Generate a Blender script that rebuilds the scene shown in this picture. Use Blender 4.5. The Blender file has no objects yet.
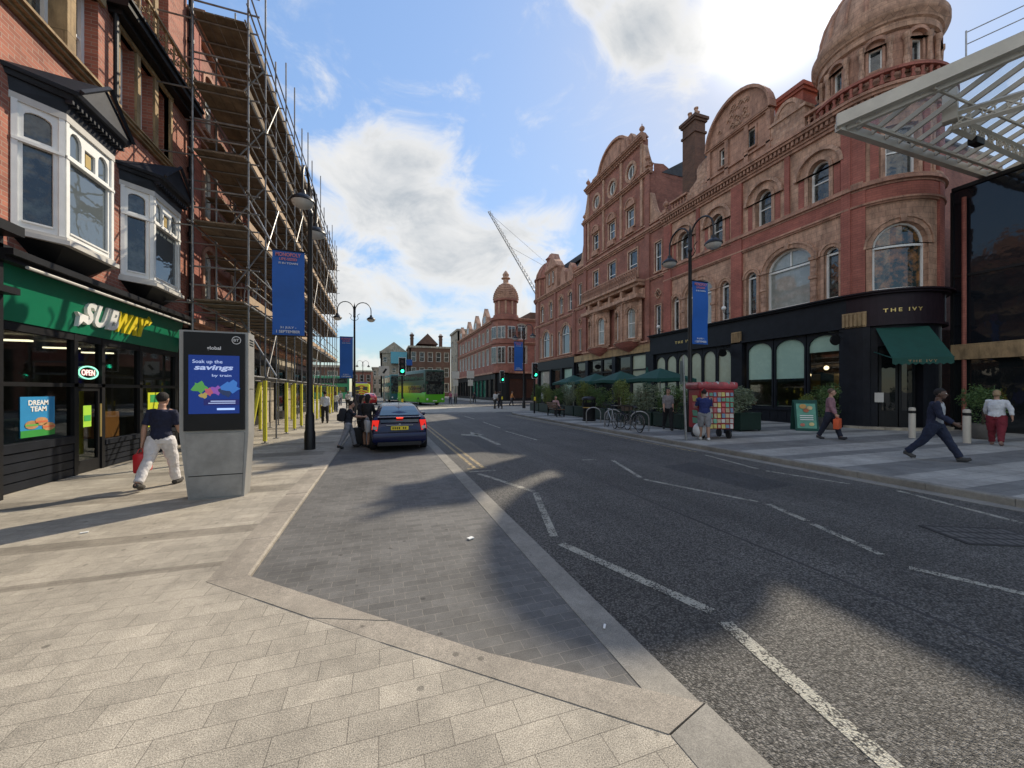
import bpy, bmesh, math, random
import numpy as np
from math import sin, cos, pi, radians as R, atan2, sqrt
from mathutils import Vector, Matrix
from mathutils.geometry import tessellate_polygon
random.seed(7)
S = bpy.context.scene
C = S.collection
# ------------------------------------------------------------ camera
cam = bpy.data.cameras.new('camera'); camo = bpy.data.objects.new('camera', cam); C.objects.link(camo)
camo.location = (0, 0, 1.72); camo.rotation_euler = (R(90), 0, -math.atan(131/385))
cam.sensor_width = 36; cam.lens = 385/1024*36; cam.shift_y = 7/1024; cam.clip_start = .05; cam.clip_end = 3000
S.camera = camo
# ------------------------------------------------------------ light
SUN_AZ, SUN_EL = 53.2, 39.4
sl = bpy.data.lights.new('sun', 'SUN'); sl.energy = 2.6; sl.angle = R(.55); sl.color = (1, .88, .70)
so = bpy.data.objects.new('sun', sl); C.objects.link(so)
sd = Vector((sin(R(SUN_AZ))*cos(R(SUN_EL)), cos(R(SUN_AZ))*cos(R(SUN_EL)), sin(R(SUN_EL))))
so.rotation_euler = sd.to_track_quat('Z', 'Y').to_euler(); so.location = (40, 40, 60)
S.view_settings.view_transform = 'Standard'; S.view_settings.look = 'None'
S.view_settings.exposure = 1.04; S.view_settings.gamma = 1; S.view_settings.use_curve_mapping = False
W = bpy.data.worlds.new('World'); S.world = W; W.use_nodes = True
def world():
    nt = W.node_tree; N = nt.nodes; L = nt.links; N.clear()
    out = N.new('ShaderNodeOutputWorld'); bg = N.new('ShaderNodeBackground'); bg.inputs[1].default_value = .15
    sky = N.new('ShaderNodeTexSky'); sky.sky_type = 'NISHITA'; sky.sun_disc = False
    sky.sun_elevation = R(SUN_EL); sky.sun_rotation = R(SUN_AZ)
    sky.air_density = 1.0; sky.dust_density = .35; sky.ozone_density = 1.6
    tc = N.new('ShaderNodeTexCoord'); sep = N.new('ShaderNodeSeparateXYZ'); L.new(tc.outputs['Generated'], sep.inputs[0])
    def m(op, a, b=None, c=None, clamp=False):
        n = N.new('ShaderNodeMath'); n.operation = op; n.use_clamp = clamp
        for i, v in enumerate((a, b, c)):
            if v is None: continue
            if isinstance(v, (int, float)): n.inputs[i].default_value = v
            else: L.new(v, n.inputs[i])
        return n.outputs[0]
    az = m('ARCTAN2', sep.outputs[0], sep.outputs[1]); el = m('ARCSINE', sep.outputs[2])
    # clouds: (azimuth, elevation, half widths, weight) in degrees; large ones behind the camera added to fill the shaded terrace
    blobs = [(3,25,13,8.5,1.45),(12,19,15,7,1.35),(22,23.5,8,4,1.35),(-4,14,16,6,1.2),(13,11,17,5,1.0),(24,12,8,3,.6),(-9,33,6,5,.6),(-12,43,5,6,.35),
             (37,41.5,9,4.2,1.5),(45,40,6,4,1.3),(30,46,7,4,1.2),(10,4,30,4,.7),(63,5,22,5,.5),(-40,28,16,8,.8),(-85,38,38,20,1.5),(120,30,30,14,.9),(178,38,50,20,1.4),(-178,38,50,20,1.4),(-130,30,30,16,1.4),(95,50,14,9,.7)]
    tot = None
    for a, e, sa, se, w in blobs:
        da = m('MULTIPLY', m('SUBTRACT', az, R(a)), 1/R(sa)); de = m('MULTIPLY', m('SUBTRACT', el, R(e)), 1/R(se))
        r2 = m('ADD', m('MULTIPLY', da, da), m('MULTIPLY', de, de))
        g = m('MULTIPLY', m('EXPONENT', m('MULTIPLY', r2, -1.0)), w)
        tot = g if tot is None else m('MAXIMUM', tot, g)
    mp = N.new('ShaderNodeMapping'); L.new(tc.outputs['Generated'], mp.inputs[0]); mp.inputs[3].default_value = (1, 1, 1.7)
    n1 = N.new('ShaderNodeTexNoise'); n1.inputs['Scale'].default_value = 5.5; n1.inputs['Detail'].default_value = 9; n1.inputs['Roughness'].default_value = .62
    n1.inputs['Distortion'].default_value = .55
    L.new(mp.outputs[0], n1.inputs['Vector'])
    n2 = N.new('ShaderNodeTexNoise'); n2.inputs['Scale'].default_value = 5.5; n2.inputs['Detail'].default_value = 6; n2.inputs['Roughness'].default_value = .55
    mp2 = N.new('ShaderNodeMapping'); L.new(tc.outputs['Generated'], mp2.inputs[0]); mp2.inputs[3].default_value = (1, 1, 2.0); mp2.inputs[1].default_value = (.06, .04, .05)
    L.new(mp2.outputs[0], n2.inputs['Vector'])
    dens = m('ADD', tot, m('MULTIPLY', m('SUBTRACT', n1.outputs[0], .5), 3.3))
    cov = m('MULTIPLY', m('SUBTRACT', dens, .18), 1.0, clamp=True)
    sm = m('MULTIPLY', m('MULTIPLY', cov, cov), m('SUBTRACT', 3.0, m('MULTIPLY', cov, 2.0)), clamp=True)
    thick = m('MULTIPLY', m('SUBTRACT', dens, .75), 1.0, clamp=True)
    shade = m('MULTIPLY', thick, m('ADD', m('MULTIPLY', n2.outputs[0], 2.6), -.42), clamp=True)
    # brightening towards the sun through thin cloud and haze
    dt = N.new('ShaderNodeVectorMath'); dt.operation = 'DOT_PRODUCT'; L.new(tc.outputs['Generated'], dt.inputs[0]); dt.inputs[1].default_value = sd
    d = m('MAXIMUM', dt.outputs['Value'], 0.0)
    g1 = m('POWER', d, 12.0); g2 = m('POWER', d, 420.0)
    cc = N.new('ShaderNodeMix'); cc.data_type = 'RGBA'; L.new(shade, cc.inputs[0])
    cc.inputs[6].default_value = (3.1, 3.05, 2.95, 1); cc.inputs[7].default_value = (1.75, 1.87, 1.98, 1)
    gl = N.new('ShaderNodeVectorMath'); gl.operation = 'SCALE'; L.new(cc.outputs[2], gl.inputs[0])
    L.new(m('ADD', 1.0, m('MULTIPLY', m('MAXIMUM', m('MULTIPLY', dt.outputs['Value'], -1.0), 0.0), 1.9)), gl.inputs[3])  # clouds opposite the sun brightened, adding fill on the shaded terrace
    # the sky's own brightness rolls off towards the sun
    sc_ = N.new('ShaderNodeVectorMath'); sc_.operation = 'DOT_PRODUCT'; sc_.inputs[1].default_value = (.17, .20, .07); L.new(sky.outputs[0], sc_.inputs[0])
    tn = N.new('ShaderNodeVectorMath'); tn.operation = 'MULTIPLY'; tn.inputs[1].default_value = (1.0, 1.03, 1.03); L.new(sky.outputs[0], tn.inputs[0])
    soft = N.new('ShaderNodeVectorMath'); soft.operation = 'SCALE'; L.new(tn.outputs[0], soft.inputs[0]); L.new(m('DIVIDE', 1.36, m('ADD', 1.0, sc_.outputs['Value'])), soft.inputs[3])
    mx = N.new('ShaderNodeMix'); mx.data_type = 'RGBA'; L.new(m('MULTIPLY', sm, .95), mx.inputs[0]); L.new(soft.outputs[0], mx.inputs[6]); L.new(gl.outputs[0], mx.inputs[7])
    glow = N.new('ShaderNodeVectorMath'); glow.operation = 'SCALE'; glow.inputs[0].default_value = (8, 7.6, 7); L.new(g2, glow.inputs[3])
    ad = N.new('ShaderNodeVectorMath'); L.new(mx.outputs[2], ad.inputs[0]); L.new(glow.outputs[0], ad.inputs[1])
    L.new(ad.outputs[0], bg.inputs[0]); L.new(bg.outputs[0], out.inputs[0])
world()

# ------------------------------------------------------------ materials
def newmat(name):
    m = bpy.data.materials.new(name); m.use_nodes = True
    nt = m.node_tree; b = nt.nodes['Principled BSDF']
    return m, nt, b
def rgba(c): return (c[0], c[1], c[2], 1)
def nn(nt, t, **kw):
    n = nt.nodes.new(t)
    for k, v in kw.items():
        if k in n.inputs: n.inputs[k].default_value = v
        else: setattr(n, k, v)
    return n
def plain(name, c, rough=.5, metal=0, var=.18, scale=3.0, bump=0, bscale=40, spec=.5, uv=False, coat=0):
    """base colour broken up by noise at two sizes"""
    m, nt, b = newmat(name); L = nt.links
    tc = nn(nt, 'ShaderNodeTexCoord'); src = tc.outputs['UV' if uv else 'Object']
    n = nn(nt, 'ShaderNodeTexNoise', Scale=scale, Detail=8, Roughness=.65); L.new(src, n.inputs['Vector'])
    mr = nn(nt, 'ShaderNodeMapRange'); L.new(n.outputs[0], mr.inputs[0]); mr.inputs[1].default_value = .3; mr.inputs[2].default_value = .7
    mx = nn(nt, 'ShaderNodeMix', data_type='RGBA'); L.new(mr.outputs[0], mx.inputs[0])
    mx.inputs[6].default_value = rgba([x*(1-var) for x in c]); mx.inputs[7].default_value = rgba([min(1, x*(1+var)) for x in c])
    L.new(mx.outputs[2], b.inputs['Base Color'])
    b.inputs['Roughness'].default_value = rough; b.inputs['Metallic'].default_value = metal
    b.inputs['Specular IOR Level'].default_value = spec; b.inputs['Coat Weight'].default_value = coat
    if bump:
        n2 = nn(nt, 'ShaderNodeTexNoise', Scale=bscale, Detail=4); L.new(src, n2.inputs['Vector'])
        bp = nn(nt, 'ShaderNodeBump', Strength=bump, Distance=.02); L.new(n2.outputs[0], bp.inputs['Height']); L.new(bp.outputs[0], b.inputs['Normal'])
    return m
def brick(name, c1, c2, mortar, bw=.23, bh=.078, ms=.006, rough=.85, dirt=.5, bump=.5):
    m, nt, b = newmat(name); L = nt.links
    tc = nn(nt, 'ShaderNodeTexCoord')
    br = nn(nt, 'ShaderNodeTexBrick', Scale=1.0); L.new(tc.outputs['UV'], br.inputs['Vector'])
    br.inputs['Color1'].default_value = rgba(c1); br.inputs['Color2'].default_value = rgba(c2); br.inputs['Mortar'].default_value = rgba(mortar)
    br.inputs['Mortar Size'].default_value = ms; br.inputs['Brick Width'].default_value = bw; br.inputs['Row Height'].default_value = bh
    n = nn(nt, 'ShaderNodeTexNoise', Scale=.7, Detail=9, Roughness=.7); L.new(tc.outputs['UV'], n.inputs['Vector'])
    mr = nn(nt, 'ShaderNodeMapRange'); L.new(n.outputs[0], mr.inputs[0]); mr.inputs[1].default_value = .35; mr.inputs[2].default_value = .65
    mr.inputs[3].default_value = 1-dirt; mr.inputs[4].default_value = 1.12
    vm = nn(nt, 'ShaderNodeVectorMath', operation='SCALE'); L.new(br.outputs[0], vm.inputs[0]); L.new(mr.outputs[0], vm.inputs[3])
    L.new(vm.outputs[0], b.inputs['Base Color']); b.inputs['Roughness'].default_value = rough
    bp = nn(nt, 'ShaderNodeBump', Strength=bump, Distance=.01, invert=True); L.new(br.outputs['Fac'], bp.inputs['Height']); L.new(bp.outputs[0], b.inputs['Normal'])
    return m
def stone(name, c1, c2, block=.42, rough=.85, carved=0):
    """blocked stone or terracotta, weather streaked"""
    m, nt, b = newmat(name); L = nt.links
    tc = nn(nt, 'ShaderNodeTexCoord')
    br = nn(nt, 'ShaderNodeTexBrick', Scale=1.0); L.new(tc.outputs['UV'], br.inputs['Vector'])
    br.inputs['Color1'].default_value = rgba(c1); br.inputs['Color2'].default_value = rgba(c2); br.inputs['Mortar'].default_value = rgba([x*.62 for x in c1])
    br.inputs['Mortar Size'].default_value = .011; br.inputs['Brick Width'].default_value = block; br.inputs['Row Height'].default_value = block*.55
    mp = nn(nt, 'ShaderNodeMapping'); L.new(tc.outputs['UV'], mp.inputs[0]); mp.inputs[3].default_value = (2.2, .8, 1)
    n = nn(nt, 'ShaderNodeTexNoise', Scale=1.1, Detail=10, Roughness=.72); L.new(mp.outputs[0], n.inputs['Vector'])
    mr = nn(nt, 'ShaderNodeMapRange'); L.new(n.outputs[0], mr.inputs[0]); mr.inputs[1].default_value = .36; mr.inputs[2].default_value = .62
    mr.inputs[3].default_value = .5; mr.inputs[4].default_value = 1.15
    vm = nn(nt, 'ShaderNodeVectorMath', operation='SCALE'); L.new(br.outputs[0], vm.inputs[0]); L.new(mr.outputs[0], vm.inputs[3])
    L.new(vm.outputs[0], b.inputs['Base Color']); b.inputs['Roughness'].default_value = rough
    if carved:
        v = nn(nt, 'ShaderNodeTexVoronoi', Scale=5.5, feature='SMOOTH_F1'); L.new(tc.outputs['UV'], v.inputs['Vector'])
        bp = nn(nt, 'ShaderNodeBump', Strength=carved, Distance=.08); L.new(v.outputs[0], bp.inputs['Height']); L.new(bp.outputs[0], b.inputs['Normal'])
    else:
        n2 = nn(nt, 'ShaderNodeTexNoise', Scale=18, Detail=5); L.new(tc.outputs['UV'], n2.inputs['Vector'])
        bp = nn(nt, 'ShaderNodeBump', Strength=.35, Distance=.02); L.new(n2.outputs[0], bp.inputs['Height']); L.new(bp.outputs[0], b.inputs['Normal'])
    return m
def glass(name, c=(.018, .022, .024), wob=.05, c2=None, rough=.03, spec=.8):
    m, nt, b = newmat(name); L = nt.links
    tc = nn(nt, 'ShaderNodeTexCoord')
    n = nn(nt, 'ShaderNodeTexNoise', Scale=2.2, Detail=2); L.new(tc.outputs['Object'], n.inputs['Vector'])
    bp = nn(nt, 'ShaderNodeBump', Strength=wob, Distance=.1); L.new(n.outputs[0], bp.inputs['Height']); L.new(bp.outputs[0], b.inputs['Normal'])
    if c2:
        n3 = nn(nt, 'ShaderNodeTexNoise', Scale=3.1, Detail=7, Roughness=.7); L.new(tc.outputs['Object'], n3.inputs['Vector'])
        mr = nn(nt, 'ShaderNodeMapRange'); L.new(n3.outputs[0], mr.inputs[0]); mr.inputs[1].default_value = .44; mr.inputs[2].default_value = .66
        mx = nn(nt, 'ShaderNodeMix', data_type='RGBA'); L.new(mr.outputs[0], mx.inputs[0]); mx.inputs[6].default_value = rgba(c); mx.inputs[7].default_value = rgba(c2)
        L.new(mx.outputs[2], b.inputs['Base Color'])
    else: b.inputs['Base Color'].default_value = rgba(c)
    b.inputs['Roughness'].default_value = rough; b.inputs['Specular IOR Level'].default_value = spec; b.inputs['IOR'].default_value = 1.52
    return m
def seeglass(name, tint=(.55, .6, .58), refl=.12, dirt=0.0):
    m, nt, b = newmat(name); L = nt.links; nt.nodes.remove(b)
    out = nt.nodes['Material Output']
    tr = nn(nt, 'ShaderNodeBsdfTransparent'); tr.inputs[0].default_value = rgba(tint)
    gl = nn(nt, 'ShaderNodeBsdfGlossy'); gl.inputs[0].default_value = (.9, .95, 1, 1); gl.inputs[1].default_value = .03
    fr = nn(nt, 'ShaderNodeFresnel'); fr.inputs[0].default_value = 1.5
    gb = nn(nt, 'ShaderNodeNewGeometry'); fm_ = nn(nt, 'ShaderNodeMath', operation='SUBTRACT'); fm_.inputs[0].default_value = 1.0; L.new(gb.outputs['Backfacing'], fm_.inputs[1])
    ad = nn(nt, 'ShaderNodeMath', operation='MULTIPLY_ADD'); L.new(fr.outputs[0], ad.inputs[0]); L.new(fm_.outputs[0], ad.inputs[1]); ad.inputs[2].default_value = refl*.5
    mx = nn(nt, 'ShaderNodeMixShader'); L.new(ad.outputs[0], mx.inputs[0]); L.new(tr.outputs[0], mx.inputs[1]); L.new(gl.outputs[0], mx.inputs[2])
    last = mx
    if dirt:
        tc = nn(nt, 'ShaderNodeTexCoord'); n = nn(nt, 'ShaderNodeTexNoise', Scale=2.5, Detail=8, Roughness=.75); L.new(tc.outputs['Object'], n.inputs['Vector'])
        mr = nn(nt, 'ShaderNodeMapRange'); L.new(n.outputs[0], mr.inputs[0]); mr.inputs[1].default_value = .35; mr.inputs[2].default_value = .8; mr.inputs[3].default_value = dirt*.35; mr.inputs[4].default_value = dirt
        df = nn(nt, 'ShaderNodeBsdfTranslucent'); df.inputs[0].default_value = (.45, .47, .5, 1)
        m2 = nn(nt, 'ShaderNodeMixShader'); L.new(mr.outputs[0], m2.inputs[0]); L.new(mx.outputs[0], m2.inputs[1]); L.new(df.outputs[0], m2.inputs[2]); last = m2
    L.new(last.outputs[0], out.inputs[0]); return m
def emit(name, c, s):
    m, nt, b = newmat(name); b.inputs['Base Color'].default_value = rgba([x*.3 for x in c]); b.inputs['Emission Color'].default_value = rgba(c); b.inputs['Emission Strength'].default_value = s
    return m
def paving(name, c, bw, bh, joint, bandc=None, bands=None, var=.25, ms=.006, speck=.35, rough=.75, light_joint=False, axis='x', rough2=None):
    """granite or sett paving in world metres; bands = list of (y0, y1) in another stone"""
    m, nt, b = newmat(name); L = nt.links
    ge = nn(nt, 'ShaderNodeNewGeometry'); sp = nn(nt, 'ShaderNodeSeparateXYZ'); L.new(ge.outputs['Position'], sp.inputs[0])
    vec = ge.outputs['Position']
    wn = nn(nt, 'ShaderNodeTexNoise', Scale=1.3, Detail=3); L.new(vec, wn.inputs['Vector'])
    wv = nn(nt, 'ShaderNodeVectorMath', operation='MULTIPLY_ADD'); L.new(wn.outputs['Color'], wv.inputs[0]); wv.inputs[1].default_value = (.02, .02, 0); L.new(vec, wv.inputs[2])
    br = nn(nt, 'ShaderNodeTexBrick', Scale=1.0); L.new(wv.outputs[0], br.inputs['Vector'])
    br.offset = .43; br.squash = 1.0
    br.inputs['Color1'].default_value = rgba([x*(1-var) for x in c]); br.inputs['Color2'].default_value = rgba([x*(1+var) for x in c]); br.inputs['Mortar'].default_value = rgba(joint)
    br.inputs['Mortar Size'].default_value = ms; br.inputs['Mortar Smooth'].default_value = .3; br.inputs['Brick Width'].default_value = bw; br.inputs['Row Height'].default_value = bh
    col = br.outputs[0]
    if bands:
        acc = None
        for y0, y1 in bands:
            a = nn(nt, 'ShaderNodeMath', operation='GREATER_THAN'); L.new(sp.outputs[1], a.inputs[0]); a.inputs[1].default_value = y0
            c2 = nn(nt, 'ShaderNodeMath', operation='LESS_THAN'); L.new(sp.outputs[1], c2.inputs[0]); c2.inputs[1].default_value = y1
            mu = nn(nt, 'ShaderNodeMath', operation='MULTIPLY'); L.new(a.outputs[0], mu.inputs[0]); L.new(c2.outputs[0], mu.inputs[1])
            if acc is None: acc = mu.outputs[0]
            else:
                s = nn(nt, 'ShaderNodeMath', operation='ADD', use_clamp=True); L.new(acc, s.inputs[0]); L.new(mu.outputs[0], s.inputs[1]); acc = s.outputs[0]
        mb_ = nn(nt, 'ShaderNodeMix', data_type='RGBA', blend_type='MULTIPLY'); L.new(acc, mb_.inputs[0]); L.new(col, mb_.inputs[6]); mb_.inputs[7].default_value = rgba(bandc); col = mb_.outputs[2]
    # speckle
    n1 = nn(nt, 'ShaderNodeTexNoise', Scale=160, Detail=3, Roughness=.8); L.new(vec, n1.inputs['Vector'])
    n2 = nn(nt, 'ShaderNodeTexNoise', Scale=1.1, Detail=9, Roughness=.7); L.new(vec, n2.inputs['Vector'])
    n3 = nn(nt, 'ShaderNodeTexNoise', Scale=11, Detail=6, Roughness=.75); L.new(vec, n3.inputs['Vector'])
    m1 = nn(nt, 'ShaderNodeMapRange'); L.new(n1.outputs[0], m1.inputs[0]); m1.inputs[1].default_value = .35; m1.inputs[2].default_value = .65; m1.inputs[3].default_value = 1-speck; m1.inputs[4].default_value = 1+speck
    m2 = nn(nt, 'ShaderNodeMapRange'); L.new(n2.outputs[0], m2.inputs[0]); m2.inputs[1].default_value = .3; m2.inputs[2].default_value = .7; m2.inputs[3].default_value = .64; m2.inputs[4].default_value = 1.24
    m3 = nn(nt, 'ShaderNodeMapRange'); L.new(n3.outputs[0], m3.inputs[0]); m3.inputs[1].default_value = .3; m3.inputs[2].default_value = .7; m3.inputs[3].default_value = .8; m3.inputs[4].default_value = 1.12
    a = nn(nt, 'ShaderNodeMath', operation='MULTIPLY'); L.new(m1.outputs[0], a.inputs[0]); L.new(m2.outputs[0], a.inputs[1])
    a2 = nn(nt, 'ShaderNodeMath', operation='MULTIPLY'); L.new(a.outputs[0], a2.inputs[0]); L.new(m3.outputs[0], a2.inputs[1])
    # gum spots
    vo = nn(nt, 'ShaderNodeTexVoronoi', Scale=3.4); L.new(vec, vo.inputs['Vector'])
    gm = nn(nt, 'ShaderNodeMapRange'); L.new(vo.outputs['Distance'], gm.inputs[0]); gm.inputs[1].default_value = .06; gm.inputs[2].default_value = .085; gm.inputs[3].default_value = .5; gm.inputs[4].default_value = 1
    a3 = nn(nt, 'ShaderNodeMath', operation='MULTIPLY'); L.new(a2.outputs[0], a3.inputs[0]); L.new(gm.outputs[0], a3.inputs[1])
    vm = nn(nt, 'ShaderNodeVectorMath', operation='SCALE'); L.new(col, vm.inputs[0]); L.new(a3.outputs[0], vm.inputs[3])
    L.new(vm.outputs[0], b.inputs['Base Color']); b.inputs['Roughness'].default_value = rough
    su = nn(nt, 'ShaderNodeMath', operation='MULTIPLY_ADD'); L.new(br.outputs['Fac'], su.inputs[0]); su.inputs[1].default_value = -1.2; L.new(n1.outputs[0], su.inputs[2])
    bp = nn(nt, 'ShaderNodeBump', Strength=.35, Distance=.006); L.new(su.outputs[0], bp.inputs['Height']); L.new(bp.outputs[0], b.inputs['Normal'])
    return m
def asphalt(name, paint=None, base=(.108, .103, .094)):
    """chippings in dark binder; with paint = colour, a worn painted line over the same chippings"""
    m, nt, b = newmat(name); L = nt.links
    ge = nn(nt, 'ShaderNodeNewGeometry'); vec = ge.outputs['Position']
    v = nn(nt, 'ShaderNodeTexVoronoi', Scale=72); L.new(vec, v.inputs['Vector'])
    v2 = nn(nt, 'ShaderNodeTexVoronoi', Scale=145); L.new(vec, v2.inputs['Vector'])
    n = nn(nt, 'ShaderNodeTexNoise', Scale=.55, Detail=9, Roughness=.65); L.new(vec, n.inputs['Vector'])
    sx = nn(nt, 'ShaderNodeSeparateColor'); L.new(v.outputs['Color'], sx.inputs[0])
    mr = nn(nt, 'ShaderNodeMapRange'); L.new(sx.outputs[0], mr.inputs[0]); mr.inputs[3].default_value = .38; mr.inputs[4].default_value = 2.35
    md = nn(nt, 'ShaderNodeMapRange'); L.new(v.outputs['Distance'], md.inputs[0]); md.inputs[1].default_value = .25; md.inputs[2].default_value = .75; md.inputs[3].default_value = 1.15; md.inputs[4].default_value = .35
    mn = nn(nt, 'ShaderNodeMapRange'); L.new(n.outputs[0], mn.inputs[0]); mn.inputs[1].default_value = .3; mn.inputs[2].default_value = .7; mn.inputs[3].default_value = .72; mn.inputs[4].default_value = 1.22
    mpy = nn(nt, 'ShaderNodeMapping'); L.new(vec, mpy.inputs[0]); mpy.inputs[3].default_value = (1.1, .05, 1); ns = nn(nt, 'ShaderNodeTexNoise', Scale=1.3, Detail=5, Roughness=.6); L.new(mpy.outputs[0], ns.inputs['Vector'])
    mt = nn(nt, 'ShaderNodeMapRange'); L.new(ns.outputs[0], mt.inputs[0]); mt.inputs[1].default_value = .35; mt.inputs[2].default_value = .65; mt.inputs[3].default_value = .8; mt.inputs[4].default_value = 1.15
    mm = nn(nt, 'ShaderNodeMath', operation='MULTIPLY'); L.new(mn.outputs[0], mm.inputs[0]); L.new(mt.outputs[0], mm.inputs[1])
    a = nn(nt, 'ShaderNodeMath', operation='MULTIPLY'); L.new(mr.outputs[0], a.inputs[0]); L.new(md.outputs[0], a.inputs[1])
    a2 = nn(nt, 'ShaderNodeMath', operation='MULTIPLY'); L.new(a.outputs[0], a2.inputs[0]); L.new(mm.outputs[0], a2.inputs[1])
    vm = nn(nt, 'ShaderNodeVectorMath', operation='SCALE'); vm.inputs[0].default_value = base; L.new(a2.outputs[0], vm.inputs[3])
    hs = nn(nt, 'ShaderNodeMath', operation='ADD'); L.new(v.outputs['Distance'], hs.inputs[0]); L.new(v2.outputs['Distance'], hs.inputs[1])
    bp = nn(nt, 'ShaderNodeBump', Strength=.95, Distance=.012, invert=True); L.new(hs.outputs[0], bp.inputs['Height']); L.new(bp.outputs[0], b.inputs['Normal'])
    b.inputs['Roughness'].default_value = .62; b.inputs['Specular IOR Level'].default_value = .45
    col = vm.outputs[0]
    if paint:
        n4 = nn(nt, 'ShaderNodeTexNoise', Scale=5, Detail=8, Roughness=.8); L.new(vec, n4.inputs['Vector'])
        s = nn(nt, 'ShaderNodeMath', operation='MULTIPLY_ADD'); L.new(v.outputs['Distance'], s.inputs[0]); s.inputs[1].default_value = .35; L.new(n4.outputs[0], s.inputs[2])
        mw = nn(nt, 'ShaderNodeMapRange'); L.new(s.outputs[0], mw.inputs[0]); mw.inputs[1].default_value = .66; mw.inputs[2].default_value = .76
        mx = nn(nt, 'ShaderNodeMix', data_type='RGBA'); L.new(mw.outputs[0], mx.inputs[0]); mx.inputs[6].default_value = rgba(paint); L.new(col, mx.inputs[7]); col = mx.outputs[2]
    L.new(col, b.inputs['Base Color']); return m
def leafmat(name, c, c2):
    m, nt, b = newmat(name); L = nt.links
    ge = nn(nt, 'ShaderNodeNewGeometry'); n = nn(nt, 'ShaderNodeTexNoise', Scale=3.5, Detail=3); L.new(ge.outputs['Position'], n.inputs['Vector'])
    wn = nn(nt, 'ShaderNodeTexWhiteNoise'); L.new(ge.outputs['Position'], wn.inputs['Vector'])
    mx = nn(nt, 'ShaderNodeMix', data_type='RGBA'); mr = nn(nt, 'ShaderNodeMapRange'); L.new(n.outputs[0], mr.inputs[0]); mr.inputs[1].default_value = .35; mr.inputs[2].default_value = .65
    L.new(mr.outputs[0], mx.inputs[0]); mx.inputs[6].default_value = rgba(c); mx.inputs[7].default_value = rgba(c2)
    L.new(mx.outputs[2], b.inputs['Base Color']); b.inputs['Roughness'].default_value = .55
    b.inputs['Subsurface Weight'].default_value = 0; return m

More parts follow.
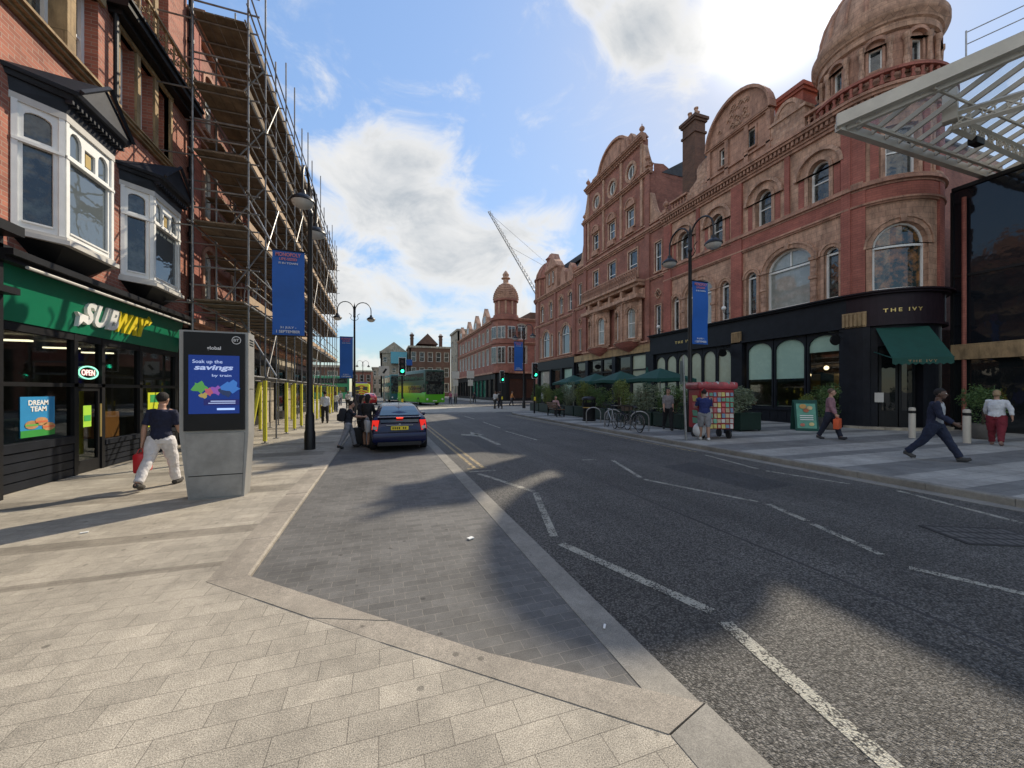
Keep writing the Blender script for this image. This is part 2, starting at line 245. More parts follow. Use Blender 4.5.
M = dict(
 red_brick=brick('red_brick', (.38,.15,.105), (.29,.11,.08), (.24,.16,.13), dirt=.4),
 red_terracotta=brick('red_terracotta', (.41,.14,.10), (.34,.112,.083), (.19,.075,.06), bw=.3, bh=.1, dirt=.35, bump=.25),
 sunny_brick=brick('sunny_brick', (.42,.15,.095), (.27,.09,.06), (.36,.27,.21), dirt=.25),
 buff=stone('buff_terracotta', (.55,.335,.23), (.46,.27,.185)),
 buff_carved=stone('carved_terracotta', (.54,.33,.23), (.45,.265,.185), carved=.9),
 pink_stone=stone('pink_stone', (.50,.275,.19), (.42,.23,.16), block=.6),
 tan_stone=stone('tan_stone', (.40,.28,.145), (.33,.225,.12), block=1.3),
 pale_stone=stone('pale_stone', (.42,.37,.29), (.36,.32,.25), block=.7),
 brown_brick=brick('brown_brick', (.17,.085,.055), (.12,.062,.042), (.12,.09,.07), dirt=.4),
 slate=brick('slate_tiles', (.055,.06,.068), (.038,.042,.05), (.02,.02,.022), bw=.3, bh=.18, rough=.6),
 white_paint=plain('white_paint', (.78,.78,.75), .45, var=.08, bump=.05),
 off_white=plain('off_white_paint', (.52,.50,.46), .5, var=.12),
 black_paint=plain('black_paint', (.010,.010,.011), .45, var=.25, bump=.05, spec=.25),
 navy_paint=plain('dark_blue_black_paint', (.010,.012,.017), .5, var=.3, spec=.22),
 aubergine=plain('aubergine_paint', (.018,.010,.015), .5, var=.2, spec=.22),
 lead=plain('lead_sheet', (.10,.11,.125), .5, var=.25, bump=.1, bscale=15),
 glass=glass('window_glass', (.015,.018,.02), .16, (.10,.11,.10)),
 glass_sky=glass('clear_window_glass', (.10,.12,.13), .05, spec=1.0),
 glass_blind=glass('glass_over_blind', (.27,.29,.27), .04, (.36,.38,.36)),
 glass_foliage=glass('glass_over_painted_foliage', (.012,.02,.014), .05, (.34,.15,.045)),
 glass_shop=glass('shop_glass', (.01,.012,.013), .03, spec=.6),
 glass_dark=glass('dark_curtain_glass', (.010,.012,.016), .05, rough=.06, spec=.45),
 glass_green=glass('green_lit_shop_glass', (.02,.10,.07), .05, (.02,.24,.16), rough=.06),
 see_glass=seeglass('see_through_glass'),
 roof_glass=seeglass('canopy_roof_glass', (.80,.82,.82), .05, dirt=.24),
 blind_green=glass('pale_green_blind', (.30,.45,.38), .02, (.34,.50,.42), rough=.12, spec=.4),
 blind_sage=glass('pale_sage_blind', (.34,.38,.29), .02, (.38,.43,.33), rough=.12, spec=.4),
 sub_green=plain('fascia_green', (.005,.155,.075), .35, var=.06),
 cream_metal=plain('cream_painted_steel', (.50,.455,.38), .45, var=.14, scale=1.5),
 steel=plain('galvanised_steel', (.30,.30,.30), .42, .7, var=.3, scale=6),
 tube=plain('scaffold_tube', (.21,.205,.20), .48, .55, var=.35, scale=5),
 board=plain('scaffold_boards', (.155,.115,.075), .9, var=.5, scale=2.2, bump=.3, bscale=12),
 board_pale=plain('new_toe_board', (.38,.27,.17), .8, var=.25),
 yellow_foam=plain('yellow_foam', (.62,.56,.04), .7, var=.12),
 blue_foam=plain('blue_foam', (.03,.03,.42), .7, var=.12),
 blue_board=plain('blue_hoarding', (.008,.012,.10), .4, var=.15),
 iron=plain('black_iron', (.014,.014,.016), .4, .3, var=.3),
 banner=plain('blue_banner', (.012,.11,.44), .6, var=.12, scale=1.2),
 banner_edge=plain('pale_ink', (.62,.66,.72), .6, var=.05),
 pink_ink=plain('pink_ink', (.62,.20,.22), .6, var=.05),
 gold=plain('gold_leaf', (.62,.44,.16), .35, .6, var=.1),
 white_ink=plain('white_ink', (.75,.75,.72), .5, var=.04),
 yellow_ink=plain('yellow_ink', (.72,.56,.02), .5, var=.06),
 asphalt=asphalt('asphalt_chippings'), line=asphalt('worn_white_line', (.52,.50,.42)), yline=asphalt('worn_yellow_line', (.55,.42,.22)),
 rubber=plain('rubber', (.015,.015,.016), .7, var=.2),
 skin=plain('skin', (.42,.24,.17), .55, var=.08), skin_dark=plain('dark_skin', (.10,.055,.038), .5, var=.1), skin_tan=plain('tan_skin', (.32,.18,.12), .55, var=.08),
 hair_dark=plain('dark_hair', (.012,.009,.008), .85, var=.3, bump=.3, bscale=60), hair_brown=plain('brown_hair', (.09,.05,.03), .5, var=.3, bump=.3, bscale=60), hair_fair=plain('fair_hair', (.26,.17,.09), .5, var=.3, bump=.3, bscale=60),
 leaf_a=leafmat('dark_leaves', (.045,.095,.025), (.10,.17,.045)), leaf_b=leafmat('olive_leaves', (.10,.15,.035), (.19,.23,.055)), leaf_c=leafmat('grey_green_leaves', (.12,.155,.09), (.20,.24,.15)),
 bark=plain('bark', (.07,.05,.035), .9, var=.3),
 parasol=plain('dark_green_canvas', (.006,.062,.048), .75, var=.15),
 planter=plain('dark_green_planter', (.008,.025,.018), .45, var=.2),
)
def cloth(c, name='cloth'):
    k = 'cloth%s' % (c,)
    if k not in M: M[k] = plain(name, c, .85, var=.22, scale=7, bump=.8, bscale=13)
    return M[k]
def paint(c, rough=.4, metal=0, name='paint', coat=0, var=.08):
    k = 'paint%s%s%s%s' % (c, rough, metal, coat)
    if k not in M: M[k] = plain(name, c, rough, metal, var=var, coat=coat)
    return M[k]

# ------------------------------------------------------------ mesh builder
class MB:
    def __init__(s): s.v = []; s.f = []; s.m = []; s.k = 0
    def add(s, vs, fs, k=None):
        o = len(s.v); s.v += [tuple(p) for p in vs]; s.f += [tuple(i+o for i in f) for f in fs]; s.m += [s.k if k is None else k]*len(fs); return s
    def box(s, x0, x1, y0, y1, z0, z1, k=None):
        return s.add([(x0,y0,z0),(x1,y0,z0),(x1,y1,z0),(x0,y1,z0),(x0,y0,z1),(x1,y0,z1),(x1,y1,z1),(x0,y1,z1)],
              [(0,3,2,1),(4,5,6,7),(0,1,5,4),(1,2,6,5),(2,3,7,6),(3,0,4,7)], k)
    def rbox(s, c, size, rz=0, rx=0, ry=0, k=None, bev=0):
        T = Matrix.Translation(c) @ Matrix.Rotation(rz, 4, 'Z') @ Matrix.Rotation(rx, 4, 'X') @ Matrix.Rotation(ry, 4, 'Y')
        b = bmesh.new(); bmesh.ops.create_cube(b, size=1, matrix=Matrix.Diagonal((*size, 1)))
        if bev: bmesh.ops.bevel(b, geom=b.edges[:], offset=bev, segments=2, affect='EDGES', profile=.6)
        vs = [T @ v.co for v in b.verts]; fs = [[v.index for v in f.verts] for f in b.faces]; b.free()
        return s.add(vs, fs, k)
    def prism(s, outer, holes=(), c0=0, c1=.1, k=None, back=False):
        """local (a, b) polygon with holes, solid from c0 (back) to c1 (front)"""
        loops = [outer]+list(holes); tri = tessellate_polygon([[Vector((p[0], p[1], 0)) for p in l] for l in loops])
        flat = [p for l in loops for p in l]; n = len(flat)
        vs = [(p[0], p[1], c1) for p in flat]+[(p[0], p[1], c0) for p in flat]
        fs = [tuple(t) for t in tri]
        if back: fs += [tuple(i+n for i in reversed(t)) for t in tri]
        o = 0
        for l in loops:
            m = len(l)
            for i in range(m):
                j = (i+1) % m; fs.append((o+i, o+j, n+o+j, n+o+i))
            o += m
        return s.add(vs, fs, k)
    def ring(s, p, q, c0, c1, k=None):
        """frame between two loops with the same number of points"""
        n = len(p); vs = [(x, y, c1) for x, y in p]+[(x, y, c1) for x, y in q]+[(x, y, c0) for x, y in p]+[(x, y, c0) for x, y in q]; fs = []
        for i in range(n):
            j = (i+1) % n; fs += [(i, j, n+j, n+i), (i, 2*n+i, 2*n+j, j), (n+i, n+j, 3*n+j, 3*n+i)]
        return s.add(vs, fs, k)
    def abox(s, a0, a1, b0, b1, c0, c1, k=None): return s.box(a0, a1, b0, b1, c0, c1, k)
    def cyl(s, p0, p1, r0, r1=None, n=10, k=None, cap=True):
        r1 = r0 if r1 is None else r1; p0 = Vector(p0); p1 = Vector(p1); d = (p1-p0)
        if d.length < 1e-7: return s
        q = d.to_track_quat('Z', 'Y'); vs = []
        for p, r in ((p0, r0), (p1, r1)):
            for i in range(n):
                a = 2*pi*i/n; vs.append(p+q @ Vector((r*cos(a), r*sin(a), 0)))
        fs = [(i, (i+1) % n, n+(i+1) % n, n+i) for i in range(n)]
        if cap: fs += [tuple(range(n-1, -1, -1)), tuple(range(n, 2*n))]
        return s.add(vs, fs, k)
    def tube(s, pts, r, n=8, k=None, cap=True, flat=1.0):
        """smooth tube through points; r a number or one per point; flat squashes the section"""
        P = [Vector(p) for p in pts]; rs = r if isinstance(r, (list, tuple)) else [r]*len(P); vs = []; up = Vector((0, 0, 1))
        prev = None
        for i, p in enumerate(P):
            t = (P[min(i+1, len(P)-1)]-P[max(i-1, 0)]).normalized()
            if prev is None:
                x = t.cross(up); x = x if x.length > 1e-3 else Vector((1, 0, 0))
            else: x = prev-t*prev.dot(t)
            x.normalize(); prev = x; y = t.cross(x)
            for j in range(n):
                a = 2*pi*j/n; vs.append(p+(x*cos(a)+y*sin(a)*flat)*rs[i])
        fs = []
        for i in range(len(P)-1):
            for j in range(n): fs.append((i*n+j, i*n+(j+1) % n, (i+1)*n+(j+1) % n, (i+1)*n+j))
        if cap: fs += [tuple(range(n-1, -1, -1)), tuple(range((len(P)-1)*n, len(P)*n))]
        return s.add(vs, fs, k)
    def lathe(s, prof, c=(0, 0, 0), n=24, a0=0, a1=2*pi, k=None, sx=1, sy=1):
        full = abs(a1-a0-2*pi) < 1e-6; m = n if full else n+1; vs = []
        for r, z in prof:
            for i in range(m):
                a = a0+(a1-a0)*i/n; vs.append((c[0]+r*cos(a)*sx, c[1]+r*sin(a)*sy, c[2]+z))
        fs = []
        for i in range(len(prof)-1):
            for j in range(n):
                j2 = (j+1) % m; fs.append((i*m+j, i*m+j2, (i+1)*m+j2, (i+1)*m+j))
        return s.add(vs, fs, k)
    def ball(s, c, r, n=12, k=None, sc=(1, 1, 1)):
        prof = [(max(1e-4, r*sin(pi*i/(n//2+2))), -r*cos(pi*i/(n//2+2))) for i in range(n//2+3)]
        b = MB().lathe([(p[0], p[1]*sc[2]) for p in prof], (0, 0, 0), n, sx=sc[0], sy=sc[1])
        return s.add([(x+c[0], y+c[1], z+c[2]) for x, y, z in b.v], b.f, k)
    def ext(s, o, xf=None): return s.add([xf(*p) if xf else p for p in o.v], o.f)
    def mesh(s, name, mats, xf=None, slices=None, off=(0, 0, 0), smooth=False):
        me = bpy.data.meshes.new(name)
        v = s.v; f = s.f; mi = s.m
        if slices:
            b = bmesh.new(); bv = [b.verts.new(p) for p in v]
            for q, kk in zip(f, mi):
                try: ff = b.faces.new([bv[i] for i in q]); ff.material_index = kk
                except ValueError: pass
            for a in slices: bmesh.ops.bisect_plane(b, geom=b.verts[:]+b.edges[:]+b.faces[:], plane_co=(a, 0, 0), plane_no=(1, 0, 0))
            b.verts.index_update(); v = [tuple(x.co) for x in b.verts]; f = [tuple(x.index for x in q.verts) for q in b.faces]; mi = [q.material_index for q in b.faces]; b.free()
        V = [xf(*p) for p in v] if xf else v
        me.from_pydata([(p[0]-off[0], p[1]-off[1], p[2]-off[2]) for p in V], [], f)
        for m in (mats if isinstance(mats, (list, tuple)) else [mats]): me.materials.append(M[m] if isinstance(m, str) else m)
        for p, kk in zip(me.polygons, mi): p.material_index = kk; p.use_smooth = smooth
        uv = me.uv_layers.new(name='UVMap'); i = 0; data = []
        for q in f:
            A, B, D = (Vector(v[q[0]]), Vector(v[q[1]]), Vector(v[q[2]])); nrm = (B-A).cross(D-A); ax = max(range(3), key=lambda t: abs(nrm[t]))
            for vi in q:
                p = v[vi]; data += ((p[0], p[1]) if ax == 2 else (p[2], p[1]) if ax == 0 else (p[0], p[2])) if xf else ((p[0], p[1]) if ax == 2 else (p[1], p[2]) if ax == 0 else (p[0], p[2]))
        uv.data.foreach_set('uv', data)
        bm_ = bmesh.new(); bm_.from_mesh(me)
        if not slices: bmesh.ops.recalc_face_normals(bm_, faces=bm_.faces[:])
        bm_.to_mesh(me); bm_.free()
        if smooth: me.set_sharp_from_angle(angle=R(40))
        return me
ORG = {}
def empty(name, loc, label, cat, group=None, rz=0):
    o = bpy.data.objects.new(name, None); C.objects.link(o); o.location = loc; o.rotation_euler = (0, 0, rz); o.empty_display_size = .2
    o['label'] = label; o['category'] = cat
    if group: o['group'] = group
    ORG[o] = Vector(loc); return o
def org(o):
    while o is not None:
        if o in ORG: return ORG[o]
        o = o.parent
    return Vector((0, 0, 0))
def pieces(mb):
    """groups of loose shapes that stand apart from the others, each as a builder of its own"""
    n = len(mb.v)
    if n == 0 or n > 60000: return [mb]
    par = list(range(n))
    def find(i):
        while par[i] != i: par[i] = par[par[i]]; i = par[i]
        return i
    for f in mb.f:
        a = find(f[0])
        for i in f[1:]: par[find(i)] = a
    root = np.array([find(i) for i in range(n)]); rs, isl = np.unique(root, return_inverse=True); k = len(rs)
    if k < 2 or k > 900: return [mb]
    pts = np.array(mb.v, dtype=float); lo = np.full((k, 3), 1e9); hi = -lo.copy()
    np.minimum.at(lo, isl, pts); np.maximum.at(hi, isl, pts); size = (hi-lo).max(axis=1)
    gap = np.maximum(0, np.maximum(lo[:, None]-hi[None], lo[None]-hi[:, None])); near = np.sqrt((gap**2).sum(axis=2)) <= np.maximum(.02, .5*np.maximum(size[:, None], size[None]))
    cl = -np.ones(k, int); c = 0
    for i in range(k):
        if cl[i] >= 0: continue
        st = [i]; cl[i] = c
        while st:
            j = st.pop()
            for t in np.nonzero(near[j] & (cl < 0))[0]: cl[t] = c; st.append(int(t))
        c += 1
    if c < 2: return [mb]
    out = [MB() for _ in range(c)]; remap = {}
    for i, p in enumerate(mb.v): q = out[cl[isl[i]]]; remap[i] = len(q.v); q.v.append(p)
    for f, m in zip(mb.f, mb.m): q = out[cl[isl[f[0]]]]; q.f.append(tuple(remap[i] for i in f)); q.m.append(m)
    return out
def part(name, mb, mat, parent, xf=None, slices=None, world=False, smooth=False, label=None, split=True):
    """one mesh object; world=True: the shape was given in world metres"""
    off = org(parent) if world else (0, 0, 0)
    if split:
        pcs = pieces(mb)
        if len(pcs) > 1:
            obs = [part(name, q, mat, parent, xf, slices, world, smooth, label, False) for q in pcs]
            return obs[0]
    o = bpy.data.objects.new(name, mb.mesh(name, mat, xf, slices, off, smooth)); C.objects.link(o); o.parent = parent
    if label: o['label'] = label
    return o
def solo(name, mb, mat, label, cat, group=None, loc=(0, 0, 0), rz=0, smooth=False, world=False):
    me = mb.mesh(name, mat, smooth=smooth, off=loc if world else (0, 0, 0)); o = bpy.data.objects.new(name, me); C.objects.link(o); o.location = loc; o.rotation_euler = (0, 0, rz)
    o['label'] = label; o['category'] = cat
    if group: o['group'] = group
    return o
def struct(name, mb, mat, smooth=False):
    o = bpy.data.objects.new(name, mb.mesh(name, mat, smooth=smooth)); C.objects.link(o); o['kind'] = 'structure'; return o
def dup(root, loc, rz, label, group=None, scale=None):
    def cp(o, par):
        c = o.copy(); C.objects.link(c); c.parent = par
        for ch in list(o.children): cp(ch, c)
        return c
    r = cp(root, None); r.location = loc; r.rotation_euler = (0, 0, rz); r['label'] = label
    if scale: r.scale = (scale,)*3
    if group: r['group'] = group
    return r
def text_mb(s, width, height=None, bold=0, shear=0, extrude=.002, spacing=1.0):
    """flat lettering as mesh: centred on the origin in x, baseline at 0"""
    cu = bpy.data.curves.new('t', 'FONT'); cu.body = s; cu.align_x = 'CENTER'; cu.size = 1; cu.offset = bold; cu.shear = shear; cu.extrude = extrude; cu.resolution_u = 3; cu.space_character = spacing
    o = bpy.data.objects.new('t', cu); C.objects.link(o); bpy.context.view_layer.update()
    me = bpy.data.meshes.new_from_object(o.evaluated_get(bpy.context.evaluated_depsgraph_get()))
    xs = [v.co.x for v in me.vertices]; ys = [v.co.y for v in me.vertices]
    if not xs: return MB()
    sx = width/(max(xs)-min(xs)); cx = (max(xs)+min(xs))/2; sy = sx if height is None else height/(max(ys)-min(ys)); y0 = min(ys)
    mb = MB().add([((v.co.x-cx)*sx, (v.co.y-y0)*sy, v.co.z) for v in me.vertices], [tuple(p.vertices) for p in me.polygons])
    bpy.data.objects.remove(o); bpy.data.meshes.remove(me); return mb
def place(mb, f): return MB().add([f(*p) for p in mb.v], mb.f)
def arch(ac, w, b0, bs, rise=0, n=10):
    p = [(ac-w/2, b0), (ac+w/2, b0)]
    if rise <= 0: return p+[(ac+w/2, bs), (ac-w/2, bs)]
    return p+[(ac+w/2*cos(pi*i/n), bs+rise*sin(pi*i/n)) for i in range(n+1)]
def window(parent, xf, ac, w, b0, bs, rise=0, rec=.2, fr=.07, bars='sash', pane='glass', surround=None, sw=.14, frame='white_paint', sill=True, slices=None, hood=0, key=False, name='window'):
    """frame (the part) > pane, stone_surround"""
    p = arch(ac, w, b0, bs, rise); q = arch(ac, w-2*fr, b0+fr, bs, max(0, rise-fr) if rise > 0 else 0)
    if rise <= 0: q = arch(ac, w-2*fr, b0+fr, bs-fr, 0)
    f = MB(); f.ring(p, q, -rec-.04, -rec+.05)
    top = bs+rise
    if bars == 'sash':
        mid = b0+(top-b0)*.5; f.abox(ac-w/2+fr, ac+w/2-fr, mid-.03, mid+.03, -rec-.03, -rec+.035)
    elif bars == 'transom':
        f.abox(ac-w/2+fr, ac+w/2-fr, bs-.04, bs+.05, -rec-.03, -rec+.045)
    elif bars == 'cross':
        f.abox(ac-w/2+fr, ac+w/2-fr, bs-.04, bs+.05, -rec-.03, -rec+.045); f.abox(ac-.03, ac+.03, bs+.05, top-fr, -rec-.03, -rec+.04)
    elif bars == 'mullion':
        f.abox(ac-.04, ac+.04, b0+fr, top-fr, -rec-.03, -rec+.04); f.abox(ac-w/2+fr, ac-.04, bs-.04, bs+.04, -rec-.03, -rec+.035); f.abox(ac+.04, ac+w/2-fr, bs-.04, bs+.04, -rec-.03, -rec+.035)
    wo = part(name, f, frame, parent, xf, slices, world=True)
    g = MB(); g.prism(p, (), -rec-.03, -rec-.012); part('pane', g, pane, wo, xf, slices, world=True)
    if surround:
        s = MB(); p2 = arch(ac, w+2*sw, b0, bs, rise+sw if rise > 0 else 0)
        if rise <= 0: p2 = arch(ac, w+2*sw, b0, bs+sw, 0)
        # ring without a bottom side
        n = len(p); vs = []; fs = []
        for l in (p, p2):
            for c in (.055, -.02): vs += [(x, y, c) for x, y in l]
        idx = list(range(1, n))+[0]
        for t in range(n-1):
            i, j = idx[t], idx[t+1]
            fs += [(i, j, 2*n+j, 2*n+i), (2*n+i, 2*n+j, 3*n+j, 3*n+i), (i, n+i, n+j, j)]
        s.add(vs, fs)
        if hood: s.ring(arch(ac, w+2*sw, bs-.001, bs, rise+sw), arch(ac, w+2*sw+.16, bs-.001, bs, rise+sw+.08), 0, .055+hood)
        if key: s.add([(ac-.07, top-.02, .13), (ac+.07, top-.02, .13), (ac+.12, top+sw+.1, .13), (ac-.12, top+sw+.1, .13), (ac-.07, top-.02, 0), (ac+.07, top-.02, 0), (ac+.12, top+sw+.1, 0), (ac-.12, top+sw+.1, 0)], [(0,1,2,3),(4,7,6,5),(0,4,5,1),(1,5,6,2),(2,6,7,3),(3,7,4,0)])
        if sill: s.abox(ac-w/2-sw, ac+w/2+sw, b0-.1, b0-.002, -rec, .12)
        part('stone_surround', s, surround, wo, xf, slices, world=True)
    elif sill:
        s = MB(); s.abox(ac-w/2-.08, ac+w/2+.08, b0-.09, b0-.002, -rec, .09); part('window_sill', s, 'off_white', wo, xf, slices, world=True)
    return wo
def facade(parent, xf, outline, wins, mat, depth=.4, slices=None, name='wall', others=()):
    """wall with real openings; wins: dicts for window()"""
    w = MB(); w.prism(outline, [arch(d['ac'], d['w'], d['b0'], d['bs'], d.get('rise', 0)) for d in wins]+list(others), -depth, 0)
    o = part(name, w, mat, parent, xf, slices, world=True)
    for d in wins: window(parent, xf, slices=slices, **d)
    return o
def cornice(mb, a0, a1, b, steps, dent=0):
    """stacked bands [(height, projection)] from b upwards; dent = spacing of dentils under the last band"""
    for h, pj in steps: mb.abox(a0, a1, b, b+h, -.1, pj); b += h
    return b
def dentils(mb, a0, a1, b, h, pj, sp=.22):
    n = int((a1-a0)/sp)
    for i in range(n):
        a = a0+(i+.5)*(a1-a0)/n; mb.abox(a-sp*.27, a+sp*.27, b, b+h, 0, pj)
def balustrade(mb, a0, a1, b, h=.8, pj=.1, sp=.24):
    mb.abox(a0, a1, b, b+.12, -.22, pj); mb.abox(a0, a1, b+h-.12, b+h, -.22, pj+.02)
    n = max(2, int((a1-a0)/sp))
    for i in range(n):
        a = a0+(i+.5)*(a1-a0)/n
        mb.add(*lat_ab([(.04, 0), (.075, .2), (.035, .45), (.07, .62), (.05, .75), (.05, 1)], a, b+.12, h-.24, -.06))
def lat_ab(prof, a, b, h, c, n=8):
    vs = []; fs = []
    for r, t in prof:
        for i in range(n): x = 2*pi*i/n; vs.append((a+r*cos(x), b+h*t, c+r*sin(x)))
    for i in range(len(prof)-1):
        for j in range(n): fs.append((i*n+j, i*n+(j+1) % n, (i+1)*n+(j+1) % n, (i+1)*n+j))
    return vs, fs
# ============================================================ GROUND
def sheet(poly, z0, z1):
    m = MB(); b = MB().prism(poly, (), z0, z1); m.add(b.v, b.f); return m
g = MB(); g.add([(-900,-900,-.03),(900,-900,-.03),(900,900,-.03),(-900,900,-.03)], [(0,1,2,3)]); struct('ground', g, 'asphalt')
struct('road', sheet([(1.66,-14),(8.9,-14),(8.9,26),(9.6,28.5),(12,30),(26,31.5),(26,200),(-14,200),(-14,31.5),(1.66,31.5)], -.02, 0), 'asphalt')
M['left_paving'] = paving('left_granite_paving', (.355,.32,.26), .34, .165, (.17,.15,.12), bandc=(.66,.65,.64), bands=[(4.38,4.5),(5.35,5.62),(7.35,7.85),(9.4,9.8),(11.2,11.9),(13.5,14),(16,17.2),(19,20)], var=.10, ms=.0025, speck=.72)
M['bay_setts'] = paving('bay_setts', (.115,.112,.106), .2, .1, (.19,.178,.155), var=.16, ms=.003, speck=.35)
M['kerb_granite'] = paving('kerb_granite', (.31,.275,.225), .9, 9, (.10,.09,.08), var=.1, ms=0, speck=.5)
M['strip_granite'] = paving('strip_granite', (.235,.22,.19), 9, 1.0, (.12,.11,.10), var=.06, ms=0, speck=.35)
bd = []
y = 3.1
for w in [.5,.9,.45,1.1,.5,1.3,.5,1.0,.6,1.2,.5,1.4,.6,1.2,.6,1.3,.6,1.2]:
    bd.append((y, y+w)); y += w+.95
M['right_paving'] = paving('right_granite_paving', (.37,.355,.32), .6, .3, (.15,.145,.13), bandc=(.52,.53,.55), bands=bd, var=.08, ms=.004, speck=.2)
M['pale_paving'] = paving('pale_crossing_paving', (.40,.37,.31), .4, .2, (.26,.24,.2), var=.06, speck=.2)
KB = .05
struct('loading_bay', sheet([(-1.2,4.2),(-1.2,23),(1.42,23),(1.42,1.75),(.70,2.36)], -.02, .006), 'bay_setts')
struct('edge_strip', sheet([(1.42,23),(1.66,23),(1.66,1.60),(1.42,1.60)], -.02, .011), 'strip_granite')
struct('left_pavement', sheet([(-1.45,4.05),(-.0,2.70),(1.33,1.52),(1.33,-14),(-16,-14),(-16,60),(-1.45,60)], -.02, KB), 'left_paving')
def kerbstones(name, pts_in, pts_out, mat, z1, gap=.006, step=1.0):
    """each stone a slightly uneven block, chamfered on the road side"""
    m = MB()
    for (a, b), (c, d) in zip(zip(pts_in[:-1], pts_in[1:]), zip(pts_out[:-1], pts_out[1:])):
        A, B, Cc, D = map(Vector, (a, b, c, d)); n = max(1, round((B-A).length/step))
        for i in range(n):
            t0 = i/n; t1 = (i+1)/n-gap/(B-A).length; dz = random.uniform(-.003, .003)
            p0 = A.lerp(B, t0); p1 = A.lerp(B, t1); q0 = Cc.lerp(D, t0); q1 = Cc.lerp(D, t1)
            i0 = p0.lerp(q0, .06); i1 = p1.lerp(q1, .06)
            z = z1+dz
            m.add([(p0.x,p0.y,-.02),(p1.x,p1.y,-.02),(p1.x,p1.y,z-.018),(p0.x,p0.y,z-.018),(i0.x,i0.y,z),(i1.x,i1.y,z),(q1.x,q1.y,z),(q0.x,q0.y,z),(q0.x,q0.y,-.02),(q1.x,q1.y,-.02)],
                  [(0,1,2,3),(3,2,5,4),(4,5,6,7),(7,6,9,8),(0,3,4,7,8),(1,9,6,5,2)])
    return struct(name, m, mat)
kerbstones('bay_kerb', [(-1.13,30),(-1.13,4.08),(.71,2.33),(1.66,1.62)], [(-1.45,30),(-1.45,4.05),(-.0,2.70),(1.33,1.52)], 'kerb_granite', KB+.004)
kerbstones('near_kerb', [(1.66,1.617),(1.69,-12)], [(1.33,1.517),(1.35,-12)], 'strip_granite', KB+.003)
struct('right_pavement', sheet([(9.05,-14),(9.05,26),(9.7,28.3),(12,29.6),(19.6,30.5),(40,30.5),(40,-14)], -.02, .12), 'right_paving')
kerbstones('right_kerb', [(8.9,-14),(8.9,26),(9.58,28.4),(12,29.78),(19.6,30.68)], [(9.06,-14),(9.06,26),(9.7,28.3),(12,29.6),(19.6,30.5)], 'strip_granite', .124)
struct('channel_blocks', sheet([(8.62,-14),(8.9,-14),(8.9,26),(8.62,26)], -.02, .006), 'strip_granite')
struct('crossing_paving', sheet([(-3,31.5),(12,30.2),(19.6,31),(30,31),(30,41),(-3,41)], -.02, .005), 'pale_paving')
struct('island_paving', sheet([(-1.13,23),(1.66,23),(1.66,31),(-1.13,31)], -.02, .05), 'left_paving')
struct('far_pavement', sheet([(14.5,57),(60,57),(60,130),(14.5,130)], -.02, .1), 'right_paving')
struct('far_left_pavement', sheet([(-60,60.5),(-4.5,60.5),(-4.5,120),(-60,120)], -.02, .1), 'left_paving')
# painted lines
def line(mb, p, q, w=.1, z=.004):
    p = Vector((*p, z)); q = Vector((*q, z)); d = (q-p).normalized(); n = Vector((-d.y, d.x, 0))*w/2
    mb.add([p-n, q-n, q+n, p+n], [(0,1,2,3)])
def mark(name, segs, mat='line', w=.1, label=None):
    m = MB()
    for s in segs: line(m, s[0], s[1], s[2] if len(s) > 2 else w)
    o = struct(name, m, mat); return o
mark('bay_boundary_line', [((1.92,3.92),(2.44,2.33),.11),((2.42,2.20),(2.17,.9),.11),((1.92,7.80),(2.47,6.12),.1),((2.47,6.03),(1.93,4.13),.1),((1.78,8.02),(2.35,8.02),.08)])
mark('centre_line', [((4.75,8.52),(5.1,8.42),.07),((5.45,8.28),(4.88,6.42),.09),((4.84,6.25),(5.53,4.42),.09),((5.56,4.28),(5.33,3.56),.09),((5.28,3.46),(4.98,2.58),.09),((4.86,2.3),(5.2,1.6),.09),((5.05,15.8),(5.18,12.5),.09),((5.36,20.8),(5.24,17.1),.09),((5.4,26),(5.4,23),.1),((5.2,1.3),(5.35,-1.5),.1)])
mark('edge_line', [((8.24,8.12),(7.87,6.3),.08),((7.84,6.08),(8.2,4.73),.08),((8.42,4.13),(7.9,2.6),.09),((7.8,2.5),(7.5,.5),.09)])
ar = MB(); line(ar, (3.58,11.8), (3.55,15.0), .15); ar.add([(3.3,14.6,.004),(3.8,14.6,.004),(3.55,15.9,.004)], [(0,1,2)]); ar.add([(3.5,14.2,.0045),(2.95,14.75,.0045),(3.02,15.2,.0045),(3.5,14.9,.0045)], [(0,1,2,3)]); struct('turn_arrow', ar, 'line')
mark('double_yellow_lines', [((2.02,22.5),(1.98,8.4),.08),((2.20,22.5),(2.17,8.4),.08),((1.80,8.34),(2.24,8.34),.07)], 'yline')
mark('right_yellow_line', [((8.42,26),(8.42,8.6),.07)], 'yline')
mark('stop_line', [((2.0,29.5),(8.7,29.5),.25)])
M['asphalt_new'] = asphalt('newer_asphalt', base=(.066,.066,.066)); M['tar'] = plain('tar_seal', (.035,.035,.036), .5, var=.3)
for p_ in ([(6.1,4.9),(7.2,5.0),(7.15,7.4),(6.05,7.2)], [(2.9,9.5),(3.4,9.5),(3.45,15),(2.95,15)]):
    struct('asphalt_patch', sheet(p_, -.01, .002), 'asphalt_new')
struct('tar_seam', sheet([(3.93,-5),(3.96,-5),(4.0,10),(4.03,24),(3.99,24),(3.96,10)], -.01, .0022), 'tar')
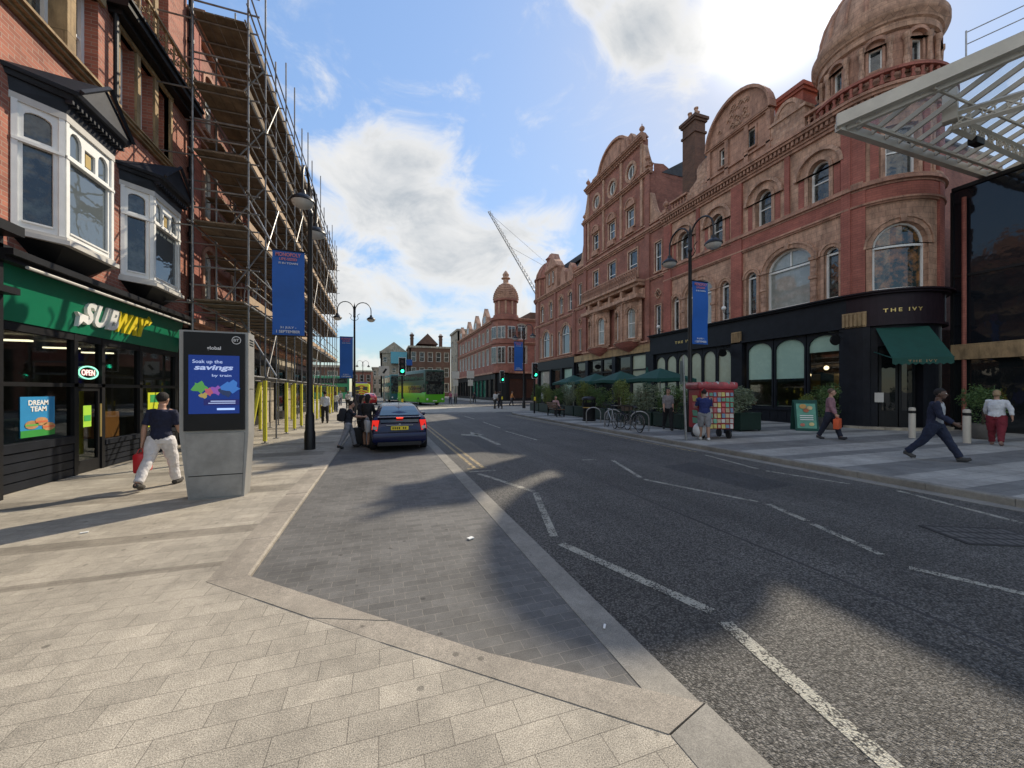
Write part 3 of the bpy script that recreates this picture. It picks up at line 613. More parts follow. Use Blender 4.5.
# litter
lt = MB(); lt.rbox((.98,4.37,.02), (.07,.05,.012), .5)
solo('litter', lt, 'white_ink', 'crumpled white scrap of paper on the dark loading bay setts', 'litter', 'white scraps of litter')
lt = MB(); lt.rbox((1.53,2.42,.02), (.05,.015,.006), .9); solo('litter', lt, 'white_ink', 'white cigarette end on the granite strip beside the asphalt', 'litter', 'white scraps of litter')
lt = MB(); lt.rbox((-3.3,5.9,.06), (.07,.03,.008), .4); solo('litter', lt, 'white_ink', 'white paper scrap on the pavement left of the kiosk shadow', 'litter', 'white scraps of litter')
# manhole grid
mo_ = empty('manhole_cover', (6.78,2.5,.004), 'rectangular cast iron cover set in the asphalt near the right kerb', 'manhole cover')
part('frame', MB().rbox((6.78,2.50,.003), (.95,.62,.012), -.45, bev=.004), paint((.03,.029,.028), .7, .1, 'cast_iron_dark', var=.3), mo_, world=True)
mh = MB()
for i in range(-4, 5):
    for j in (-1, 0, 1): mh.rbox((6.78+i*.098*cos(-.45)-j*.19*sin(-.45), 2.5+i*.098*sin(-.45)+j*.19*cos(-.45), .0075), (.07,.15,.006), -.45)
part('lid_pattern', mh, paint((.10,.095,.088), .6, .1, 'cast_iron', var=.3), mo_, world=True, split=False)

# ============================================================ RIGHT-HAND TERRACE
FX = 19.5
def xr(a, b, c): return (FX-c, a, b)
# ---------------- corner building with the round turret
B1 = empty('corner_building', (FX, 16, 0), 'red and buff terracotta corner building with round domed turret and dark restaurant front', 'building')
RT = 2.05; TX, TY = FX+RT, 11.4
def xt(a, b, c):
    th = pi+(TY-a)/RT; return (TX+(RT+c)*cos(th), TY+(RT+c)*sin(th), b)
SL = [TY-RT*R(6)*i for i in range(0, 27)]
A_END = TY-RT*R(135)
wins1 = []
for cen, nar in ((13.95, (15.95, 11.95)), (19.75, (21.75, 17.7))):
    wins1.append(dict(ac=cen, w=2.35, fr=.1, b0=5.95, bs=7.95, rise=.95, bars='cross', pane='glass_blind', surround='buff', sw=.2, key=True, hood=.05, rec=.25))
    for n_ in nar: wins1.append(dict(ac=n_, w=.62, fr=.085, b0=5.95, bs=8.0, rise=.31, bars='transom', pane='glass', surround='buff', sw=.14, hood=.04))
    for s in (-1.45, 1.3): wins1.append(dict(ac=cen+s, w=.92, fr=.09, b0=10.62, bs=12.05, rise=.5, bars='sash', pane='glass', surround='buff', sw=.16, rec=.3))
facade(B1, xr, [(11.4,5.9),(22.4,5.9),(22.4,14.3),(11.4,14.3)], wins1, 'buff')
p = MB()   # red piers and bands
for a0, a1 in ((16.5,17.2),(22.15,22.85),(11.15,11.5)): p.abox(a0, a1, 5.9, 13.55, -.05, .13)
for a in (13.95, 19.75): p.abox(a-.12, a+.12, 10.5, 13.55, -.02, .10)
for a0, a1 in ((11.5,16.5),(17.2,22.15)):
    p.abox(a0, a1, 9.72, 10.30, -.02, .07)
part('brick_pier', p, 'red_terracotta', B1, xr, world=True)
p = MB()   # red panels beside upper windows
for cen in (13.95, 19.75):
    for s in (-1.45, 1.3):
        for t in (-.78, .78): p.abox(cen+s+t-.13, cen+s+t+.13, 10.62, 11.95, -.02, .035)
part('brick_panel', p, 'red_terracotta', B1, xr, world=True)
h = MB()   # big relieving arches over second floor windows
for cen in (13.95, 19.75):
    for s in (-1.45, 1.3): h.ring(arch(cen+s, 1.9, 11.99, 12.0, .95), arch(cen+s, 2.2, 11.99, 12.0, 1.12), -.02, .16)
for cen, nar in ((13.95, (15.2, 12.7)), (19.75, (21.0, 18.5))):
    for n_ in nar: h.abox(n_-.13, n_+.13, 5.95, 8.0, 0, .1); h.abox(n_-.17, n_+.17, 7.05, 7.2, 0, .16); h.abox(n_-.17, n_+.17, 7.95, 8.1, 0, .16)
part('relieving_arch', h, 'buff_carved', B1, xr, world=True)
c = MB()
for f_, a0, a1 in ((xr, 11.4, 22.9),):
    cornice(c, a0, a1, 10.30, [(.1,.10),(.1,.2),(.1,.14)]); cornice(c, a0, a1, 9.55, [(.08,.08),(.08,.14)])
    cornice(c, a0, a1, 13.55, [(.14,.12),(.12,.2),(.2,.24),(.12,.42),(.12,.5)]); dentils(c, a0, a1, 13.81, .2, .34)
    cornice(c, a0, a1, 5.86, [(.08,.2)])
part('cornice', c, 'pink_stone', B1, xr, world=True)
ct = MB()
cornice(ct, A_END, 11.4, 10.30, [(.1,.10),(.1,.2),(.1,.14)]); cornice(ct, A_END, 11.4, 9.55, [(.08,.08),(.08,.14)])
cornice(ct, A_END, 11.4, 13.55, [(.14,.12),(.12,.2),(.2,.24),(.12,.42),(.12,.5)]); dentils(ct, A_END, 11.4, 13.81, .2, .34, .18)
part('turret_cornice', ct, 'pink_stone', B1, xt, SL, world=True)
# turret wall
ac = TY-RT*R(51)
wt = [dict(ac=ac, w=1.85, b0=5.95, bs=7.75, rise=.93, bars='transom', pane='glass_foliage', surround='buff', sw=.18, key=True, hood=.05, rec=.2),
      dict(ac=ac, w=1.05, b0=10.62, bs=12.7, rise=0, bars='sash', pane='glass', surround='buff', sw=.14, rec=.22),
      dict(ac=ac+1.45, w=.36, b0=10.7, bs=12.4, rise=.18, bars='none', pane='glass', surround='buff', sw=.08, rec=.15),
      dict(ac=ac-1.45, w=.36, b0=10.7, bs=12.4, rise=.18, bars='none', pane='glass', surround='buff', sw=.08, rec=.15)]
facade(B1, xt, [(A_END,5.9),(11.4,5.9),(11.4,14.3),(A_END,14.3)], wt, 'buff', slices=SL, name='turret_wall')
p = MB()
for a in (TY-.28, ac-1.9): p.abox(a-.42, a+.42, 5.9, 13.5, -.05, .09)
p.abox(A_END, 11.4, 9.72, 10.30, -.02, .06)
for t in (-.85, .85): p.abox(ac+t-.13, ac+t+.13, 10.62, 13.2, -.02, .07)
part('turret_pier', p, 'red_terracotta', B1, xt, SL, world=True)
# drum and dome above
dm = MB()
dm.lathe([(RT+.45,14.3),(RT+.1,14.32),(RT-.1,14.4),(RT-.1,14.55),(RT-.04,14.6),(RT-.04,14.75)], (TX,TY,0), 48)
for i in range(44):
    a = 2*pi*i/44; dm.lathe([(.06,0),(.09,.15),(.04,.3),(.08,.42),(.06,.5)], (TX+(RT+.22)*cos(a), TY+(RT+.22)*sin(a), 14.32), 6)
dm.lathe([(RT+.12,14.82),(RT+.34,14.82),(RT+.34,14.94),(RT+.12,14.94)], (TX,TY,0), 48)
part('drum_base', dm, 'red_terracotta', B1, world=True, smooth=True)
def xd(a, b, c):
    r = RT-.12+c; th = a/(RT-.12); return (TX+r*cos(th), TY+r*sin(th), b)
per = 2*pi*(RT-.12); SD = [per*i/60 for i in range(1, 60)]
nw = 9; wd = []
offa = R(208)*(RT-.12)
for i in range(nw):
    a = (offa+per*i/nw) % per
    wd.append(dict(ac=a, w=.42, b0=15.25, bs=16.2, rise=0, bars='none', pane='glass', surround='pink_stone', sw=.09, rec=.12, fr=.05))
wd = [d for d in wd if .4 < d['ac'] < per-.4]
facade(B1, xd, [(0,14.4),(per,14.4),(per,16.9),(0,16.9)], wd, 'pink_stone', slices=SD, name='drum_wall', depth=.2)
cl = MB()
for i in range(nw):
    for s in (-.5, .5):
        th = (offa+per*(i+s*.62)/nw)/(RT-.12)
        cl.lathe([(.13,0),(.13,.1),(.085,.16),(.12,.6),(.08,.8),(.1,1.4),(.15,1.5),(.15,1.65)], (TX+(RT-.02)*cos(th), TY+(RT-.02)*sin(th), 14.75), 8)
part('drum_column', cl, 'buff_carved', B1, world=True, smooth=True)
hd = MB()
for d in wd: hd.ring(arch(d['ac'], .66, 16.19, 16.2, .30), arch(d['ac'], .90, 16.19, 16.2, .44), 0, .16)
hd.abox(0, per, 14.6, 14.75, -.02, .12)
part('drum_arch', hd, 'pink_stone', B1, xd, SD, world=True)
dm = MB().lathe([(RT-.1,16.65),(RT+.0,16.7),(RT+.02,16.95),(RT+.1,17.0),(RT+.12,17.1),(RT+.24,17.2),(RT+.28,17.3),(RT+.28,17.5),(RT+.1,17.56),(RT+.08,17.9),(RT+.0,17.95),(RT-.04,18.3),(RT-.2,18.9),(RT-.48,19.5),(RT-.9,20.1),(RT-1.35,20.5),(.5,20.8),(.3,21.2),(.12,21.5),(.02,21.8)], (TX,TY,0), 56)
dome = part('dome', dm, 'buff', B1, world=True, smooth=True)
rb = MB()
for i in range(18):
    th = 2*pi*i/18; rb.tube([(TX+r*cos(th), TY+r*sin(th), z) for r, z in ((RT+.0,17.9),(RT-.02,18.3),(RT-.18,18.9),(RT-.46,19.5),(RT-.88,20.1),(RT-1.33,20.5))], .075, 6)
part('dome_rib', rb, 'pink_stone', dome, world=True)
# balustrades and attic pediment
b = MB(); balustrade(b, 11.3, 13.1, 14.32, .78); balustrade(b, 20.7, 22.3, 14.32, .78)
part('balustrade', b, 'pink_stone', B1, xr, world=True)
pc = 16.9
out = [(14.85,14.3),(18.95,14.3),(18.95,16.75)]+[(pc+2.05*cos(pi*i/16), 16.75+2.0*sin(pi*i/16)) for i in range(1, 16)]+[(14.85,16.75)]
wa = [dict(ac=pc+s, w=.55, b0=15.25, bs=16.3, rise=0, bars='sash' if s > 0 else 'none', pane='glass', surround='pink_stone', sw=.1, rec=.14, fr=.05) for s in (-.9, .9)]
facade(B1, xr, out, wa, 'pink_stone', name='pediment_wall', depth=.25)
pd = MB(); pd.prism([(x, y) for x, y in out], (), -.29, -.26, back=True); cornice(pd, 14.9, 19.1, 16.6, [(.08,.1),(.08,.18)])
q1 = [(pc+2.05*cos(pi*i/16), 16.76+2.0*sin(pi*i/16)) for i in range(17)]; q2 = [(pc+2.15*cos(pi*i/16), 16.76+2.18*sin(pi*i/16)) for i in range(17)]
pd.ring(q1, q2, -.28, .2)
for a in (14.95, 16.25, 17.55, 18.85): pd.abox(a-.12, a+.12, 14.35, 16.6, 0, .1)
pd.abox(14.7, 19.1, 14.9, 15.0, 0, .1)
part('pediment_moulding', pd, 'pink_stone', B1, xr, world=True)
cv = MB()
random.seed(3)
for i in range(26):
    t = random.uniform(.1, .9)*pi; rr = random.uniform(.1, 1.45); x = pc+rr*cos(t); y = 16.95+rr*sin(t)
    pts = [(x+.16*cos(u*5)*(1-u*.7), y+.16*sin(u*5)*(1-u*.7), .03) for u in [k/8 for k in range(9)]]; cv.tube(pts, [.045-.03*k/8 for k in range(9)], 5)
part('carved_tympanum', cv, 'buff_carved', B1, xr, world=True)
# scroll buttresses
sc = MB()
for s, a0 in ((1, 18.95), (-1, 14.85)):
    pts = [(a0, 14.3), (a0+s*1.75, 14.3), (a0+s*1.75, 14.95)]+[(a0+s*(1.75-.2-.9*t+.16*sin(t*9)), 15.0+1.35*t**1.5) for t in [k/8 for k in range(9)]]+[(a0, 16.5)]
    if s > 0: sc.prism(pts, (), -.4, .02, back=True)
sc.abox(13.1, 14.85, 14.3, 15.55, -.5, .06); sc.abox(13.02, 14.9, 15.55, 15.7, -.55, .14)
sc.ring(arch(13.95, 1.0, 15.69, 15.7, .55), arch(13.95, 1.35, 15.69, 15.7, .72), -.4, .1); sc.prism(arch(13.95, 1.0, 15.69, 15.7, .55), (), -.3, .04, back=True)
part('scroll_buttress', sc, 'buff_carved', B1, xr, world=True)
# roof and chimneys
rf = MB(); rf.prism([(11.3,14.3),(22.6,14.3),(22.6,14.4),(20.9,15.9),(12.6,15.9),(11.3,14.4)], (), -12, -.9, back=True)
part('roof', rf, 'slate', B1, xr, world=True)
def chimney(par, x, y, w, d, z0, z1, pots, mat='red_brick'):
    m = MB(); m.box(x-w/2, x+w/2, y-d/2, y+d/2, z0, z1-.5); m.box(x-w/2-.08, x+w/2+.08, y-d/2-.08, y+d/2+.08, z1-1.3, z1-1.15)
    m.box(x-w/2-.1, x+w/2+.1, y-d/2-.1, y+d/2+.1, z1-.5, z1-.35); m.box(x-w/2-.18, x+w/2+.18, y-d/2-.18, y+d/2+.18, z1-.35, z1-.15); m.box(x-w/2-.02, x+w/2+.02, y-d/2-.02, y+d/2+.02, z1-.15, z1)
    o = part('chimney', m, mat, par, world=True); 
    for i in range(pots):
        q = MB().lathe([(.13,0),(.11,.35),(.15,.38),(.15,.46),(.09,.46)], (x+(i % 2-.5)*w*.45, y-d/2+d*(i+.5)/pots, z1), 10); part('chimney_pot', q, 'buff', o, world=True, smooth=True)
    return o
chimney(B1, 21.6, 15.0, 1.2, 1.5, 14.5, 18.1, 0, 'red_terracotta')
chimney(B1, 20.9, 21.6, .9, 1.15, 14.4, 20.9, 4, 'brown_brick')
# body behind
bd_ = MB(); bd_.box(FX+.41, FX+13, TY, 22.39, 4.6, 14.3); bd_.box(FX+4.6, FX+13, TY-1, 24.3, 0, 4.55); part('rear_wall', bd_, 'red_brick', B1, world=True)
# --- ground floor
fa = MB()
fa.abox(11.3, 24.35, 4.55, 5.75, -.3, .12); cornice(fa, 11.3, 24.35, 5.75, [(.08,.28),(.06,.4)]); fa.abox(11.3, 24.35, 4.45, 4.55, -.3, .2)
part('fascia', fa, 'navy_paint', B1, xr, world=True)
ft = MB(); ft.abox(A_END, 11.4, 4.55, 5.75, -.3, .12); cornice(ft, A_END, 11.4, 5.75, [(.08,.28),(.06,.4)]); ft.abox(A_END, 11.4, 4.45, 4.55, -.3, .2)
part('turret_fascia', ft, 'aubergine', B1, xt, SL, world=True)
t = text_mb('THE IVY', 1.2, .15, bold=.02, spacing=1.5, extrude=.012); part('lettering', place(t, lambda x, y, z: (ac-x, 4.98+y, .13+z)), 'gold', B1, xt, SL, world=True)
t = text_mb('THE IVY', 1.6, .17, bold=.02, spacing=1.5, extrude=.012); part('lettering', place(t, lambda x, y, z: (20.9-x, 4.98+y, .13+z)), 'gold', B1, xr, world=True)
for a0, a1, f_, sl_ in ((16.45,17.15,xr,None),(23.95,24.4,xr,None)):
    q = MB().abox(a0, a1, .12, 4.45, -.3, .16); part('shop_pilaster', q, 'navy_paint', B1, f_, sl_, world=True)
q = MB().abox(TY-.85, TY+.15, .12, 4.45, -.3, .16); part('shop_pilaster', q, 'navy_paint', B1, xt, SL, world=True)
for a0, a1, f_, sl_ in ((16.5,17.1,xr,None),(TY-.75,TY+.02,xt,SL)):
    q = MB().abox(a0, a1, 4.45, 5.1, 0, .2)
    for i in range(6): q.abox(a0+(i+.2)*(a1-a0)/6, a0+(i+.8)*(a1-a0)/6, 4.5, 5.05, .2, .24)
    part('fluted_capital', q, 'tan_stone', B1, f_, sl_, world=True)
# shop window bays
def shopbay(a0, a1, b0, bs, rise, blind_to, blind, par=B1, name='shop_window'):
    f = MB(); w = a1-a0; p_ = arch((a0+a1)/2, w-.02, b0, bs, rise, 8); q_ = arch((a0+a1)/2, w-.16, b0+.08, bs, rise-.03, 8)
    f.prism([(a0,b0-.001),(a1,b0-.001),(a1,4.46),(a0,4.46)], [q_], -.16, -.02)
    wo = part(name, f, 'navy_paint', par, xr, world=True)
    g_ = MB(); g_.prism(q_, (), -.14, -.12); part('pane', g_, 'see_glass', wo, xr, world=True)
    if blind_to:
        zt = blind_to; b_ = MB(); pts = [(x, max(y, zt)) for x, y in q_]; b_.prism(pts, (), -.12, -.112); part('window_blind', b_, blind, wo, xr, world=True)
for a0, a1, bt in ((14.75,16.3,2.35),(13.1,14.7,2.35),(11.55,13.05,3.55)): shopbay(a0, a1, .85, 3.85, .5, bt, 'blind_green')
for i in range(6): a0 = 17.25+i*1.11; shopbay(a0, a0+1.08, .85, 3.75, .5, 1.2, 'blind_sage')
sr = MB(); sr.abox(11.45, 16.4, .12, .85, -.2, .02); sr.abox(17.15, 23.95, .12, .85, -.2, .02); sr.abox(11.45, 16.4, .74, .85, 0, .08); sr.abox(17.15, 23.95, .74, .85, 0, .08)
for i in range(10): sr.abox(11.7+i*.46, 12.05+i*.46, .25, .65, .02, .04)
part('stall_riser', sr, 'navy_paint', B1, xr, world=True)
it = MB(); it.box(FX+.4, FX+4.6, 11.5, 24.0, .10, .16); part('interior_floor', it, 'bark', B1, world=True)
it = MB(); it.box(FX+4.4, FX+4.58, 11.5, 24.0, .16, 4.4); it.box(FX+.4, FX+4.5, 11.3, 11.45, .16, 4.4); it.box(FX+.4, FX+4.5, 24.0, 24.15, .16, 4.4); it.box(FX+.4, FX+4.6, 11.5, 24.0, 4.4, 4.5); it.box(FX+.4, FX+4.4, 16.75, 16.85, .16, 4.4); part('interior_wall', it, paint((.09,.10,.08), .8, name='restaurant_wall', var=.5), B1, world=True)
rnd2 = random.Random(8)
for k in range(9):
    y = 12.1+k*1.32
    part('interior_lamp', MB().ball((FX+1.3+(k % 3)*.7, y, 2.6+(k % 2)*.3), .11, 8), emit('warm_lamp', (1,.75,.42), 2.2), B1, world=True, smooth=True)
    m = MB().lathe([(.001,.74),(.4,.74),(.4,.77),(.001,.77)], (FX+1.0,y,.16), 16); m.cyl((FX+1.0,y,.16), (FX+1.0,y,.92), .04); part('interior_table', m, 'white_ink', B1, world=True)
    m = MB().box(FX+.75, FX+1.15, y+.55, y+.6, .6, 1.15).box(FX+.75, FX+1.15, y+.3, y+.6, .58, .66); part('interior_chair', m, paint(rnd2.choice([(.3,.12,.03),(.05,.2,.12),(.35,.33,.3)]), .6, name='chair_leather'), B1, world=True)
for y in (12.4, 14.1, 15.6): part('interior_picture', MB().box(FX+4.34, FX+4.38, y-.4, y+.4, 1.8, 2.7), 'gold', B1, world=True)
# turret ground floor: doorway, shop walls, step
q = MB().prism([(A_END,.12),(TY-.85,.12),(TY-.85,4.46),(A_END,4.46)], [[(ac-.75,.121),(ac+.75,.121),(ac+.75,3.6),(ac-.75,3.6)]], -.35, 0)
part('entrance_wall', q, 'navy_paint', B1, xt, SL, world=True)
dr = MB(); dr.abox(ac-.7, ac-.02, .15, 3.5, -.33, -.26); dr.abox(ac+.02, ac+.7, .15, 3.5, -.33, -.26)
do = part('entrance_door', dr, 'black_paint', B1, xt, SL, world=True)
g_ = MB(); g_.abox(ac-.6, ac-.12, .9, 3.3, -.26, -.25); g_.abox(ac+.12, ac+.6, .9, 3.3, -.26, -.25); part('pane', g_, 'glass_shop', do, xt, SL, world=True)
st = MB(); st.abox(A_END, TY-.1, .12, .22, -.1, .35); part('doorstep', st, 'pale_stone', B1, xt, SL, world=True)
mn = MB(); mn.abox(TY-1.25, TY-.98, 1.25, 1.65, 0, .06); part('menu_case', mn, 'off_white', B1, xt, SL, world=True)
# awning over the door
def xtb(th): return Vector((cos(th), sin(th), 0))
thm = pi+(TY-ac)/RT; e = Vector((-sin(thm), cos(thm), 0)); nr = Vector((cos(thm), sin(thm), 0)); o0 = Vector((TX, TY, 0))+nr*(RT-.02)
aw = MB(); P0 = o0-e*.85+Vector((0,0,4.35)); P1 = o0+e*.85+Vector((0,0,4.35)); Q0 = o0-e*.9+nr*1.3+Vector((0,0,3.0)); Q1 = o0+e*.9+nr*1.3+Vector((0,0,3.0))
dn = Vector((0,0,-.03))
aw.add([P0,P1,Q1,Q0,P0+dn,P1+dn,Q1+dn,Q0+dn], [(0,1,2,3),(4,7,6,5),(0,4,5,1),(1,5,6,2),(2,6,7,3),(3,7,4,0)])
for i in range(9):
    a_ = Q0.lerp(Q1, i/9); b_ = Q0.lerp(Q1, (i+1)/9); z = Vector((0,0,-.22)); m_ = (a_+b_)/2+Vector((0,0,-.28)); o_ = nr*.01
    aw.add([a_,b_,b_+z,m_,a_+z,a_+o_,b_+o_,b_+z+o_,m_+o_,a_+z+o_], [(0,1,2,3,4),(9,8,7,6,5)])
aw.cyl(Q0, Q0-nr*1.3+Vector((0,0,.35)), .02, n=6); aw.cyl(Q1, Q1-nr*1.3+Vector((0,0,.35)), .02, n=6)
awo = part('door_awning', aw, 'parasol', B1, world=True)
t = text_mb('THE IVY', .85, .09, bold=.01, spacing=1.4); tm = MB()
for x, y, z in t.v: tm.v.append(tuple(Q0.lerp(Q1, .5)+e*x*(1 if e.y < 0 else -1)+nr*(.02+z)+Vector((0,0,-.18+y))))
tm.f = t.f; tm.m = [0]*len(t.f); part('lettering', tm, 'tan_stone', awo, world=True)
# oval hanging signs, wall lamps
def oval_sign(y, label):
    o = empty('hanging_sign', (FX-.1, y, 4.0), label, 'sign', 'black oval hanging signs on the restaurant front')
    m = MB().lathe([(.001,-.03),(.5,-.03),(.54,0),(.5,.03),(.001,.03)], (0,0,0), 24); v = [(x*.62-.5, z, yy*.42-.05) for x, yy, z in m.v]; s = MB().add(v, m.f)
    part('sign_board', s, 'black_paint', o); b_ = MB().cyl((0,0,.3), (-.95,0,.3), .02, n=6); b_.cyl((0,0,0), (-.5,0,.3), .014, n=6); part('bracket', b_, 'iron', o)
oval_sign(11.45, 'black oval sign hung on the dark pilaster left of the entrance awning'); oval_sign(17.35, 'black oval sign hung between the green blinds and the sage blinds')
oval_sign(31.0, 'black oval sign hung in the stone framed shopfront below the balcony')
def wall_lamp(y, z, label):
    o = empty('wall_lamp', (FX-.1, y, z), label, 'lamp', 'globe lamps on the restaurant front')
    part('globe', MB().ball((-.45,0,.25), .13, 12), 'white_ink', o, smooth=True); part('bracket', MB().tube([(0,0,.0),(-.25,0,-.1),(-.45,0,.0),(-.45,0,.14)], .022, 6), 'iron', o)
wall_lamp(17.3, 6.3, 'white globe lamp on the red pier right of the blue banner'); wall_lamp(22.9, 6.1, 'white globe lamp on the red pier beside the gabled building')

# ---------------- gabled central building
B2 = empty('gabled_building', (FX, 29.5, 0), 'tall red brick gabled building with three round windows and a carved balcony', 'building')
w2 = []
for a in (26.9, 29.6, 32.3):
    w2.append(dict(ac=a, w=.95, b0=15.2, bs=16.75, rise=0, bars='sash', surround='buff', sw=.16, rec=.15, pane='glass_sky' if a < 30 else 'glass'))
    w2.append(dict(ac=a-(.3 if a < 27 else 0), w=1.2 if a != 32.3 else .95, b0=10.9, bs=13.2, rise=0, bars='sash', surround='buff', sw=.13, rec=.15))
for a in (23.55, 35.4):
    w2.append(dict(ac=a, w=.72, b0=10.62, bs=12.8, rise=0, bars='sash', surround='buff', sw=.08, rec=.14)); w2.append(dict(ac=a, w=.6, b0=5.9, bs=8.1, rise=0, bars='none', surround='buff', sw=.08, rec=.14))
rnd = []
for a in (26.85, 29.55, 32.2): rnd.append([(a+.55*cos(2*pi*i/20), 19.75+.62*sin(2*pi*i/20)) for i in range(20)])
out = [(22.4,5.6),(36.6,5.6),(36.6,14.4),(34.5,14.4),(34.5,18.6),(33.8,18.6),(33.8,21.6),(25.3,21.6),(25.3,18.6),(24.45,18.6),(24.45,14.4),(22.4,14.4)]
low = [[(24.9,5.75),(34.1,5.75),(34.1,8.9),(24.9,8.9)]]
facade(B2, xr, out, w2, 'red_brick', others=rnd, depth=.45)
for rr in rnd:
    q = MB(); ca = sum(x for x, _ in rr)/20; q.ring(rr, [(ca+(x-ca)*.8, 19.75+(y-19.75)*.8) for x, y in rr], -.25, -.1); q.abox(ca-.025, ca+.025, 19.25, 20.25, -.2, -.12)
    wo = part('round_window', q, 'white_paint', B2, xr, world=True)
    part('pane', MB().prism(rr, (), -.2, -.18), 'glass_sky', wo, xr, world=True)
    part('stone_surround', MB().ring(rr, [(ca+(x-ca)*1.38, 19.75+(y-19.75)*1.38) for x, y in rr], -.02, .09), 'buff', wo, xr, world=True)
c = MB(); pr_ = .16
cornice(c, 24.3, 34.65, 18.35, [(.12,.12),(.1,.24),(.1,.32)]); cornice(c, 25.1, 34.0, 21.3, [(.1,.12),(.12,.22),(.12,.36),(.08,.42)]); dentils(c, 25.2, 33.9, 21.2, .1, .2, .3)
cornice(c, 22.4, 36.6, 13.75, [(.12,.1),(.12,.2),(.14,.3)]); cornice(c, 22.4, 36.6, 10.15, [(.1,.1),(.1,.16)]); cornice(c, 24.45, 34.5, 14.5, [(.1,.1)])
cornice(c, 22.4, 24.45, 14.4, [(.1,.12)]); cornice(c, 34.5, 36.6, 14.4, [(.1,.12)]); cornice(c, 24.4, 34.6, 5.35, [(.12,.14),(.12,.3)])
for a in (26.9, 29.6, 32.3):
    c.prism(arch(a, 1.1, 16.9, 16.95, .5), (), 0, .14); c.ring(arch(a, 1.1, 16.88, 16.95, .5), arch(a, 1.35, 16.86, 16.95, .65), 0, .2)
    c.prism([(a-.55,14.65),(a+.55,14.65),(a+.45,15.05),(a-.45,15.05)], (), 0, .25)
part('cornice', c, 'pink_stone', B2, xr, world=True)
p = MB()
for a0, a1 in ((24.45,24.95),(34.0,34.5)): p.abox(a0, a1, 5.6, 18.35, -.02, .14)
for a0, a1 in ((22.4,22.7),(36.3,36.65)): p.abox(a0, a1, 5.6, 13.7, -.02, .1)
part('brick_pier', p, 'red_brick', B2, xr, world=True)
p = MB()
for a in (25.45, 28.2, 30.95, 33.65): p.abox(a-.14, a+.14, 14.7, 18.35, 0, .1); p.abox(a-.14, a+.14, 18.7, 21.2, 0, .1)
for a in (25.0, 34.1): p.abox(a-.2, a+.2, 18.6, 19.5, -.4, .08)
part('stone_pilaster', p, 'buff', B2, xr, world=True)
pd = MB(); arcp = [(29.3+2.25*cos(pi*i/14), 21.7+1.9*sin(pi*i/14)) for i in range(15)]
pd.prism(arcp, (), -.5, .05, back=True); pd.ring(arcp, [(29.3+2.45*cos(pi*i/14), 21.7+2.1*sin(pi*i/14)) for i in range(15)], -.55, .22); pd.abox(28.3, 30.3, 22.0, 23.0, .05, .1)
for s, a0 in ((1, 31.5), (-1, 27.1)):
    pts = [(a0, 21.7), (a0+s*1.9, 21.7), (a0+s*1.5, 22.3), (a0+s*.7, 22.35), (a0+s*.2, 23.0), (a0-s*.3, 22.9)]
    if s < 0: pts = pts[::-1]
    pd.prism(pts, (), -.45, .0, back=True)
part('pediment', pd, 'pink_stone', B2, xr, world=True)
def finial(par, y, z, s=1.0, x=FX-.05, mat='pink_stone'):
    q = MB(); q.box(x-.22*s, x+.22*s, y-.22*s, y+.22*s, z, z+.35*s); q.lathe([(.05,.35),(.15,.42),(.06,.55),(.2,.72),(.22,.86),(.14,1.02),(.04,1.12),(.03,1.3),(.001,1.35)], (x, y, z), 10)
    q.v = [(a, b, z+(cc-z)*(s if i >= 8 else 1)) for i, (a, b, cc) in enumerate(q.v)]
    part('finial', q, mat, par, world=True, smooth=False)
for y, z in ((25.4,21.7),(33.7,21.7),(24.7,19.0),(34.35,18.6),(22.7,14.5)): finial(B2, y, z, .8)
sc = MB()   # side scrolls of the gable and of the low bays
for s, a0, z0 in ((1, 33.8, 18.7), (-1, 25.3, 18.7), (-1, 24.45, 14.5), (1, 34.5, 14.5)):
    pts = [(a0, z0)]+[(a0+s*(.75+.9*(1-t)*(z0 < 15)+.08*sin(t*8)), z0+.15+t*.4) for t in (0, .5, 1)]+[(a0+s*(.7-.6*t), z0+.6+1.7*t**1.3) for t in (0, .25, .5, .75, 1)]+[(a0, z0+2.4)]
    if s < 0: pts = pts[::-1]
    sc.prism(pts, (), -.35, .05, back=True)
part('scroll_coping', sc, 'buff', B2, xr, world=True)
bk = MB(); bk.box(FX+.46, FX+10, 24.45, 34.5, 5, 18.6); bk.box(FX+.46, FX+10, 22.4, 36.6, 0, 14.3)
bk.add([(FX+.3,24.44,18.5),(FX+.3,24.44,19.2),(FX+1.2,24.44,19.3),(FX+2.6,24.44,18.6),(FX+2.6,24.44,18.2)], [(0,1,2,3,4)]); part('rear_wall', bk, 'red_brick', B2, world=True)
rf = MB(); rf.add([(FX+1,24.4,18.6),(FX+1,34.5,18.6),(FX+5,34.5,21),(FX+5,24.4,21),(FX+9,24.4,18.6),(FX+9,34.5,18.6)], [(0,1,2,3),(3,2,5,4),(0,3,4),(1,5,2)]); part('roof', rf, 'slate', B2, world=True)
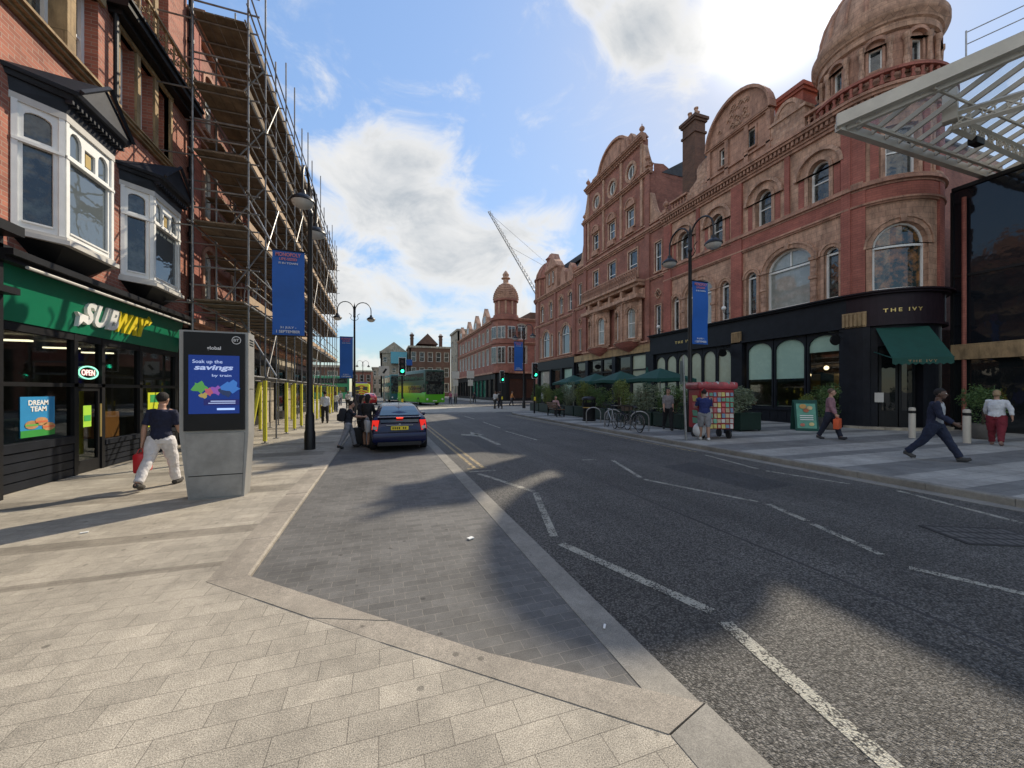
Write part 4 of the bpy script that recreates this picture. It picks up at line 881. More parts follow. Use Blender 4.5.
# first-floor bowed oriels with carved balcony above
for cen in (27.0, 31.45):
    RB = 3.2; hw = 1.85
    def xb(a, b, c_, cen=cen): th = (a-cen)/RB; return (FX-.75+RB*(1-cos(th))*1.0-c_*cos(th)+.0, cen+(RB+c_)*sin(th), b)
    sl_ = [cen-hw+2*hw*i/12 for i in range(1, 12)]
    wb = [dict(ac=cen+s, w=.78, b0=5.95, bs=7.95, rise=.38, bars='sash', pane='glass' if s > 0 else 'glass_blind', surround='buff', sw=.14, hood=.05, rec=.16, key=True) for s in (-.98, .98)]
    facade(B2, xb, [(cen-hw,5.75),(cen+hw,5.75),(cen+hw,8.95),(cen-hw,8.95)], wb, 'buff', slices=sl_, name='oriel_wall', depth=.5)
    m_ = MB()
    for a in (cen-hw+.05, cen, cen+hw-.05): m_.abox(a-.11, a+.11, 5.8, 8.9, 0, .1)
    cornice(m_, cen-hw, cen+hw, 5.6, [(.1,.12),(.08,.2)]); cornice(m_, cen-hw, cen+hw, 8.85, [(.12,.12),(.12,.25)])
    part('oriel_moulding', m_, 'buff_carved', B2, xb, sl_, world=True)
    co = MB(); co.lathe([(.12,0),(.3,.12),(.6,.22),(.75,.3),(1.25,.48),(1.3,.56),(1.65,.75),(1.7,.82)], (FX,cen,4.85), 24, pi/2, 3*pi/2, sx=.55); part('corbel', co, 'red_terracotta', B2, world=True, smooth=True)
bl = MB(); bl.abox(24.9, 33.6, 8.95, 9.25, -.1, .95); bl.abox(24.9, 33.6, 9.25, 9.7, -.1, .35); bl.abox(24.95, 33.5, 10.2, 10.4, -.1, .95); bl.abox(25.0, 33.4, 9.95, 10.2, -.1, .7)
for i in range(5): a = 25.6+i*1.75; bl.prism([(a-.15,9.25),(a+.15,9.25),(a+.15,10.2),(a-.15,10.2)], (), 0, .65)
part('balcony', bl, 'buff', B2, xr, world=True)
br_ = MB(); br_.abox(24.95, 33.5, 11.15, 11.27, .8, .93)
random.seed(5)
for i in range(27):
    a = 25.1+i*.315; br_.ring([(a+.13*cos(2*pi*k/10), 10.78+.3*sin(2*pi*k/10)) for k in range(10)], [(a+.18*cos(2*pi*k/10), 10.78+.38*sin(2*pi*k/10)) for k in range(10)], .82, .9)
    br_.abox(a-.02, a+.02, 10.4, 11.15, .83, .89)
part('carved_balustrade', br_, 'pink_stone', B2, xr, world=True)
# quatrefoil over the narrow first-floor windows
qf = MB()
for a in (23.55, 35.4):
    for dx, dy in ((0,.2),(0,-.2),(.17,0),(-.17,0)): qf.ring([(a+dx+.1*cos(2*pi*k/10), 8.95+dy+.12*sin(2*pi*k/10)) for k in range(10)], [(a+dx+.19*cos(2*pi*k/10), 8.95+dy+.2*sin(2*pi*k/10)) for k in range(10)], 0, .08)
part('quatrefoil', qf, 'buff', B2, xr, world=True)
# ground floor of the gabled building: stone frame and dark glazing
q = MB(); q.abox(24.4, 36.5, 4.75, 5.35, -.3, .12); part('stone_lintel', q, 'tan_stone', B2, xr, world=True)
q = MB()
for a in (24.6, 29.2, 33.9): q.abox(a-.25, a+.25, .12, 4.75, -.35, .14)
part('shop_pilaster', q, 'navy_paint', B2, xr, world=True)
for a0, a1 in ((24.85,26.9),(26.95,28.95),(29.45,31.4),(31.45,33.65),(34.15,36.4)):
    q = MB(); q.ring([(a0,.12),(a1,.12),(a1,4.75),(a0,4.75)], [(a0+.1,.7),(a1-.1,.7),(a1-.1,4.6),(a0+.1,4.6)], -.2, -.05); q.abox(a0+.1, a1-.1, 3.4, 3.5, -.2, -.06)
    wo = part('shop_window', q, 'black_paint', B2, xr, world=True); part('pane', MB().abox(a0+.1, a1-.1, .7, 4.6, -.18, -.16), 'glass_shop' if a0 != 24.85 else 'blind_sage', wo, xr, world=True)

# ---------------- far block with small cupola
B3 = empty('cupola_building', (FX, 42.5, 0), 'red brick building with small corner cupola and stone dormer at the side street', 'building')
w3 = []
for a in (38.7, 44.0): w3.append(dict(ac=a, w=2.0, b0=5.9, bs=8.1, rise=1.0, bars='cross', pane='glass_sky', surround='buff', sw=.2, hood=.06, rec=.15, key=True))
for a in (37.1, 40.3, 42.3, 45.7): w3.append(dict(ac=a, w=.5, b0=5.9, bs=8.3, rise=.25, bars='none', pane='glass', surround='buff', sw=.12, rec=.12))
for a in (37.5, 39.8, 42.6, 45.2): w3.append(dict(ac=a, w=.8, b0=10.5, bs=12.1, rise=.4, bars='sash', pane='glass_sky', surround='buff', sw=.2, hood=.06, rec=.15))
facade(B3, xr, [(36.6,5.5),(46.6,5.5),(46.6,13.6),(36.6,13.6)], w3, 'red_brick')
c = MB(); cornice(c, 36.6, 46.6, 13.3, [(.15,.12),(.12,.22),(.15,.32)]); cornice(c, 36.6, 46.6, 9.9, [(.12,.1),(.1,.18)]); cornice(c, 36.6, 46.6, 5.4, [(.12,.2),(.1,.3)])
part('cornice', c, 'pink_stone', B3, xr, world=True)
p = MB()
for a in (36.75, 41.3, 46.4): p.abox(a-.2, a+.2, 5.5, 13.3, -.02, .14)
part('brick_pier', p, 'red_brick', B3, xr, world=True)
dg = [(41.0,13.7),(44.2,13.7),(44.2,16.5),(43.6,17.2),(43.1,17.6),(42.6,18.4),(42.1,17.6),(41.6,17.2),(41.0,16.5)]
facade(B3, xr, dg, [dict(ac=42.6+s, w=.6, b0=14.6, bs=16.1, rise=0, bars='sash', surround='pink_stone', sw=.1, rec=.12) for s in (-.55, .55)], 'pink_stone', name='dormer_wall', depth=1.0)
q = MB(); cornice(q, 40.85, 44.35, 16.3, [(.1,.12),(.1,.2)])
for a in (37.6, 39.4): q.prism([(a-.7,13.7),(a+.7,13.7),(a+.5,15.1),(a,15.7),(a-.5,15.1)], (), -.6, .05, back=True)
part('dormer_moulding', q, 'pink_stone', B3, xr, world=True)
cx, cy = FX+1.9, 47.0
q = MB().lathe([(1.95,0),(1.95,13.3),(2.1,13.35),(2.25,13.6),(2.25,13.75),(1.9,13.8),(1.9,16.2),(2.15,16.3),(2.15,16.45),(1.9,16.5),(1.75,17.2),(1.35,18),(.8,18.6),(.5,18.8),(.5,19.2),(.65,19.25),(.3,19.6),(.05,20)], (cx,cy,0), 32)
part('corner_turret', q, 'red_brick', B3, world=True, smooth=True)
q = MB()
for i in range(16):
    th = 2*pi*i/16
    q.tube([(cx+r*cos(th), cy+r*sin(th), z) for r, z in ((1.93,16.5),(1.78,17.2),(1.38,18),(.83,18.6))], .07, 5); q.cyl((cx+1.95*cos(th), cy+1.95*sin(th), 13.8), (cx+1.95*cos(th), cy+1.95*sin(th), 16.2), .1, n=6)
    q.cyl((cx+1.98*cos(th), cy+1.98*sin(th), 10), (cx+1.98*cos(th), cy+1.98*sin(th), 10.2), .2, n=6)
part('turret_rib', q, 'pink_stone', B3, world=True)
q = MB(); q.box(FX+.41, FX+12, 36.6, 48.6, 0, 13.5); part('rear_wall', q, 'red_brick', B3, world=True)
q = MB(); q.add([(FX+.3,36.7,13.8),(FX+.3,45.5,13.8),(FX+2.6,45.5,16.9),(FX+2.6,36.7,16.9),(FX+12,36.7,16.9),(FX+12,45.5,16.9)], [(0,1,2,3),(3,2,5,4),(0,3,4),(1,5,2)]); q.box(FX+2.2, FX+3, 37, 44.5, 16.9, 17.5); part('roof', q, 'slate', B3, world=True)
q = MB(); q.abox(36.6, 46.6, 4.3, 5.4, -.3, .12); part('fascia', q, 'black_paint', B3, xr, world=True)
q = MB()
for a in (36.75, 39.6, 42.6, 46.4): q.abox(a-.2, a+.2, .12, 4.3, -.35, .15)
part('shop_pilaster', q, 'navy_paint', B3, xr, world=True)
for a0, a1, gm_ in ((37.0,39.4,'blind_green'),(39.8,42.4,'glass_shop'),(42.8,46.2,'glass_blind')):
    q = MB(); q.ring([(a0,.12),(a1,.12),(a1,4.3),(a0,4.3)], [(a0+.1,.7),(a1-.1,.7),(a1-.1,4.15),(a0+.1,4.15)], -.2, -.05)
    wo = part('shop_window', q, 'black_paint', B3, xr, world=True); part('pane', MB().abox(a0+.1, a1-.1, .7, 4.15, -.18, -.16), gm_, wo, xr, world=True)

# ---------------- arcade: dark glass hall and glazed canopy
AX = 22.6
AR = empty('glass_hall', (AX, 0, 0), 'dark glass fronted hall with a pale beige band right of the round turret', 'building')
gp = MB(); fr_ = MB()
ys = [9.3, 7.2, 5.1, 3.0, .9, -1.2, -3.3, -5.4, -7.5]
for a1, a0 in zip(ys[:-1], ys[1:]):
    part('glass_panel', MB().box(AX, AX+.04, a0+.03, a1-.03, 3.62, 10.0), 'glass_dark', AR, world=True)
    lw = MB().box(AX+.02, AX+.06, a0+.03, a1-.03, .12, 3.0); part('shop_window', lw, 'glass_shop', AR, world=True)
    fr_.box(AX-.06, AX+.1, a0-.04, a0+.04, .12, 10.0)
fr_.box(AX-.06, AX+.1, 9.26, 9.34, .12, 10.0); fr_.box(AX-.08, AX+.1, -7.5, 9.3, 10.0, 10.15); fr_.box(AX-.04, AX+.1, -7.5, 9.3, 6.4, 6.5)
part('frame', fr_, 'black_paint', AR, world=True)
part('shop_display', MB().box(AX-.02, AX+.015, 5.9, 7.0, 1.9, 2.75), 'glass_green', AR, world=True); part('blue_notice', MB().box(AX-.02, AX+.012, 6.3, 6.6, 1.35, 1.65), paint((.03,.06,.12), .5, name='notice_blue'), AR, world=True)
part('beige_band', MB().box(AX-.25, AX+.3, -7.5, 9.25, 3.0, 3.62), 'tan_stone', AR, world=True)
bk = MB(); bk.box(AX+.5, AX+8, -7.5, 9.2, .12, 10.1); part('rear_wall', bk, 'black_paint', AR, world=True)
pp = MB(); pp.cyl((AX-.15,8.9,.12), (AX-.15,8.9,9.6), .07, n=8); part('downpipe', pp, 'red_terracotta', AR, world=True)

CN = empty('glazed_canopy', (18, 5, 10.5), 'cream steel and glass canopy roof beside the domed turret', 'canopy')
# glass roof rising southwards from a gutter; its street end is cut off on the diagonal
GY, MS_, RY = 8.45, .34, 1.6
def rz_(y): return 10.5+MS_*(GY-y)
def vy(x): return max(RY, GY-(x-14.2)*1.03)
def slab(m, pts, z0, z1):
    n = len(pts); vs = [(x, y, rz_(y)+z0) for x, y in pts]+[(x, y, rz_(y)+z1) for x, y in pts]
    m.add(vs, [tuple(range(n-1, -1, -1)), tuple(range(n, 2*n))]+[(k, (k+1) % n, n+(k+1) % n, n+k) for k in range(n)])
    return m
def beam(p, q, w, z0, z1, m=None):
    d = Vector((q[0]-p[0], q[1]-p[1])).normalized(); nx, ny = -d.y*w/2, d.x*w/2
    return slab(m or MB(), [(p[0]-nx,p[1]-ny),(q[0]-nx,q[1]-ny),(q[0]+nx,q[1]+ny),(p[0]+nx,p[1]+ny)], z0, z1)
part('verge_beam', beam((14.1,GY+.05), (20.9,1.55), .14, -.16, .24), 'cream_metal', CN, world=True)
part('verge_beam', beam((14.5,GY+.0), (21.2,1.6), .10, -.22, -.05), 'cream_metal', CN, world=True)
g_ = MB(); g_.box(14.2, 24.6, GY-.02, GY+.16, rz_(GY)-.24, rz_(GY)+.03); g_.box(14.6, 24.6, GY-.30, GY-.20, rz_(GY)-.10, rz_(GY)+.0); part('gutter', g_, 'cream_metal', CN, world=True)
part('ridge_beam', MB().box(20.8, 24.6, RY-.1, RY+.1, rz_(RY)-.25, rz_(RY)+.05), 'cream_metal', CN, world=True)
xs = [15.0+k*.72 for k in range(14)]
for x in xs: part('rafter', beam((x, GY-.05), (x, vy(x)), .075, -.14, .03), 'cream_metal', CN, world=True)
for x0, x1 in zip([14.45]+xs, xs): 
    pts = [(x0+.04, GY-.05), (x0+.04, vy(x0+.04)+.05), (x1-.04, vy(x1-.04)+.05), (x1-.04, GY-.05)]
    part('glass_panel', MB().add([(x, y, rz_(y)+.04) for x, y in pts], [(0,1,2,3)]), 'roof_glass', CN, world=True)
for y in (6.9, 5.2, 3.5):
    x0 = 14.3+(GY-y)/1.03; m = MB().box(x0, 24.6, y-.03, y+.03, rz_(y)-.20, rz_(y)-.14); part('purlin', m, 'cream_metal', CN, world=True)
def girder(p, q, h, w=.16):
    """box framed lattice girder with ring ornament"""
    P = Vector(p); Q = Vector(q); m = MB(); n = max(3, int((Q-P).length/.5)); up_ = Vector((0,0,h))
    for o_ in (Vector((0,0,0)), up_):
        m.tube([P+o_, Q+o_], w*.55, 4)
    for k in range(n):
        a = P.lerp(Q, k/n); b_ = P.lerp(Q, (k+1)/n); m.cyl(a, b_+up_, .03, n=5); m.cyl(a+up_, b_, .03, n=5)
        c_ = (a+b_)/2+up_*.5; d = (Q-P).normalized(); m.tube([c_+d*.14*cos(t)+Vector((0,0,.14*sin(t))) for t in [2*pi*u/10 for u in range(11)]], .022, 5, cap=False)
    return m
part('lattice_girder', girder((17.5,7.25,10.25), (24.4,7.25,10.0), .42), 'cream_metal', CN, world=True, split=False)
part('lattice_girder', girder((17.5,7.2,10.25), (20.6,2.6,10.35), .42), 'cream_metal', CN, world=True, split=False)
part('bracket_box', MB().rbox((17.5,7.25,10.95), (.34,.34,1.0), .3, bev=.02), 'cream_metal', CN, world=True)
part('boss', MB().rbox((19.0,7.25,10.12), (.5,.24,.22), bev=.04), 'black_paint', CN, world=True)
rl = MB(); P = Vector((16.2,6.38,rz_(6.38)+.2)); Q = Vector((20.9,1.55,rz_(1.55)+.2))
for h_ in (.45,.8): rl.cyl(P+Vector((0,0,h_)), Q+Vector((0,0,h_)), .016, n=5)
for k in range(5): a = P.lerp(Q, k/4); rl.cyl(a, a+Vector((0,0,.85)), .022, n=5)
part('roof_rail', rl, 'steel', CN, world=True, split=False)
part('column', MB().lathe([(.2,0),(.2,.3),(.12,.4),(.1,9.6),(.2,9.9)], (21.5, 2.4, .12), 14), 'cream_metal', CN, world=True, smooth=True)
# ============================================================ LEFT SIDE
LX = -5.7
def xl(a, b, c): return (LX+c, a, b)
SB = empty('sandwich_shop_building', (LX, 11, 0), 'red brick building with white oriel windows above a green sandwich shop', 'building')
ups = []
for a, w in ((6.9,.95),(8.05,.95),(9.2,.95),(10.25,.7)): ups.append(dict(ac=a, w=w, b0=8.1, bs=10.0, rise=0, bars='sash', pane='glass', rec=.28, sill=False, fr=.09))
for a in (11.55, 12.35, 13.15):
    ups.append(dict(ac=a, w=.62, b0=8.1, bs=10.0, rise=0, bars='sash', pane='glass', rec=.28, sill=False, fr=.08)); ups.append(dict(ac=a, w=.62, b0=11.2, bs=13.2, rise=0, bars='sash', pane='glass', rec=.28, sill=False, fr=.08))
for a in (6.9, 8.05, 9.2, 10.25): ups.append(dict(ac=a, w=.8, b0=11.2, bs=13.2, rise=0, bars='sash', pane='glass', rec=.28, sill=False, fr=.08))
bays = [(8.54, 10.65), (11.32, 13.45)]
facade(SB, xl, [(2,3.9),(14.55,3.9),(14.55,14.6),(2,14.6)], ups, 'sunny_brick', depth=.45, others=[[(a0+.2,4.3),(a1-.2,4.3),(a1-.2,6.5),(a0+.2,6.5)] for a0, a1 in bays])
st = MB()
for a in (7.475, 8.625, 9.775): st.abox(a-.11, a+.11, 8.1, 10.0, -.28, .05)
for a in (11.95, 12.75): st.abox(a-.08, a+.08, 8.1, 10.0, -.28, .05); st.abox(a-.08, a+.08, 11.2, 13.2, -.28, .05)
st.abox(6.3, 10.72, 10.0, 10.2, -.1, .07); st.abox(11.1, 13.6, 10.0, 10.2, -.1, .07); st.abox(11.12, 11.24, 8.1, 10.0, -.1, .05); st.abox(13.46, 13.58, 8.1, 10.0, -.1, .05)
part('stone_mullion', st, 'tan_stone', SB, xl, world=True)
st = MB(); cornice(st, 2, 10.95, 7.92, [(.06,.08),(.06,.16),(.05,.22)]); cornice(st, 11.0, 13.75, 7.94, [(.06,.08),(.06,.14),(.03,.18)])
cornice(st, 2, 7.9, 6.6, [(.08,.1),(.08,.2),(.06,.28)])
part('window_sill', st, 'tan_stone', SB, xl, world=True)
st = MB(); st.abox(10.78, 14.5, 10.22, 10.36, -.1, .42); st.abox(10.78, 14.5, 10.36, 10.42, -.1, .48); st.abox(10.9, 14.4, 10.1, 10.22, 0, .25)
part('balcony_ledge', st, 'black_paint', SB, xl, world=True)
ir = MB(); random.seed(11)
for i in range(9):
    a0 = 10.85+i*.4
    ir.abox(a0-.012, a0+.012, 10.42, 11.1, .36, .4)
    for k in range(4):
        x = a0+.2+.09*(-1)**k; y = 10.55+.14*k; pts = [(x+.1*cos(u*6)*(1-u*.6), y+.08*sin(u*6)*(1-u*.6), .38) for u in [t/9 for t in range(10)]]; ir.tube(pts, .014, 5)
ir.abox(10.8, 14.45, 11.08, 11.14, .34, .42)
part('balcony_railing', ir, 'tan_stone', SB, xl, world=True)
dp = MB(); dp.cyl((LX+.12,14.5,3.2), (LX+.12,14.5,14.4), .06, n=8)
for z in (4.5,6.5,8.5,10.5,12.5): dp.cyl((LX+.12,14.5,z), (LX+.12,14.5,z+.12), .09, n=8)
dp.cyl((LX+.12,10.95,7.9), (LX+.12,10.95,14.4), .05, n=8)
part('downpipe', dp, 'black_paint', SB, world=True)
bk = MB(); bk.box(LX-9, LX-3.0, 2, 14.5, 0, 14.5); part('rear_wall', bk, 'brown_brick', SB, world=True)
cp = MB(); cornice(cp, 2, 14.6, 14.2, [(.15,.1),(.15,.25),(.2,.45)]); part('cornice', cp, 'tan_stone', SB, xl, world=True)
# canted oriels
def oriel(a0, a1, d=.42):
    b0, b1 = 4.42, 6.5
    plan = [(a0, 0), (a0+d, d), (a1-d, d), (a1, 0)]     # (a, c)
    o = MB()
    def band(z0, z1, out, mat_k=None):
        P = [(a0-out*.7, 0), (a0+d-out*.42, d+out), (a1-d+out*.42, d+out), (a1+out*.7, 0)]
        n = len(P); vs = [(a, z0, c) for a, c in P]+[(a, z1, c) for a, c in P]
        o.add(vs, [(0,1,2,3)[::-1], (4,5,6,7)]+[(i, (i+1) % n, n+(i+1) % n, n+i) for i in range(n)])
    band(b0-.14, b0-.06, .10); band(b0-.06, b0, .05); band(b1-.02, b1+.10, .04)
    # frames per face
    def face(p, q):
        p = Vector((p[0], p[1])); q = Vector((q[0], q[1])); L_ = (q-p).length; u = (q-p)/L_; n_ = Vector((-u.y, u.x)); n_ = n_ if n_.y > 0 or n_.x*(p.x-(a0+a1)/2) > 0 else -n_
        if n_.y < 0: n_ = -n_
        return (lambda s, z, c: (p.x+u.x*s+n_.x*c, z, p.y+u.y*s+n_.y*c)), L_
    win_ = None
    for i in range(3):
        fm, L_ = face(plan[i], plan[i+1]); side = i != 1
        f = MB(); e_ = .055; H0, H1 = b0, b1; tz = b1-.62
        holes = [[(.13,H0+.1),(L_-.13,H0+.1),(L_-.13,tz-.05),(.13,tz-.05)]]
        if side: holes.append(arch(L_/2, L_-.28, tz+.06, H1-.2, .09, 6))
        else:
            w = (L_-.26-.16)/3
            for k in range(3): holes.append(arch(.13+w/2+k*(w+.08), w, tz+.06, H1-.24, .14 if k != 1 else 0.001, 6))
        f.prism([(0,H0),(L_,H0),(L_,H1),(0,H1)], holes, -.07, 0)
        f.box(0, L_, tz-.05, tz, 0, .045); f.box(0, .07, H0, H1, 0, .03); f.box(L_-.07, L_, H0, H1, 0, .03)
        f.box(.12, L_-.12, H0+.1, H0+.13, 0, .02)
        wo = part('oriel_window', MB().add([fm(*v) for v in f.v], f.f), 'white_paint', SB, xl, world=True)
        g_ = MB().box(.08, L_-.08, H0+.05, H1-.1, -.05, -.04); part('pane', MB().add([fm(*v) for v in g_.v], g_.f), 'glass' if side else 'glass_sky', wo, xl, world=True)
        if not side:
            g_ = MB().box(L_/2-.07, L_/2+.07, tz+.1, tz+.34, -.035, -.028); part('sash_ornament', MB().add([fm(*v) for v in g_.v], g_.f), 'gold', wo, xl, world=True)
    part('oriel_trim', o, 'off_white', SB, xl, world=True)
    # dark cornice and pediment roof
    r = MB(); o = r
    def band2(z0, z1, o0, o1):
        P = lambda out: [(a0-out*.7, 0), (a0+d-out*.42, d+out), (a1-d+out*.42, d+out), (a1+out*.7, 0)]
        n = 4; vs = [(a, z0, c) for a, c in P(o0)]+[(a, z1, c) for a, c in P(o1)]
        r.add(vs, [(3,2,1,0), (4,5,6,7)]+[(i, (i+1) % n, n+(i+1) % n, n+i) for i in range(n)])
    band2(b1+.1, b1+.32, .03, .08); band2(b1+.32, b1+.40, .14, .18); band2(b1+.40, b1+.46, .24, .27)
    z = b1+.46; m_ = (a0+a1)/2; oo = .27; fa0, fa1 = a0+d-oo*.42, a1-d+oo*.42; fc = d+oo
    r.add([(a0-.19,z,0),(fa0,z,fc),(fa1,z,fc),(a1+.19,z,0),(m_,z+.62,fc-.03),(m_,z+.62,0)], [(1,2,4),(0,1,4,5),(2,3,5,4),(0,5,3)])
    # raking mouldings
    for s0, s1 in ((fa0, m_), (fa1, m_)):
        A = Vector((s0, z+.01, fc+.03)); B = Vector((s1, z+.63, fc+.03)); r.tube([A, B], .04, 4)
    for k in range(14):
        a = fa0+.05+(fa1-fa0-.1)*k/13; r.box(a-.022, a+.022, b1+.26, b1+.32, d+.06, d+.16)
    part('oriel_roof', r, 'lead_dark', SB, xl, world=True, split=False)
    # black soffit
    s = MB(); P = [(a0,0),(a0+d,d),(a1-d,d),(a1,0)]; Q = [(a0+.5,0),(a0+d+.25,d*.3),(a1-d-.25,d*.3),(a1-.5,0)]
    vs = [(a, b0-.14, c) for a, c in P]+[(a, b0-.45, c*1.0) for a, c in Q]; s.add(vs, [(0,1,2,3),(7,6,5,4),(0,1,5,4),(1,2,6,5),(2,3,7,6)]); part('oriel_base', s, 'black_paint', SB, xl, world=True)
M['lead_dark'] = plain('painted_lead', (.014,.016,.022), .5, var=.4, bump=.1, bscale=12, spec=.3)
for a0, a1 in bays: oriel(a0, a1)
# shop front
SF = SB
fa = MB(); fa.add([(8.12,2.86,.02),(13.95,2.86,.02),(13.95,3.72,.14),(8.12,3.72,.14),(8.12,2.86,-.1),(13.95,2.86,-.1),(13.95,3.72,-.1),(8.12,3.72,-.1)], [(0,1,2,3),(4,7,6,5),(0,4,5,1),(1,5,6,2),(2,6,7,3),(3,7,4,0)])
fas = part('fascia', fa, 'sub_green', SF, xl, world=True)
t1 = text_mb('SUB', 1.08, .46, bold=.035, shear=.22, extrude=.03, spacing=1.12); t2 = text_mb('WAY', 1.16, .46, bold=.035, shear=.22, extrude=.03, spacing=1.06)
part('lettering', place(t1, lambda x, y, z: (10.50+x, 3.05+y, .07+y*.14+z)), 'white_ink', fas, xl, world=True, label='white raised letters', split=False)
part('lettering', place(t2, lambda x, y, z: (11.56+x, 3.05+y, .07+y*.14+z)), 'yellow_ink', fas, xl, world=True, label='yellow raised letters', split=False)
aw = MB(); aw.prism([(10.06,3.05),(9.94,3.10),(9.80,2.98),(9.85,3.18),(9.78,3.26),(10.08,3.22)], (), .06, .13); part('lettering', aw, 'white_ink', fas, xl, world=True, label='white arrow tail')
aw = MB(); aw.prism([(12.02,3.40),(12.16,3.42),(12.17,3.36),(12.32,3.48),(12.18,3.60),(12.17,3.54),(12.0,3.52)], (), .08, .15); part('lettering', aw, 'yellow_ink', fas, xl, world=True, label='yellow arrow tip')
mo = MB(); mo.abox(8.0, 14.1, 3.72, 3.80, -.2, .30); mo.abox(8.0, 14.1, 3.80, 3.9, -.2, .40); mo.abox(8.0, 14.1, 3.9, 3.98, -.2, .22); part('canopy_moulding', mo, 'black_paint', SF, xl, world=True)
mo = MB(); mo.cyl((LX+.33,8.35,3.70), (LX+.33,13.9,3.70), .028, n=8); part('light_tube', mo, 'off_white', SF, world=True)
fr_ = MB()
PY = [(8.12,8.2),(9.93,10.03),(10.72,10.82),(12.1,12.22),(13.85,14.0)]
for a, b_ in PY: fr_.abox(a, b_, .05, 2.86, -.12, .0)
fr_.abox(8.12, 13.95, 2.72, 2.86, -.12, -.005); fr_.abox(8.12, 13.95, 1.80, 1.87, -.10, .0)
part('frame', fr_, 'black_paint', SF, xl, world=True, split=False)
rs = MB()
for a0, a1, h_ in ((8.2,9.93,.80),(10.82,12.1,.62),(12.22,13.85,.62)):
    n = 5
    for i in range(n): rs.abox(a0, a1, .05+i*h_/n+.01, .05+(i+1)*h_/n-.01, -.1, -.01+.03*(i == n-1))
    rs.abox(a0, a1, .05, .05+h_, -.12, -.05)
part('stall_riser', rs, 'navy_paint', SF, xl, world=True)
M['see_dark'] = seeglass('shop_window_glass', (.62,.65,.62), .03)
for a0, a1, b0, b1 in ((8.2,9.93,.85,1.8),(10.82,12.1,.67,1.8),(12.22,13.85,.67,1.8),(8.2,9.93,1.87,2.72),(10.03,10.72,1.87,2.72),(10.82,12.1,1.87,2.72),(12.22,13.85,1.87,2.72)):
    part('window_pane', MB().abox(a0, a1, b0, b1, -.07, -.06), M['see_dark'], SF, xl, world=True)
d_ = MB(); d_.ring([(10.03,.06),(10.72,.06),(10.72,1.8),(10.03,1.8)], [(10.10,.3),(10.65,.3),(10.65,1.72),(10.10,1.72)], -.1, -.03); door = part('door', d_, 'black_paint', SF, xl, world=True)
part('pane', MB().abox(10.10, 10.65, .3, 1.72, -.07, -.06), M['see_dark'], door, xl, world=True); part('door_handle', MB().cyl((LX+.03,10.62,.75), (LX+.03,10.62,1.45), .018, n=8), 'gold', door, world=True)
# posters
def poster(a0, a1, b0, b1, label, rows, base):
    o = empty('poster', (LX+.0, (a0+a1)/2, b0), label, 'poster'); 
    part('sheet', MB().abox(a0, a1, b0, b1, -.055, -.048), base, o, xl, world=True)
    return o
po = poster(8.80, 9.52, .92, 1.62, 'blue poster reading DREAM TEAM with sandwiches on a green strip', None, paint((.02,.22,.45), .5, name='poster_blue'))
t = text_mb('DREAM', .42, .09, bold=.03); part('lettering', place(t, lambda x, y, z: (9.16+x, 1.47+y, -.044+z)), 'white_ink', po, xl, world=True, split=False)
t = text_mb('TEAM', .34, .09, bold=.03); part('lettering', place(t, lambda x, y, z: (9.16+x, 1.36+y, -.044+z)), 'white_ink', po, xl, world=True, split=False)
part('green_strip', MB().abox(8.80, 9.52, .92, 1.04, -.046, -.043), paint((.03,.25,.04), .5, name='poster_green'), po, xl, world=True)
random.seed(21)
for i, (x, y) in enumerate(((9.02,1.13),(9.22,1.18),(9.38,1.08))):
    m = MB().prism([(x+.13*cos(2*pi*k/12)*(1.1), y+.075*sin(2*pi*k/12)) for k in range(12)], (), -.046, -.040); s_ = part('sandwich_picture', m, paint((.42,.22,.09), .6, name='bread', var=.4), po, xl, world=True)
    part('filling', MB().prism([(x-.13,y-.02),(x+.13,y-.02),(x+.13,y+.012),(x-.13,y+.012)], (), -.040, -.038), paint((.5,.12,.05) if i else (.1,.35,.06), .6, name='filling'), s_, xl, world=True)
po = poster(12.55, 13.25, .78, 1.68, 'lime yellow poster with green heading in the shop window', None, paint((.52,.58,.02), .5, name='poster_lime'))
part('heading', MB().prism([(12.65,1.42),(13.15,1.42),(13.15,1.62),(12.65,1.62)], (), -.046, -.043), paint((.03,.3,.08), .5, name='poster_green2'), po, xl, world=True)
part('sandwich_picture', MB().prism([(12.9+.25*cos(k*.52), 1.05+.17*sin(k*.52)) for k in range(12)], (), -.046, -.042), paint((.45,.25,.08), .6, name='bread2', var=.4), po, xl, world=True)
po = poster(10.25, 10.48, .98, 1.42, 'lime green opening hours notice on the shop door', None, paint((.35,.62,.05), .5, name='notice_green'))
part('panel', MB().abox(10.27, 10.46, 1.1, 1.22, -.046, -.043), paint((.05,.35,.08), .5, name='notice_dark'), po, xl, world=True)
ns = empty('open_sign', (LX, 10.35, 2.0), 'oval neon OPEN sign hung behind the glass above the shop door', 'sign')
m = MB().ring([(10.38+.29*cos(k*.262), 2.1+.14*sin(k*.262)) for k in range(24)], [(10.38+.26*cos(k*.262), 2.1+.115*sin(k*.262)) for k in range(24)], -.045, -.03); part('neon_ring', m, emit('green_neon', (.3,.9,.6), .7), ns, xl, world=True)
t = text_mb('OPEN', .38, .12, bold=.01, extrude=.004); part('lettering', place(t, lambda x, y, z: (10.38+x, 2.04+y, -.04+z)), emit('pink_neon', (1,.55,.5), .8), ns, xl, world=True, split=False)
